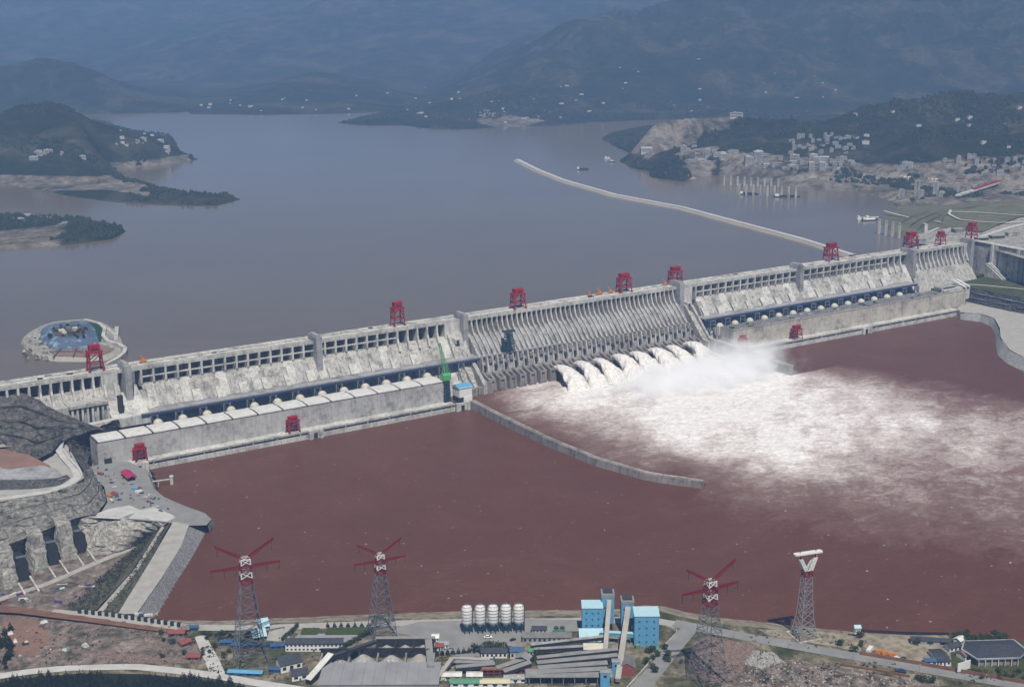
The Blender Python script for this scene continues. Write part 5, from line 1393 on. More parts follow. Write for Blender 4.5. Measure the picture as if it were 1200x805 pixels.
for k, (a, b_, z, w, h, mt) in enumerate([(1066, 284, 106, 14, 14, 'concrete_grey'), (1079, 285, 106, 18, 9, 'concrete_grey'), (1112, 278, 106, 34, 6, 'concrete_pale'), (1122, 272, 106, 26, 8, 'rock_grey'), (1150, 281, 106, 30, 5, 'dark_roof'), (1168, 279, 106, 34, 6, 'rock_dark'), (1186, 276, 106, 30, 7, 'concrete'), (1083, 275, 100, 9, 26, 'concrete_pale')]):
    g = thing('site_block', ['grey block beside the crane next to the mooring pillars', 'low grey block between the two smaller crest cranes', 'long pale block behind the small crest crane', 'rough grey block behind the far crest crane', 'dark roofed block on the lock wall', 'dark rocky block beyond the lock wall', 'concrete block at the picture edge beyond the lock wall', 'slim pale tower by the terraced hill'][k], 'building', tuple(uz(a, b_, z)), -0.3, 'blocks at the far dam end')
    b = MB(); b.box(-w / 2, w / 2, -7, 7, 0, h); b.build('wall', mt, g); b = MB(); b.box(-w / 2 - 0.5, w / 2 + 0.5, -7.5, 7.5, h, h + 0.8); b.build('roof', 'concrete_grey', g)

# ------------------------------------------------------------------ far houses and towns
house_me = []
for k, (w, d_, h, wm, rm, gable) in enumerate([(15, 10, 9, 'far_wall', 'dark_roof', True), (22, 12, 12, 'far_wall', 'far_roof', False), (13, 10, 18, 'far_wall', 'far_roof', False), (34, 13, 11, 'far_wall', 'far_roof', False), (18, 13, 26, 'far_wall', 'concrete_pale', False), (26, 14, 8, 'far_wall', 'far_roof', True), (30, 13, 15, 'far_wall', 'concrete_pale', False)]):
    b = MB(); b.box(-w / 2, w / 2, -d_ / 2, d_ / 2, -6, h); wme = b.mesh('wall'); wme.materials.append(M[wm])
    b = MB()
    if gable: b.prism([(-d_ / 2 - 0.6, h), (0, h + 3.6), (d_ / 2 + 0.6, h)], -w / 2 - 0.5, w / 2 + 0.5)
    else: b.box(-w / 2 - 0.4, w / 2 + 0.4, -d_ / 2 - 0.4, d_ / 2 + 0.4, h, h + 0.9); b.box(-w * 0.2, w * 0.05, -2, 2, h + 0.9, h + 3.4)
    rme = b.mesh('roof'); rme.materials.append(M[rm])
    b = MB()
    nw_ = max(3, int(w / 4)); nf = max(2, int(h / 3.4))
    for j in range(nf): b.box(-w / 2 + 1, w / 2 - 1, -d_ / 2 - 0.12, -d_ / 2 + 0.05, 1.2 + j * 3.4, 2.7 + j * 3.4)
    gme = b.mesh('window_band'); gme.materials.append(M['window_glass'])
    house_me.append((wme, rme, gme, w))
def far_house(P, k, label, group, s=1.0, rz=None, bands=True):
    g = thing('far_house', label, 'house', (P[0], P[1], P[2] - 0.5), rnd.uniform(-0.95, 0.1) if rz is None else rz, group); g.scale = (s, s, s)
    wme, rme, gme, w = house_me[k]
    put('wall', wme, None, g); put('roof', rme, None, g)
    if bands: put('window_band', gme, None, g)
KIND_WORDS = ['gabled dark roofed white house', 'flat roofed white house', 'narrow white block', 'long pale hall', 'tall white tower block', 'gabled grey hall', 'broad pale block']
def village(n, xr, yr, kinds, label, group, smin=0.8, smax=1.25, bands=True, dens=None):
    c = 0; tries = 0
    while c < n and tries < n * 8:
        tries += 1
        px = rnd.uniform(*xr); py = rnd.uniform(*yr) if not callable(yr) else yr(px)
        if dens and rnd.random() > dens(px, py): continue
        P = drop(px, py)
        if P is None or P[2] < ZR + 3: continue
        kk = rnd.choice(kinds); lb_ = KIND_WORDS[kk] + ' ' + label
        if 'pillar' in label: lb_ = KIND_WORDS[kk] + ' of the town above ' + ('the left quarry quay' if px < 846 else 'the ' + ordn[min(8, int((px - 844.5) / 7.9))] + ' far pillar' if px < 916 else 'the bare bank beside the pillars')
        far_house(P, kk, lb_, group, rnd.uniform(smin, smax), None, bands); c += 1
village(62, (798, 1000), lambda x: 186 + (x - 800) * 0.055 + rnd.uniform(-9, 6), [1, 2, 2, 3, 4, 5, 6, 0], 'pillar', 'blocks of the lakeside town', 0.8, 1.15)
village(44, (925, 1010), (160, 182), [0, 1, 2, 2, 0], 'on the slope above the lakeside town', 'houses above the lakeside town', 0.7, 1.0)
village(8, (1046, 1068), (194, 203), [1, 3, 2, 0], 'of the cluster on the bare hillside above the letter boards', 'houses above the letter boards', 0.9, 1.2)
village(16, (1090, 1200), (186, 204), [0, 1, 2], 'at the foot of the dark wooded hill', 'houses under the dark hill', 0.8, 1.1)
village(7, (40, 100), (180, 192), [6, 2, 5, 1], 'of the works on the bare left shore', 'works on the left shore', 0.7, 1.0)
village(6, (158, 200), (164, 180), [5, 6, 1], 'on the point below the left wooded hill', 'sheds on the left point', 0.7, 1.0)
village(14, (135, 208), (150, 172), [0, 1], 'scattered over the left point', 'houses on the left point', 0.45, 0.75, False)
village(9, (5, 60), (245, 262), [0, 5], 'among trees on the nearest left headland', 'houses on the nearest headland', 0.6, 0.8)
village(38, (440, 720), lambda x: rnd.uniform(100, 146), [0, 1, 3], 'tiny on the hazy far slope', 'houses on the far slope', 0.4, 0.75, False, lambda x, y: 0.3 + (y - 100) / 60)
village(20, (720, 1000), (70, 132), [0, 1, 3], 'high on the hazy right hillside', 'houses on the hazy right hillside', 0.4, 0.7, False)
village(16, (230, 420), (112, 131), [0, 1], 'on the hazy far left shore', 'houses on the far left shore', 0.5, 0.9, False)
village(14, (980, 1200), (128, 176), [0, 1], 'among trees on the dark hill right of the town', 'houses on the dark right hill', 0.8, 1.1, False)
for px, py, k, lb, s in [(862, 137.5, 3, 'long white hall on the ridge behind the quarry', 1.5), (757, 178, 5, 'white roofed hall on the quay of the far town', 1.6), (813, 173, 0, 'white hut above the quarry edge', 1.2)]:
    P = drop(px, py)
    if P is not None: far_house(P, k, lb, None, s, -0.4)

# ------------------------------------------------------------------ woodland on the hills: one mass
wx, wy, wz, ws = [], [], [], []
rs = np.random.RandomState(5)
AN = bear0 + rs.uniform(R(-23), R(23), 90000); DI = np.sqrt(rs.uniform(2600 ** 2, 7200 ** 2, 90000))
X_ = CAM[0] + DI * np.sin(AN); Y_ = CAM[1] + DI * np.cos(AN)
Hh_ = height(X_, Y_)
msk = fbm(X_ / 160, Y_ / 160, 4, 77)
bw_ = np.zeros(X_.shape)
for pts, z, a in BARE: bw_ = np.maximum(bw_, a * sstep(-25, 25, sdist(X_, Y_, xy(pts, z)) + (fbm(X_ / 90, Y_ / 90, 4, 51) - 0.5) * 90))
ok = (Hh_ > ZR + 3) & (Y_ > 300) & (msk > 0.46 + 0.25 * bw_) & (bw_ < 0.9)
ok &= rs.uniform(0, 1, X_.shape) < np.clip(5200 / DI, 0, 1) ** 1.5
idx = np.nonzero(ok)[0]
base_v = np.array([(math.cos(a), math.sin(a), 0.15) for a in np.linspace(0, 2 * math.pi, 6)[:-1]] + [(0.62 * math.cos(a + 0.6), 0.62 * math.sin(a + 0.6), 0.85) for a in np.linspace(0, 2 * math.pi, 6)[:-1]] + [(0, 0, 1.15), ])
base_f = [(i, (i + 1) % 5, 5 + (i + 1) % 5, 5 + i) for i in range(5)] + [(5 + i, 5 + (i + 1) % 5, 10) for i in range(5)]
nv = len(base_v)
sc = rs.uniform(4.0, 8.5, len(idx)); rot = rs.uniform(0, 6.28, len(idx))
V = base_v[None] * (1 + rs.uniform(-0.25, 0.25, (len(idx), nv, 1)))
cx, sx = np.cos(rot)[:, None], np.sin(rot)[:, None]
VX = (V[..., 0] * cx - V[..., 1] * sx) * sc[:, None] + X_[idx][:, None]; VY = (V[..., 0] * sx + V[..., 1] * cx) * sc[:, None] + Y_[idx][:, None]
VZ = V[..., 2] * sc[:, None] * 1.15 + Hh_[idx][:, None] - 0.8
verts = np.stack([VX, VY, VZ], -1).reshape(-1, 3)
q4 = np.array([f for f in base_f if len(f) == 4]); q3 = np.array([f for f in base_f if len(f) == 3])
off = (np.arange(len(idx)) * nv)[:, None, None]
F4 = (q4[None] + off).reshape(-1, 4); F3 = (q3[None] + off).reshape(-1, 3)
me = bpy.data.meshes.new('woodland')
me.vertices.add(len(verts)); me.vertices.foreach_set('co', verts.ravel())
loops = np.concatenate([F4.ravel(), F3.ravel()]).astype(np.int32)
me.loops.add(len(loops)); me.loops.foreach_set('vertex_index', loops)
starts = np.concatenate([np.arange(len(F4)) * 4, len(F4) * 4 + np.arange(len(F3)) * 3]).astype(np.int32)
me.polygons.add(len(starts)); me.polygons.foreach_set('loop_start', starts); me.update(calc_edges=True)
o = put('woodland', me, 'lake_leaf'); tag(o, 'dark woodland covering the hills and headlands around the reservoir', None, None, 'stuff')
# ------------------------------------------------------------------ near bank: ground, shore, roads
ZN = 12.0
water = [(150, 727), (185, 723), (260, 724), (330, 721), (400, 718), (480, 715), (540, 713), (640, 712), (735, 710), (752, 706), (775, 706), (800, 713), (840, 720), (900, 726), (950, 732), (1000, 737), (1060, 741), (1130, 742), (1165, 741), (1200, 750), (1320, 772)]
topl = [(a, b + (9 if a < 730 else 10)) for a, b in water]
o = sheet('ground', [(-400, 712), (0, 712), (100, 716)] + topl + [(1400, 800), (1500, 1500), (-900, 1500)], ZN, 'near_ground', 'rough ground of the near bank')
slope('shore', [(a, b + 2, -2) for a, b in water], [(a, b, ZN + 0.1) for a, b in topl], 'sand', 160, 6, 0.7, 91, 'sandy shore of the near bank')
road('road', [(60, 717, ZN), (120, 722, ZN), (215, 735, ZN), (300, 736, ZN), (400, 732, ZN), (480, 730, ZN), (560, 728, ZN), (640, 728, ZN), (700, 727, ZN), (760, 726, ZN), (800, 733, ZN)], 14, 'road_pale', 'pale riverside road of the near bank', 0.3)
road('road', [(790, 730, ZN), (830, 738, ZN), (900, 751, ZN), (1000, 769, ZN), (1100, 787, ZN), (1200, 804, ZN), (1320, 826, ZN)], 17, 'asphalt', 'grey highway running along the near bank', 0.45)
road('road', [(735, 822, ZN), (760, 795, ZN), (782, 768, ZN), (803, 742, ZN), (812, 734, ZN)], 18, 'asphalt', 'grey side road joining the highway', 0.55)
road('road', [(-60, 800, ZN), (0, 792, ZN), (40, 786, ZN), (90, 782, ZN), (160, 781, ZN), (210, 786, ZN), (250, 791, ZN), (300, 800, ZN), (380, 812, ZN)], 12, 'road_white', 'white road along the bottom of the near bank', 0.3)
sheet('yard', [(228, 746), (240, 743), (248, 757), (258, 775), (266, 793), (247, 791), (238, 770)], ZN + 0.7, 'road_white', 'pale concrete ramp beside the ruined red huts')
sheet('yard', [(452, 738), (492, 728), (612, 725), (690, 726), (692, 739), (614, 741), (604, 766), (560, 772), (520, 766), (500, 748)], ZN + 0.5, 'asphalt', 'wide grey yard around the silos')
sheet('yard', [(340, 752), (350, 742), (430, 742), (418, 752)], ZN + 0.4, 'grey_yard', 'grey court behind the long white building')
sheet('yard', [(312, 750), (316, 738), (345, 736), (336, 752)], ZN + 0.4, 'road_pale', 'pale dirt court beside the first pylon')
sheet('yard', [(460, 745), (466, 735), (496, 738), (498, 747)], ZN + 0.4, 'sand', 'sandy court beside the second pylon')
sheet('ground', [(0, 716), (60, 722), (200, 740), (232, 756), (230, 778), (150, 777), (60, 780), (0, 786), (-60, 790), (-60, 712)], ZN + 0.3, 'bare_ground', 'bare reddish slope of demolished plots')
sheet('ground', [(120, 762), (170, 768), (228, 772), (230, 777), (150, 776), (112, 770)], ZN + 0.55, 'rubble_pink', 'pink brick rubble strip')
sheet('ground', [(5, 722), (40, 726), (60, 745), (40, 770), (18, 765), (2, 742)], ZN + 0.55, 'red_earth', 'red earth patch of demolished plots')
slope('ground_bank', [(-60, 703, ZN), (20, 711, ZN), (100, 721, ZN), (202, 736, ZN)], [(-60, 714, ZN + 4), (20, 718, ZN + 4), (100, 728, ZN + 3), (205, 742, ZN + 1.5)], 'red_edge', 60, 4, 0.6, 95, 'orange earth bank under the block wall')
sheet('ground', [(812, 752), (832, 745), (882, 755), (888, 768), (868, 800), (830, 800), (806, 780)], ZN + 0.5, 'rubble_pink', 'pink rubble field under the third pylon')
sheet('ground', [(836, 810), (880, 778), (930, 772), (1010, 786), (1090, 802), (1140, 812), (1140, 840), (836, 840)], ZN + 0.6, 'bare_ground', 'dark scrubby ground below the highway')
sheet('ground', [(1004, 744), (1110, 744), (1106, 778), (1060, 772), (1030, 764), (1012, 758)], ZN + 0.4, 'sand', 'sandy yard behind the red wall')
sheet('ground', [(888, 737), (955, 738), (1004, 746), (1010, 764), (980, 758), (900, 744)], ZN + 0.35, 'sand', 'sandy waste ground around the white topped pylon')
sheet('ground', [(1112, 745), (1160, 744), (1210, 754), (1240, 800), (1180, 795), (1116, 782)], ZN + 0.45, 'grass_ground', 'dark green garden around the slate roofed stage')
kerb_line('red_wall', [(1008, 767, ZN), (1060, 776, ZN), (1120, 787, ZN), (1210, 803, ZN), (1260, 812, ZN)], 1.0, 4.0, 'red_edge', 'long red wall between the sandy yard and the highway')
kerb_line('red_kerb', [(985, 779, ZN + 0.4), (1030, 786, ZN + 0.4), (1066, 793, ZN + 0.4)], 1.0, 2.0, 'red_edge', 'low red kerb wall below the highway')
kerb_line('road_parapet', [(722, 820, ZN), (748, 792, ZN), (772, 764, ZN), (795, 740, ZN), (780, 733, ZN)], 0.8, 2.0, 'concrete_pale', 'pale parapet along the side road')
kerb_line('dark_fence', [(1006, 740, ZN - 1), (1060, 743, ZN - 1), (1112, 744, ZN - 1)], 0.5, 3.0, 'coal', 'dark fence along the river edge of the sandy yard', 'fence')
# left road wall: dark blocks painted as the shade of its openings
BWL = [(92, 718), (130, 722), (170, 728), (216, 735)]
P = resample(W3([(a, b, ZN) for a, b in BWL]), 32)
g = thing('block_wall', 'pale wall with a row of square dark openings below the cofferdam', 'wall', tuple(P[0]))
for i in range(32):
    m = MB(); a, b_ = P[i] - P[0], P[i + 1] - P[0]
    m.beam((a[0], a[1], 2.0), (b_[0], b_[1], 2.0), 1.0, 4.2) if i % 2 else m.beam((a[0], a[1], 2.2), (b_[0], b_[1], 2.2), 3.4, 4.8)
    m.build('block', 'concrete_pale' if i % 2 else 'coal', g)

# ------------------------------------------------------------------ near bank: helpers for buildings
RZ0 = math.atan2(RT[1], RT[0])            # streets of the works run along this bearing
def at(px, py, z=ZN): return tuple(uz(px, py, z))
def gable_house(name, px, py, L, D, h, rise, wm, rm, label, cat='building', rz=None, win=0, wh=1.2, group=None, win_rows=1, door=True, base=ZN):
    """px,py: middle of the front foot"""
    g = thing(name, label, cat, at(px, py, base), RZ0 if rz is None else rz, group)
    b = MB(); b.box(-L / 2, L / 2, 0, D, 0, h); b.add([(-L / 2, 0, h), (-L / 2, D, h), (-L / 2, D / 2, h + rise)], [(0, 2, 1)]); b.add([(L / 2, 0, h), (L / 2, D, h), (L / 2, D / 2, h + rise)], [(0, 1, 2)])
    w = b.build('wall', wm, g)
    b = MB(); b.prism([(-0.8, h - 0.25), (-0.8, h + 0.15), (D / 2, h + rise + 0.45), (D + 0.8, h + 0.15), (D + 0.8, h - 0.25), (D / 2, h + rise)], -L / 2 - 0.7, L / 2 + 0.7); b.build('roof', rm, g)
    for j in range(win_rows):
        for i in range(win):
            x = -L / 2 + L * (i + 0.5) / win
            z0 = (h / win_rows) * j + h / win_rows * 0.32
            b = MB(); b.box(x - L / win * 0.24, x + L / win * 0.24, -0.12, 0.1, z0, z0 + h / win_rows * 0.42); b.build('window', 'window_glass', g)
    if door:
        b = MB(); b.box(-0.9, 0.9, -0.16, 0.1, 0, min(2.4, h * 0.7)); b.build('door', 'blue_dark_sheet', g)
    return g
def gallery(p0, p1, w, h, mt, label, roofm='grey_shed', legs=4, name='conveyor_gallery', zg=ZN):
    """covered conveyor between two world points: inclined box, pitched roof, trestle legs"""
    p0 = np.array(p0, float); p1 = np.array(p1, float)
    g = thing(name, label, 'conveyor', (p0[0], p0[1], zg))
    a = p0 - [p0[0], p0[1], zg]; b_ = p1 - [p0[0], p0[1], zg]
    m = MB(); m.beam(tuple(a), tuple(b_), w, h); m.build('housing', mt, g)
    m = MB(); up = np.array([0, 0, h / 2 + 0.25]); m.beam(tuple(a + up), tuple(b_ + up), w + 1.0, 0.5); m.build('roof', roofm, g)
    for i in range(legs):
        f = (i + 0.5) / legs; c = a * (1 - f) + b_ * f
        if c[2] > 2.5:
            m = MB(); dx = (b_ - a)[:2] / (np.linalg.norm((b_ - a)[:2]) + 1e-6); nn = np.array([-dx[1], dx[0]]) * w * 0.45
            m.beam((c[0] + nn[0], c[1] + nn[1], 0), (c[0] + nn[0] * 0.6, c[1] + nn[1] * 0.6, c[2]), 0.5); m.beam((c[0] - nn[0], c[1] - nn[1], 0), (c[0] - nn[0] * 0.6, c[1] - nn[1] * 0.6, c[2]), 0.5)
            m.beam((c[0] - nn[0] * 0.8, c[1] - nn[1] * 0.8, c[2] * 0.45), (c[0] + nn[0] * 0.8, c[1] + nn[1] * 0.8, c[2] * 0.45), 0.35); m.build('trestle', 'grey_steel', g)
    return g
def wz(px, py, base):
    """point seen at a pixel, straight above a foot point"""
    d = ray(px, py); t = ((base[0] - CAM[0]) * FW[0] + (base[1] - CAM[1]) * FW[1]) / (d[0] * FW[0] + d[1] * FW[1]); return CAM + d * t

# ------------------------------------------------------------------ pylons
def seg_lat(b, q0, q1, n, t):
    prev = None
    for i in range(n + 1):
        f = i / n; q = [a.lerp(c, f) for a, c in zip(q0, q1)]
        k = len(q)
        if prev:
            for j in range(k):
                b.beam(prev[j], q[j], t)
                b.beam(prev[j], q[(j + 1) % k], t * 0.6); b.beam(prev[(j + 1) % k], q[j], t * 0.6)
        for j in range(k): b.beam(q[j], q[(j + 1) % k], t * 0.6)
        prev = q
def quad(w, d, z, cx=0.0): return [Vector((cx - w / 2, -d / 2, z)), Vector((cx + w / 2, -d / 2, z)), Vector((cx + w / 2, d / 2, z)), Vector((cx - w / 2, d / 2, z))]
def pylon(px, py, H, label, rz):
    g = thing('pylon', label, 'pylon', at(px, py), rz, 'power pylons on the near bank')
    s = H / 112.0
    b = MB()
    lv = [(26, 0), (22, 20), (17.5, 40), (13, 59), (9.5, 74)]
    for (w0, z0), (w1, z1) in zip(lv[:-1], lv[1:]): seg_lat(b, quad(w0 * s, w0 * s, z0 * s), quad(w1 * s, w1 * s, z1 * s), 2, 0.62)
    b.build('leg_frame', 'grey_steel', g)
    for z0, z1, mt in ((74, 79, 'pylon_red'), (79, 84.5, 'white_paint'), (84.5, 91, 'pylon_red'), (91, 96, 'white_paint')):
        b = MB(); w0 = (9.5 - (z0 - 74) * 0.1) * s; w1 = (9.5 - (z1 - 74) * 0.1) * s
        seg_lat(b, quad(w0, w0, z0 * s), quad(w1, w1, z1 * s), 1, 0.95)
        b.build('body_band', mt, g)
    for sx in (-1, 1):
        b = MB(); q0 = [Vector((sx * 4 * s, y * s, z * s)) for y, z in ((-2.4, 87), (2.4, 87), (0, 90))]; q1 = [Vector((sx * 30 * s, y * s, z * s)) for y, z in ((-0.7, 88.4), (0.7, 88.4), (0, 89.4))]
        seg_lat(b, q0, q1, 8, 0.46); b.build('cross_arm', 'pylon_red', g)
        b = MB(); q0 = [Vector((sx * 3.0 * s, y * s, z * s)) for y, z in ((-2.4, 96), (2.4, 96), (0, 98.6))]; q1 = [Vector((sx * 25 * s, y * s, z * s)) for y, z in ((-0.7, 109.5), (0.7, 109.5), (0, 111.5))]
        seg_lat(b, q0, q1, 7, 0.46); b.build('upper_arm', 'pylon_red', g)
        for x, z in ((29, 88), (18, 87.5), (8, 87), (23, 108)):
            b = MB(); b.beam((sx * x * s, 0, z * s), (sx * x * s, 0, (z - 7) * s), 0.45); b.build('insulator', 'teal_steel', g)
    return g
pylon(294, 775, 130, 'red topped pylon beside the pale ramp, leftmost of four', -0.19)
pylon(448, 744, 106, 'red topped pylon between the white building and the silos', -0.14)
pylon(829, 798, 123, 'red topped pylon standing in the pink rubble beside the side road', -0.10)
g = thing('pylon', 'narrow pylon with white V head and flat white platform at the shore', 'pylon', at(942, 745), -0.25, 'power pylons on the near bank')
b = MB(); lv = [(20, 0), (13, 22), (10, 45), (8.2, 68)]
for (w0, z0), (w1, z1) in zip(lv[:-1], lv[1:]): seg_lat(b, quad(w0, w0, z0), quad(w1, w1, z1), 3, 0.62)
b.build('leg_frame', 'silver_steel', g)
b = MB(); seg_lat(b, quad(8.2, 8.2, 68), quad(8, 8, 74), 1, 0.8); b.build('body_band', 'pylon_red', g)
for sx in (-1, 1):
    b = MB(); seg_lat(b, [Vector((sx * 0.6, -3.5, 74)), Vector((sx * 4, -3.5, 74)), Vector((sx * 4, 3.5, 74)), Vector((sx * 0.6, 3.5, 74))], [Vector((sx * 7, -2, 87)), Vector((sx * 10, -2, 87)), Vector((sx * 10, 2, 87)), Vector((sx * 7, 2, 87))], 3, 0.8); b.build('head_arm', 'white_paint', g)
    b = MB(); b.beam((sx * 8.5, 0, 87), (sx * 9, 0, 92), 1.0); b.beam((sx * 9, 0, 93), (sx * 9.5, 0, 98), 0.5); b.build('strut', 'pylon_red', g)
b = MB(); b.extr([(-15, -3.2), (15, -3.2), (16, -1.5), (16, 1.5), (15, 3.2), (-15, 3.2), (-16, 1.5), (-16, -1.5)], 92, 93.4); b.build('platform', 'white_paint', g)
b = MB()
for q0, q1 in (((-13, -13), (13, -13)), ((13, -13), (13, 13)), ((13, 13), (-13, 13)), ((-13, 13), (-13, -13))): b.beam((*q0, 0.7), (*q1, 0.7), 0.8, 1.4)
b.build('base_kerb', 'concrete_pale', g)

# ------------------------------------------------------------------ silos
for k, px in enumerate((547.5, 563, 578, 593, 608)):
    g = thing('cement_silo', ordn[k] + ' white silo from the left in the row by the river', 'silo', at(px, 740.5 - k * 0.35, ZN + 0.5), RZ0, 'white silos by the river')
    b = MB(); b.lathe(0, 0, [(1.2, 6), (5.4, 11), (5.5, 11.3), (5.5, 27.5), (4.6, 29), (1.4, 30.2)], 18); b.build('body', 'white_wall', g, True)
    for z in (12, 15.4, 18.8, 22.2, 25.6):
        b = MB(); b.lathe(0, 0, [(5.5, z), (5.85, z), (5.85, z + 0.45), (5.5, z + 0.45)], 18); b.build('hoop', 'silver_steel', g)
    for i in range(6):
        a = 2 * math.pi * i / 6
        b = MB(); b.beam((5.2 * math.cos(a), 5.2 * math.sin(a), 0), (5.2 * math.cos(a), 5.2 * math.sin(a), 11.2), 0.8); b.build('leg', 'teal_steel', g)
    b = MB()
    for i in range(6):
        a = 2 * math.pi * i / 6; c = a + math.pi / 3
        b.beam((5.2 * math.cos(a), 5.2 * math.sin(a), 1), (5.2 * math.cos(c), 5.2 * math.sin(c), 10), 0.45); b.beam((5.2 * math.cos(a), 5.2 * math.sin(a), 5.5), (5.2 * math.cos(c), 5.2 * math.sin(c), 5.5), 0.45)
    b.build('bracing', 'teal_steel', g)
    b = MB()
    for i in range(10):
        a = 2 * math.pi * i / 10; c = a + math.pi / 5; b.beam((5.3 * math.cos(a), 5.3 * math.sin(a), 28), (5.3 * math.cos(a), 5.3 * math.sin(a), 30), 0.25); b.beam((5.3 * math.cos(a), 5.3 * math.sin(a), 30), (5.3 * math.cos(c), 5.3 * math.sin(c), 30), 0.25)
    b.beam((0, 0, 30), (0, 0, 33.5), 0.9); b.build('guard_rail', 'grey_steel', g)
    b = MB(); b.beam((5.9, -1, 0), (5.9, -1, 30), 0.7, 0.5); b.build('ladder', 'teal_steel', g)

# ------------------------------------------------------------------ blue concrete plant
def blue_block(px, py, L, D, h, label):
    g = thing('plant_block', label, 'building', at(px, py), RZ0)
    b = MB(); b.box(-L / 2, L / 2, 0, D, 0, h); b.build('wall', 'blue_sheet', g)
    b = MB(); b.prism([(-0.6, h), (-0.6, h + 0.8), (D + 0.6, h + 3.2), (D + 0.6, h)], -L / 2 - 0.6, L / 2 + 0.6); b.build('roof', 'blue_pale', g)
    for j in range(4):
        for i in range(3):
            x = -L / 2 + L * (0.2 + 0.3 * i); z = 4 + j * (h - 6) / 3.6
            b = MB(); b.box(x - 0.9, x + 0.9, -0.12, 0.1, z, z + 1.9); b.build('window', 'blue_dark_sheet', g)
    return g
blue_block(694, 745, 21, 14, 31, 'bright blue plant block left of the two blue towers')
blue_block(757.5, 757, 25, 17, 33, 'bright blue plant block right of the two blue towers')
g = thing('lean_to', 'pale blue sloping annex at the foot of the left blue block', 'shed', at(694, 752), RZ0)
b = MB(); b.prism([(0, 0), (0, 4.5), (10, 9.5), (10, 0)], -13, 13); b.build('wall', 'blue_pale', g)
b = MB(); b.prism([(-0.6, 4.6), (-0.6, 5.1), (10.3, 10.5), (10.3, 9.9)], -13.5, 13.5); b.build('roof', 'blue_pale', g)
tow = []
for px, py, top, w, lb in ((712, 740, 694, 13, 'taller blue tower with a grey cap in the concrete plant'), (735, 742, 702, 13, 'shorter blue tower with a grey cap in the concrete plant')):
    p = at(px, py); hz = wz(px, top, p)[2] - ZN
    g = thing('plant_tower', lb, 'tower', p, RZ0)
    b = MB(); b.box(-w / 2, w / 2, 0, w, 9, hz - 5.5); b.build('wall', 'blue_sheet', g)
    b = MB(); b.box(-w / 2 - 0.4, w / 2 + 0.4, -0.4, w + 0.4, hz - 5.5, hz - 2.0); b.build('cap', 'grey_shed', g)
    b = MB(); b.box(-w / 2 + 1.5, w / 2 - 1.5, 2, w - 2, hz - 2.0, hz); b.build('roof_hut', 'dark_roof', g)
    for x in (-w / 2 + 0.6, w / 2 - 0.6):
        for y in (0.6, w - 0.6):
            b = MB(); b.box(x - 0.5, x + 0.5, y - 0.5, y + 0.5, 0, 9); b.build('leg', 'grey_steel', g)
    for j in range(3):
        b = MB(); b.box(-w / 2 + 2 + (j % 2) * 4, -w / 2 + 4 + (j % 2) * 4, -0.14, 0.1, 14 + j * 6, 16.2 + j * 6); b.build('window', 'blue_dark_sheet', g)
    tow.append((p, hz))
p, hz = tow[0]; gallery((p[0] + 1, p[1] - 1, ZN + hz - 10), at(709, 768, ZN + 6), 3.6, 3.2, 'grey_shed', 'long pale conveyor rising to the taller blue tower', 'road_pale', 4)
p, hz = tow[1]; gallery((p[0], p[1] - 1, ZN + hz - 10), at(724, 797, ZN + 5), 4.6, 3.6, 'grey_shed', 'long pale conveyor rising to the shorter blue tower', 'road_pale', 5)
gallery(at(703, 742, ZN + 10), at(746, 744, ZN + 10), 4, 4, 'blue_sheet', 'blue bridge between the blue plant blocks', 'blue_pale', 3)
for k, (px, py) in enumerate(((747, 759), (764, 762), (770, 763))):
    g = thing('green_tank', ('left', 'middle', 'right')[k] + ' green tank at the foot of the right blue block', 'tank', at(px, py), RZ0, 'green tanks of the plant')
    b = MB(); b.lathe(0, 0, [(2.6, 0), (2.6, 3.6), (1.8, 4.6), (0.4, 5)], 12); b.build('shell', 'green_sheet', g); b = MB(); b.lathe(0, 0, [(2.6, 3.2), (2.8, 3.2), (2.8, 3.6), (2.6, 3.6)], 12); b.build('hoop', 'grey_steel', g)
gable_house('brick_shed', 743, 786, 21, 17, 9, 5, 'brick_wall', 'grey_roof', 'red brick shed with mossy grey roof below the right blue block', 'shed', RZ0 + 1.57, 2)
gable_house('low_workshop', 641, 753, 50, 11, 6, 3, 'concrete_grey', 'grey_roof', 'long low grey workshop left of the blue plant', 'building', None, 10)
gable_house('white_house', 632, 744, 15, 8, 6, 2.5, 'white_wall', 'dark_roof', 'little white house with dark roof above the long workshop', 'house', None, 4)
for k, px in enumerate((651, 658)):
    g = thing('green_bin', ('left', 'right')[k] + ' green bin with a dark lid behind the workshop', 'bin', at(px + 1, 743), RZ0, 'green bins'); b = MB(); b.box(-3.2, 3.2, 0, 5, 0, 5.4); b.build('body', 'green_sheet', g); b = MB(); b.lathe(0, 2.5, [(2.4, 5.4), (2.4, 7.2), (1.2, 8)], 10); b.build('lid', 'dark_roof', g)
gable_house('beige_shed', 696, 769, 20, 12, 8, 3.4, 'yellow_wall', 'cream', 'beige gabled shed under the conveyors', 'shed', None, 0)
gable_house('long_white_building', 368, 763, 58, 11, 8.5, 3.5, 'white_wall', 'dark_roof', 'long two storey white building with dark roof and rows of windows', 'building', None, 14, 1.2, None, 2)
gable_house('white_house', 579, 771, 26, 9, 6, 3, 'white_wall', 'dark_roof', 'white cottage with a row of windows under dark trees', 'house', None, 6)
gable_house('blue_roofed_house', 606, 772, 14, 10, 8, 3, 'cream', 'blue_dark_sheet', 'cream house with navy blue roof beside the white cottage', 'house', None, 3)
gable_house('dark_house', 342, 786, 22, 15, 8, 6, 'white_wall', 'dark_roof', 'dark roofed house with white gables above the bottom road', 'house', RZ0 + 0.5, 3)
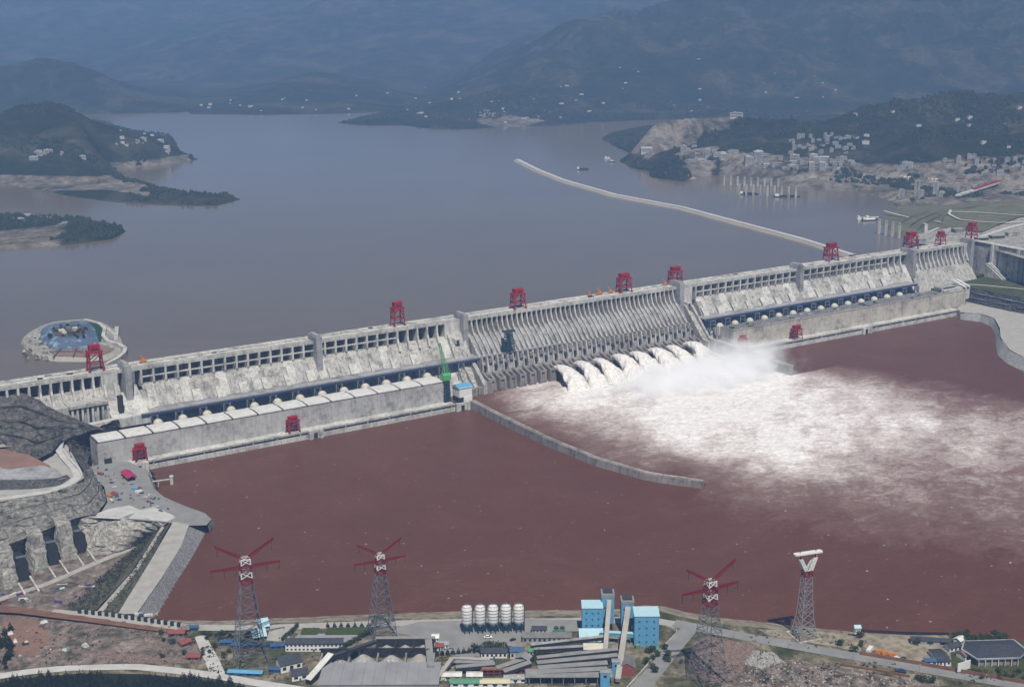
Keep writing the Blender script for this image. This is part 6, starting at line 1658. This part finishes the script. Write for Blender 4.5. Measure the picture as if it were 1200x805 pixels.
gable_house('dark_house', 352, 797, 16, 12, 6, 4, 'white_wall', 'dark_roof', 'smaller white house in front of the dark roofed house', 'house', RZ0 + 0.3, 2)
gallery(at(361, 799, ZN + 3), at(388, 768, ZN + 14), 6, 5, 'coal', 'steep pale roofed conveyor beside the dark roofed house', 'white_roof', 4)
gallery(at(388, 770, ZN + 12), at(440, 752, ZN + 13), 3.5, 3, 'coal', 'dark conveyor between the white building and the gravel bins', 'dark_roof', 4)
# gravel bins
g = thing('gravel_bunker', 'long dark walled gravel bunker with three pale piles', 'bunker', at(474, 766), RZ0)
for i in range(4): b = MB(); b.box(-29 + i * 18.6, -27.4 + i * 18.6, 0, 16, 0, 7); b.build('partition', 'coal', g)
b = MB(); b.box(-30, 29, 16, 17.6, 0, 8); b.build('back_wall', 'coal', g)
b = MB(); b.box(-31, 30, 18, 23, 7, 8.2); b.build('roof', 'grey_shed', g)
for i in range(3): b = MB(); b.lathe(-18.5 + i * 18.6, 8, [(8, 0), (5, 3), (1.2, 5.6)], 12); b.build('gravel_pile', 'aggregate', g)
g = thing('gravel_bunker', 'broad open gravel bunker with four large white piles', 'bunker', at(440, 787), RZ0)
for i in range(5): b = MB(); b.box(-57 + i * 28.2, -55.4 + i * 28.2, 2, 30, 0, 5.5); b.build('partition', 'grey_shed', g)
b = MB(); b.box(-58, 58.5, 30, 31.6, 0, 10); b.build('back_wall', 'coal', g)
b = MB(); b.box(-58, 58.5, 0.4, 2, 0, 2.2); b.build('front_kerb', 'coal', g)
for i in range(4): b = MB(); b.lathe(-42 + i * 28.2, 17 + (i % 2) * 2, [(12.6, 0), (8, 4.2), (3, 8.2), (0.8, 9)], 18); b.build('gravel_pile', 'rubble_white' if i != 3 else 'aggregate', g, True)
for i in range(7): b = MB(); b.beam((-57 + i * 19, 30, 10), (-48 + i * 19, 16, 16), 0.6); b.beam((-39 + i * 19, 30, 10), (-48 + i * 19, 16, 16), 0.6); b.build('roof_truss', 'coal', g)
g = thing('sheet_hall', 'huge flat grey sheet roofed hall at the bottom edge', 'building', at(444, 812), RZ0)
b = MB(); b.box(-58, 57, 0, 44, 0, 9); b.build('wall', 'grey_shed', g)
for i in range(11): b = MB(); b.box(-58.4 + i * 10.55, -48.0 + i * 10.55, -0.6, 44.4, 9, 9.6 + (i % 2) * 0.12); b.build('roof_panel', 'grey_yard', g)
gallery(at(505, 783, ZN + 9), at(502, 752, ZN + 9), 6, 6, 'grey_shed', 'upright pale conveyor house at the end of the gravel bunkers', 'grey_shed', 3)
gallery(at(510, 799, ZN + 3), at(530, 772, ZN + 8), 3.4, 3, 'grey_shed', 'slanting pale conveyor between the sheet hall and the cottages', 'road_pale', 3)
gallery(at(530, 772, ZN + 8), at(574, 774, ZN + 9), 3.4, 3, 'grey_shed', 'level pale conveyor in front of the white cottage', 'road_pale', 4)
gallery(at(534, 777, ZN + 6), at(578, 777, ZN + 8), 5, 3.6, 'coal', 'dark sided conveyor shed below the level conveyor', 'grey_shed', 4)
gallery(at(534, 783, ZN + 6), at(580, 779, ZN + 8), 5, 3.6, 'coal', 'second dark sided conveyor shed below the level conveyor', 'grey_shed', 4)
gallery(at(582, 784, ZN + 6), at(621, 771, ZN + 11), 6, 3.6, 'coal', 'dark conveyor shed climbing towards the hooded transfer house', 'grey_shed', 4)
gallery(at(590, 788, ZN + 6), at(622, 777, ZN + 11), 6, 3.6, 'coal', 'lower dark conveyor shed climbing to the hooded transfer house', 'grey_shed', 4)
gable_house('transfer_house', 621, 784, 10, 14, 12, 3, 'teal_steel', 'grey_shed', 'hooded dark transfer house between the conveyor sheds', 'building', RZ0 + 1.2, 0)
g = thing('red_gantry_frame', 'rusty red steel frame below the conveyor sheds', 'frame', at(598, 792), RZ0)
b = MB()
for i in range(10): b.beam((-28 + i * 6, 0, 0), (-28 + i * 6, 0, 7), 0.6); b.beam((-28 + i * 6, 5, 0), (-28 + i * 6, 5, 7), 0.6); b.beam((-28 + i * 6, 0, 7), (-28 + i * 6, 5, 7), 0.5)
b.beam((-29, 0, 7), (28, 0, 7), 0.8); b.beam((-29, 5, 7), (28, 5, 7), 0.8); b.beam((-29, 0, 3.5), (28, 0, 3.5), 0.5); b.build('steelwork', 'brick_wall', g)
b = MB(); b.box(-28, 27, 0.4, 4.6, 7.4, 7.9); b.build('deck', 'red_earth', g)
for k, (x0, y0, x1, y1, za, zb, w, lb) in enumerate([(629, 772, 724, 762, 8, 11, 5, 'highest grey roof of the stacked conveyor galleries'), (629, 778, 724, 769, 8, 10, 6, 'second grey roof of the stacked conveyor galleries'), (630, 784, 712, 778, 8, 9, 7, 'third grey roof of the stacked conveyor galleries'), (630, 789, 712, 785, 8, 9, 7, 'lowest grey roof of the stacked conveyor galleries'),
                                               (622, 757, 708, 747, 7, 10, 3.5, 'thin dark conveyor in front of the long workshop'), (626, 762, 712, 757, 7, 8, 3.5, 'thin dark conveyor above the beige shed')]):
    gallery(at(x0, y0, ZN + za), at(x1, y1, ZN + zb), w, 3.6, 'coal', lb, 'grey_shed' if k < 4 else 'concrete_grey', 5)
for px, py, L, D, h, lb in ((709, 806, 9, 9, 16, 'blue cabin under the lowest gallery'), (722, 791, 8, 8, 14, 'blue cabin at the foot of the pale conveyor')):
    g = thing('blue_cabin', lb, 'cabin', at(px, py), RZ0); b = MB(); b.box(-L / 2, L / 2, 0, D, 0, h); b.build('wall', 'blue_sheet', g); b = MB(); b.prism([(-0.4, h), (D / 2, h + 1.2), (D + 0.4, h)], -L / 2 - 0.4, L / 2 + 0.4); b.build('roof', 'grey_shed', g); b = MB(); b.box(-1.4, 1.4, -0.14, 0.1, h - 5, h - 2.5); b.build('window', 'window_glass', g)
g = thing('gravel_hall', 'dark open gravel hall under the lowest galleries', 'building', at(668, 803), RZ0)
for i in range(8): b = MB(); b.box(-40 + i * 11, -39 + i * 11, 0, 1, 0, 9); b.build('post', 'grey_steel', g)
b = MB(); b.box(-42, 40, 14, 15, 0, 9); b.build('back_wall', 'coal', g); b = MB(); b.box(-43, 41, -1, 16, 9, 9.6); b.build('roof', 'grey_shed', g)
for k, (px, py, L, mt, lb) in enumerate([(546, 805, 30, 'green_sheet', 'flat green roofed shed at the bottom edge'), (580, 805, 28, 'yellow_wall', 'flat cream roofed shed at the bottom edge'), (556, 797, 15, 'white_roof', 'white roofed hut above the green roofed shed'), (525, 797, 26, 'white_roof', 'thin white slab roof beside the sheet hall'), (604, 800, 22, 'rubble_white', 'pale littered roof below the rusty frame'), (515, 762, 8, 'brick_wall', 'small red hut at the edge of the silo yard'), (510, 752, 7, 'white_wall', 'small white hut beside the gravel bunker'), (520, 760, 10, 'concrete_grey', 'small grey hut at the edge of the silo yard'), (627, 768, 12, 'green_sheet', 'green roofed hut among the conveyors'), (668, 768, 14, 'green_sheet', 'green roofed shed beside the beige shed')]):
    gable_house('site_hut', px, py, L, 9, 4.5, 1.0, 'white_wall', mt, lb, 'hut', None, 3)
# left works by the first pylon
for k, (px, py, L, mt, lb) in enumerate([(268, 756, 18, 'blue_dark_sheet', 'blue cabin row left of the first pylon'), (284, 759, 22, 'blue_dark_sheet', 'blue shed under the first pylon'), (308, 759, 20, 'teal_steel', 'dark teal shed right under the first pylon'), (330, 760, 22, 'blue_dark_sheet', 'blue shed between the first pylon and the white building'), (287, 792, 34, 'blue_sheet', 'long blue fence shed beside the bottom road'), (322, 788, 12, 'blue_dark_sheet', 'small blue cabin beside the dark roofed house'), (225, 739, 12, 'blue_dark_sheet', 'navy cabin beside the riverside road')]):
    gable_house('blue_shed', px, py, L, 6, 3.6, 1.2, 'blue_dark_sheet', mt, lb, 'shed', RZ0 + rnd.uniform(-0.1, 0.1), 4)
for px, py, L, lb in ((305, 750, 15, 'tilted pale blue tarpaulin roof beside the first pylon'), (310, 738, 12, 'pale blue roof behind the first pylon')):
    g = thing('tarp_shelter', lb, 'shelter', at(px, py), RZ0 + 0.35); b = MB(); b.prism([(0, 3.4), (0, 3.8), (12, 8.4), (12, 8)], -L / 2, L / 2); b.build('roof', 'blue_pale', g)
    for x in (-L / 2 + 0.6, L / 2 - 0.6):
        b = MB(); b.box(x - 0.25, x + 0.25, 0.3, 0.8, 0, 3.6); b.build('post', 'grey_steel', g); b = MB(); b.box(x - 0.25, x + 0.25, 11, 11.5, 0, 7.6); b.build('post', 'grey_steel', g)
for k, (px, py, L, mt, lb) in enumerate([(207, 746, 16, 'brick_wall', 'roofless red brick hut at the end of the block wall'), (216, 742, 10, 'rubble_pink', 'pink walled hut with a white corner'), (219, 757, 12, 'brick_wall', 'red tiled hut beside the pale ramp'), (226, 774, 14, 'brick_wall', 'red hut above the bottom road')]):
    gable_house('ruined_hut', px, py, L, 8, 4, 1.6, 'rubble_pink', mt, lb, 'hut', RZ0 + 0.4 * (k % 3), 2)
for k, (px, py) in enumerate([(12, 743), (11, 735), (18, 752), (50, 730), (53, 729), (24, 769), (60, 762), (100, 757), (76, 762), (30, 755)]):
    s = rnd.uniform(2.2, 4)
    g = thing('rubbish_heap', ['white block heap highest on the demolished slope', 'pale block heap above the trees', 'small white heap in the middle of the red slope', 'white tarp heap below the orange bank', 'second white tarp heap below the orange bank', 'grey heap beside the dark roofs', 'red tarp heap on the demolished slope', 'grey rubble heap near the pink rubble strip', 'mint coloured heap on the demolished slope', 'dark heap on the red earth'][k], 'heap', at(px, py), k * 0.7, 'heaps on the demolished plots')
    b = MB(); b.frus(0, 0, 0, s * 0.7, s * 2, s * 1.5, s * 1.2, s * 0.9); b.build('lower_pile', ['white_roof', 'concrete_pale', 'white_roof', 'white_roof', 'white_roof', 'grey_shed', 'car_red', 'concrete', 'blue_pale', 'coal'][k], g); b = MB(); b.frus(s * 0.3, 0, s * 0.7, s * 1.1, s, s * 0.8, s * 0.4, s * 0.4); b.build('upper_pile', 'concrete_pale', g)
# right yard
g = thing('slate_stage', 'wide slate grey open stage roof with pale edges at the picture edge', 'pavilion', at(1172, 781), RZ0 + 0.05)
b = MB(); b.extr([(-24, 0), (20, 0), (34, 14), (30, 40), (-22, 40), (-32, 22)], 8, 9.2); b.build('roof_deck', 'concrete_grey', g)
ap = [(-12, 22, 13.5), (16, 22, 13.5)]; ol = [(-23, 1.5), (19.5, 1.5), (32, 14), (28.5, 38.5), (-21.5, 38.5), (-30, 22)]
b = MB(); b.add([(x, y, 9.2) for x, y in ol] + ap, [(0, 1, 7, 6), (1, 2, 7), (2, 3, 7), (3, 4, 6, 7), (4, 5, 6), (5, 0, 6)]); b.build('slate_roof', 'dark_roof', g)
b = MB(); b.extr([(-21, 2.5), (18, 2.5), (29, 14), (26, 37), (-20, 37), (-28, 22)], 0, 8); b.build('wall', 'concrete_stained', g)
for i in range(7): b = MB(); b.box(-22 + i * 6.6, -21.2 + i * 6.6, 0.3, 1.1, 0, 8); b.build('post', 'concrete_pale', g)
for px, py, L, D, h, rm, wm, rzz, lb in ((1090, 756, 38, 8, 5, 'dark_roof', 'concrete_grey', -0.16, 'long dark roofed shed on the sandy yard'), (1107, 780, 12, 26, 5, 'dark_roof', 'white_wall', 0.1, 'slate roofed strip house behind the red wall'), (1137, 773, 14, 12, 6, 'red_earth', 'white_wall', 0.5, 'brown roofed house beside the slate stage'), (1120, 763, 14, 9, 5, 'dark_roof', 'white_wall', 0.3, 'small dark roofed house in the green garden'), (1128, 755, 9, 8, 5, 'white_roof', 'white_wall', 0.7, 'small white roofed house in the green garden'), (1095, 779, 18, 7, 4, 'blue_dark_sheet', 'white_wall', 0.0, 'navy roofed shed behind the red wall'), (1005, 743, 6, 6, 7, 'blue_pale', 'white_wall', 0.0, 'tiny pale blue river hut on the shore')):
    gable_house('yard_house', px, py, L, D, h, 2.0, wm, rm, lb, 'house', RZ0 + rzz, 3)
g = thing('billboard', 'blank white tilted billboard beside the red wall', 'billboard', at(1129, 787), RZ0 + 0.5)
b = MB(); b.box(-8.5, 8.5, -0.4, 0.4, 2, 11); b.build('panel', 'white_paint', g)
for x in (-6, 6): b = MB(); b.box(x - 0.4, x + 0.4, 0.4, 1.2, 0, 10); b.build('post', 'grey_steel', g)
g = thing('white_container', 'white box container standing askew on the sandy yard', 'container', at(1019, 763), RZ0 + 1.0); b = MB(); b.box(-6, 6, -2, 2, 0, 4); b.build('body', 'white_paint', g); b = MB(); b.box(6, 6.1, -1.7, 1.7, 0.2, 3.8); b.build('door', 'grey_steel', g)
for k, (px, py, mt) in enumerate([(1030, 764, 'orange_paint'), (1037, 766, 'orange_paint'), (1045, 768, 'orange_paint'), (1050, 772, 'white_roof'), (1058, 773, 'teal_steel')]):
    g = thing('formwork_stack', ['first orange formwork stack from the white container', 'second orange formwork stack from the white container', 'third orange formwork stack from the white container', 'white sheet stack beside the orange formwork', 'dark teal stack beside the white sheet stack'][k], 'stack', at(px, py), RZ0 + 0.2 * k, 'stacks behind the red wall'); b = MB(); b.box(-4, 4, -1.8, 1.8, 0, 1.6); b.build('lower_layer', mt, g); b = MB(); b.box(-3.4, 2.6, -1.4, 1.6, 1.6, 2.8); b.build('upper_layer', mt, g)
# vehicles on the roads
rd = uz(1100, 787, ZN) - uz(1000, 769, ZN); rzr = math.atan2(rd[1], rd[0])
car(1057, 787, ZN + 0.5, rzr, 'car_blue', 'dark blue car driving on the highway past the red wall', 'cars on the near bank', 2.0)
rd2 = uz(803, 742, ZN) - uz(760, 795, ZN); rz2 = math.atan2(rd2[1], rd2[0])
car(798, 775, ZN + 0.6, rz2, 'car_blue', 'small blue car at the edge of the side road', 'cars on the near bank', 1.5)
car(572, 747, ZN + 0.6, RZ0, 'car_white', 'white van parked in front of the silos', 'cars on the near bank', 1.9)
car(601, 750, ZN + 0.6, RZ0 + 0.6, 'car_dark', 'dark car on the silo yard near the cottages', 'cars on the near bank', 1.5)
lorry('white lorry leftmost of the trucks by the riprap corner', at(163, 722), -0.4, 'car_white', 'white_roof', 'lorries at the cofferdam corner')
lorry('blue lorry between two white ones at the riprap corner', at(168, 722.5), -0.4, 'car_blue', 'blue_dark_sheet', 'lorries at the cofferdam corner')
lorry('white lorry rightmost of the trucks by the riprap corner', at(174, 723), -0.4, 'car_white', 'white_roof', 'lorries at the cofferdam corner')
lorry('tan lorry set apart from the trucks by the water', at(181, 724), 0.6, 'yellow_wall', 'sand', 'lorries at the cofferdam corner')
# street lamps along the highway
for k, (px, py) in enumerate([(1077, 790), (1155, 802), (1000, 775), (924, 761), (860, 748)]):
    g = thing('street_lamp', ['street lamp second from the picture edge on the highway', 'street lamp nearest the picture edge on the highway', 'street lamp in the middle of the highway', 'street lamp below the white topped pylon', 'street lamp beside the third pylon'][k], 'lamp', at(px, py), rzr, 'street lamps of the highway'); b = MB(); b.cyl(0, 0, 0, 9, 0.18, 0.12, 8); b.build('pole', 'grey_steel', g); b = MB(); b.beam((0, 0, 9), (0, 2.4, 9.4), 0.2); b.build('arm', 'grey_steel', g); b = MB(); b.box(-0.25, 0.25, 1.8, 3, 9.3, 9.6); b.build('lamp_head', 'white_paint', g)
# hedges and lawns by the white building
for px0, px1, py, D, lb in ((352, 372, 744, 15, 'clipped dark hedge plot left of the court path'), (381, 434, 744, 16, 'long clipped dark hedge plot right of the court path')):
    a = uz(px0, py, ZN); c = uz(px1, py, ZN); L = np.linalg.norm(c - a)
    g = thing('hedge', lb, 'hedge', tuple(a), RZ0)
    m = MB(); nx_, ny_ = int(L / 1.4), int(D / 1.4)
    top = [[(i * L / nx_, j * D / ny_, 1.3 + rnd.uniform(-0.4, 0.5)) for i in range(nx_ + 1)] for j in range(ny_ + 1)]
    v = [q for r_ in top for q in r_]; f = [(j * (nx_ + 1) + i, j * (nx_ + 1) + i + 1, (j + 1) * (nx_ + 1) + i + 1, (j + 1) * (nx_ + 1) + i) for j in range(ny_) for i in range(nx_)]
    m.add(v, f); m.add([(0, 0, 0), (L, 0, 0), (L, 0, 1.2), (0, 0, 1.2)], [(0, 1, 2, 3)]); m.build('foliage', 'hedge', g)
    for i in range(int(L / 7)):
        pass
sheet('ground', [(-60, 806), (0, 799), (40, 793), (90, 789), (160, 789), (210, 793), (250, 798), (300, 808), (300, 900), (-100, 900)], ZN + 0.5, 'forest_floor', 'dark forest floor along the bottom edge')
# trees of the near bank
for k in range(7):
    tree(at(384 + k * 8, 735 + k * 0.3 - k * 0.4), 7, 'cone', 'small dark conifer in the row behind the hedge plot', 'conifers behind the hedge plots', 1.2)
for k in range(8):
    tree(at(349 - k * 2.6, 735 + k * 2.4), 6, 'round', 'leafy tree in the diagonal row left of the white building', 'trees in the left diagonal row', 1.3)
for k in range(12):
    tree(at(436 - k * 3.4, 741 + k * 2.0), 7, 'round', 'leafy tree in the diagonal row right of the white building', 'trees in the right diagonal row', 1.25)
for k in range(9):
    tree(at(512 + k * 6.3, 768 - k * 0.5), 7.5, 'cone', 'dark conifer in the row above the gravel conveyor', 'conifers by the silo yard', 1.3)
for k, (a, b_) in enumerate([(557, 764), (562, 766), (569, 762), (575, 761), (583, 762), (590, 763), (596, 766), (624, 775), (632, 772)]):
    tree(at(a, b_), 11, 'round', 'tall dark tree behind the white cottage', 'trees behind the cottages', 1.1)
for k in range(12):
    tree(at(rnd.uniform(755, 785), rnd.uniform(760, 790)), rnd.uniform(6, 9), 'round', 'bushy tree between the right blue block and the side road', 'trees beside the side road', 1.3) if True else None
for k in range(34):
    tree(at(rnd.uniform(1118, 1185), rnd.uniform(745, 757)), rnd.uniform(5, 9), 'round', 'leafy tree of the thicket behind the slate stage', 'thicket behind the stage', 1.4)
for k in range(14):
    tree(at(rnd.uniform(1130, 1215), rnd.uniform(786, 796)), rnd.uniform(3.5, 6), 'round', 'bushy tree between the slate stage and the red wall', 'bushes before the stage', 1.5)
for k, (a, b_, lb) in enumerate([(1008, 748, 'dark tree beside the pale blue river hut'), (1010, 757, 'dark tree above the white container'), (1075, 796, 'dark bush below the highway lamp'), (1082, 799, 'second dark bush below the highway lamp'), (1091, 800, 'round dark bush below the highway'), (1074, 755, 'round dark tree at the end of the long dark shed'), (1000, 764, 'reddish dark bush at the start of the red wall'), (985, 757, 'low bush beside the sandy track')]):
    tree(at(a, b_), rnd.uniform(6, 9), 'round', lb, 'single trees of the right bank', 1.5)
for k in range(30):
    tree(at(rnd.uniform(180, 290), rnd.uniform(741, 776)), rnd.uniform(4, 7.5), 'round', 'leafy tree of the dark thicket between the pale ramp and the first pylon', 'thicket by the first pylon', 1.4) if k > 11 else tree(at(rnd.uniform(242, 282), rnd.uniform(742, 756)), rnd.uniform(4, 7), 'round', 'leafy tree of the thicket below the riverside road', 'thicket below the riverside road', 1.4)
nb = 0
while nb < 230:
    px = rnd.uniform(-15, 300); py = rnd.uniform(792, 818) - max(0, (60 - abs(px - 100))) * 0.05
    edge = 803 - 12 * math.exp(-((px - 85) / 40) ** 2) - 4 * math.exp(-((px - 220) / 50) ** 2) + max(0, px - 255) * 0.25
    if py < edge + 1: continue
    tree(at(px, py), rnd.uniform(9, 16), 'cone', 'dark conifer of the stand along the bottom left edge', 'conifers along the bottom edge', 1.15); nb += 1
for k in range(26):
    tree(at(rnd.uniform(-8, 14), rnd.uniform(738, 786)), rnd.uniform(7, 12), 'cone', 'dark conifer of the narrow belt at the left picture edge', 'conifers at the left edge', 1.3)
# conductors between the pylons are too thin to show; scrub scattered over the bank as one mass
v = []; f = []
def scrub_patch(n, xr, yr, s0, s1, z=ZN + 0.5):
    for _ in range(n):
        px = rnd.uniform(*xr); py = rnd.uniform(*yr)
        p = uz(px, py, z); s = rnd.uniform(s0, s1)
        for i in range(9):
            c = Vector(p) + Vector((rnd.gauss(0, s * 0.6), rnd.gauss(0, s * 0.6), abs(rnd.gauss(0, s * 0.35))))
            a = Vector((rnd.gauss(0, 1), rnd.gauss(0, 1), rnd.gauss(0, 1))).normalized() * s * 0.45; b_ = a.cross(Vector((rnd.gauss(0, 1), rnd.gauss(0, 1), rnd.gauss(0, 1)))).normalized() * s * 0.4
            k = len(v); v.extend([tuple(c - a), tuple(c + b_), tuple(c + a), tuple(c - b_)]); f.append((k, k + 1, k + 2, k + 3))
scrub_patch(130, (880, 1060), (776, 805), 0.8, 2.2); scrub_patch(90, (835, 905), (778, 800), 0.6, 1.6); scrub_patch(60, (880, 1000), (740, 760), 0.6, 1.6); scrub_patch(120, (30, 230), (728, 780), 0.6, 1.8)
scrub_patch(60, (815, 835), (765, 800), 0.8, 1.8); scrub_patch(80, (240, 290), (740, 790), 0.8, 2.2); scrub_patch(60, (510, 560), (770, 800), 0.8, 1.8); scrub_patch(60, (300, 420), (765, 800), 0.7, 1.8); scrub_patch(50, (1120, 1200), (785, 800), 0.8, 2.0); scrub_patch(50, (640, 700), (785, 805), 0.8, 1.8)
m = MB(); m.add(v, f); o = m.build('scrub', 'scrub_leaf'); tag(o, 'scattered low scrub on the near bank', None, None, 'stuff')
v = []; f = []
for k in range(500):
    t = rnd.random(); u = rnd.random()
    a = uz(189 + (106 - 189) * t, 616 + (722 - 616) * t, 8); c = uz(168 + (60 - 168) * t, 634 + (728 - 634) * t, -22)
    p = a * (1 - u) + c * u; s = rnd.uniform(0.8, 2.4)
    for i in range(7):
        cc = Vector(p) + Vector((rnd.gauss(0, s * 0.7), rnd.gauss(0, s * 0.7), abs(rnd.gauss(0, s * 0.4)) + 0.6)); aa = Vector((rnd.gauss(0, 1), rnd.gauss(0, 1), rnd.gauss(0, 1))).normalized() * s * 0.5; bb = aa.cross(Vector((rnd.gauss(0, 1), rnd.gauss(0, 1), rnd.gauss(0, 1)))).normalized() * s * 0.45
        q = len(v); v.extend([tuple(cc - aa), tuple(cc + bb), tuple(cc + aa), tuple(cc - bb)]); f.append((q, q + 1, q + 2, q + 3))
for k in range(260):
    t = rnd.random(); u = rnd.random()
    a = uz(201 + (137 - 201) * t, 611 + (720 - 611) * t, 14.2); c = uz(193 + (116 - 193) * t, 617 + (722 - 617) * t, 8)
    p = a * (1 - u) + c * u; s = rnd.uniform(0.6, 1.6)
    for i in range(6):
        cc = Vector(p) + Vector((rnd.gauss(0, s * 0.7), rnd.gauss(0, s * 0.7), abs(rnd.gauss(0, s * 0.4)) + 0.4)); aa = Vector((rnd.gauss(0, 1), rnd.gauss(0, 1), rnd.gauss(0, 1))).normalized() * s * 0.5; bb = aa.cross(Vector((rnd.gauss(0, 1), rnd.gauss(0, 1), rnd.gauss(0, 1)))).normalized() * s * 0.45
        q = len(v); v.extend([tuple(cc - aa), tuple(cc + bb), tuple(cc + aa), tuple(cc - bb)]); f.append((q, q + 1, q + 2, q + 3))
m = MB(); m.add(v, f); o = m.build('scrub', 'scrub_leaf'); tag(o, 'low scrub growing on the inner cofferdam slopes', None, None, 'stuff')

# broken stone lying on the cleared plots: one mass
def stones(n, poly, s0, s1, mt, label):
    P = np.array(poly, float); x0, y0 = P.min(0); x1, y1 = P.max(0); v = []; f = []; c = 0
    while c < n:
        px, py = rnd.uniform(x0, x1), rnd.uniform(y0, y1)
        if sdist(np.array([px]), np.array([py]), P)[0] < 0: continue
        p = uz(px, py, ZN + 0.5); s = rnd.uniform(s0, s1); k = len(v); a0 = rnd.uniform(0, 6)
        for z, q in ((-0.2, 1.0), (0.55, 0.7)):
            for i in range(5):
                a = a0 + 1.257 * i; r_ = s * q * rnd.uniform(0.7, 1.2); v.append((p[0] + r_ * math.cos(a), p[1] + r_ * math.sin(a), p[2] + s * z))
        f += [(k + i, k + (i + 1) % 5, k + 5 + (i + 1) % 5, k + 5 + i) for i in range(5)] + [tuple(range(k + 5, k + 10))]; c += 1
    m = MB(); m.add(v, f); o = m.build('rubble', mt); tag(o, label, None, None, 'stuff')
stones(420, [(872, 778), (884, 762), (905, 764), (918, 774), (896, 784)], 0.5, 1.5, 'rubble_white', 'heap of broken white stone beside the highway')
stones(420, [(812, 752), (832, 745), (882, 755), (888, 768), (868, 800), (830, 800), (806, 780)], 0.4, 1.3, 'rubble_pink', 'broken pink brick under the third pylon')
stones(500, [(5, 722), (200, 742), (230, 758), (228, 776), (60, 778), (18, 770)], 0.4, 1.4, 'bare_ground', 'broken masonry strewn over the demolished plots')
stones(260, [(880, 778), (930, 772), (1010, 786), (1120, 806), (860, 806)], 0.4, 1.5, 'rubble_white', 'pale stones in the dark scrub below the highway')
stones(200, [(10, 690), (60, 682), (110, 662), (130, 668), (60, 706), (0, 712)], 0.4, 1.2, 'rubble_white', 'x') if False else None
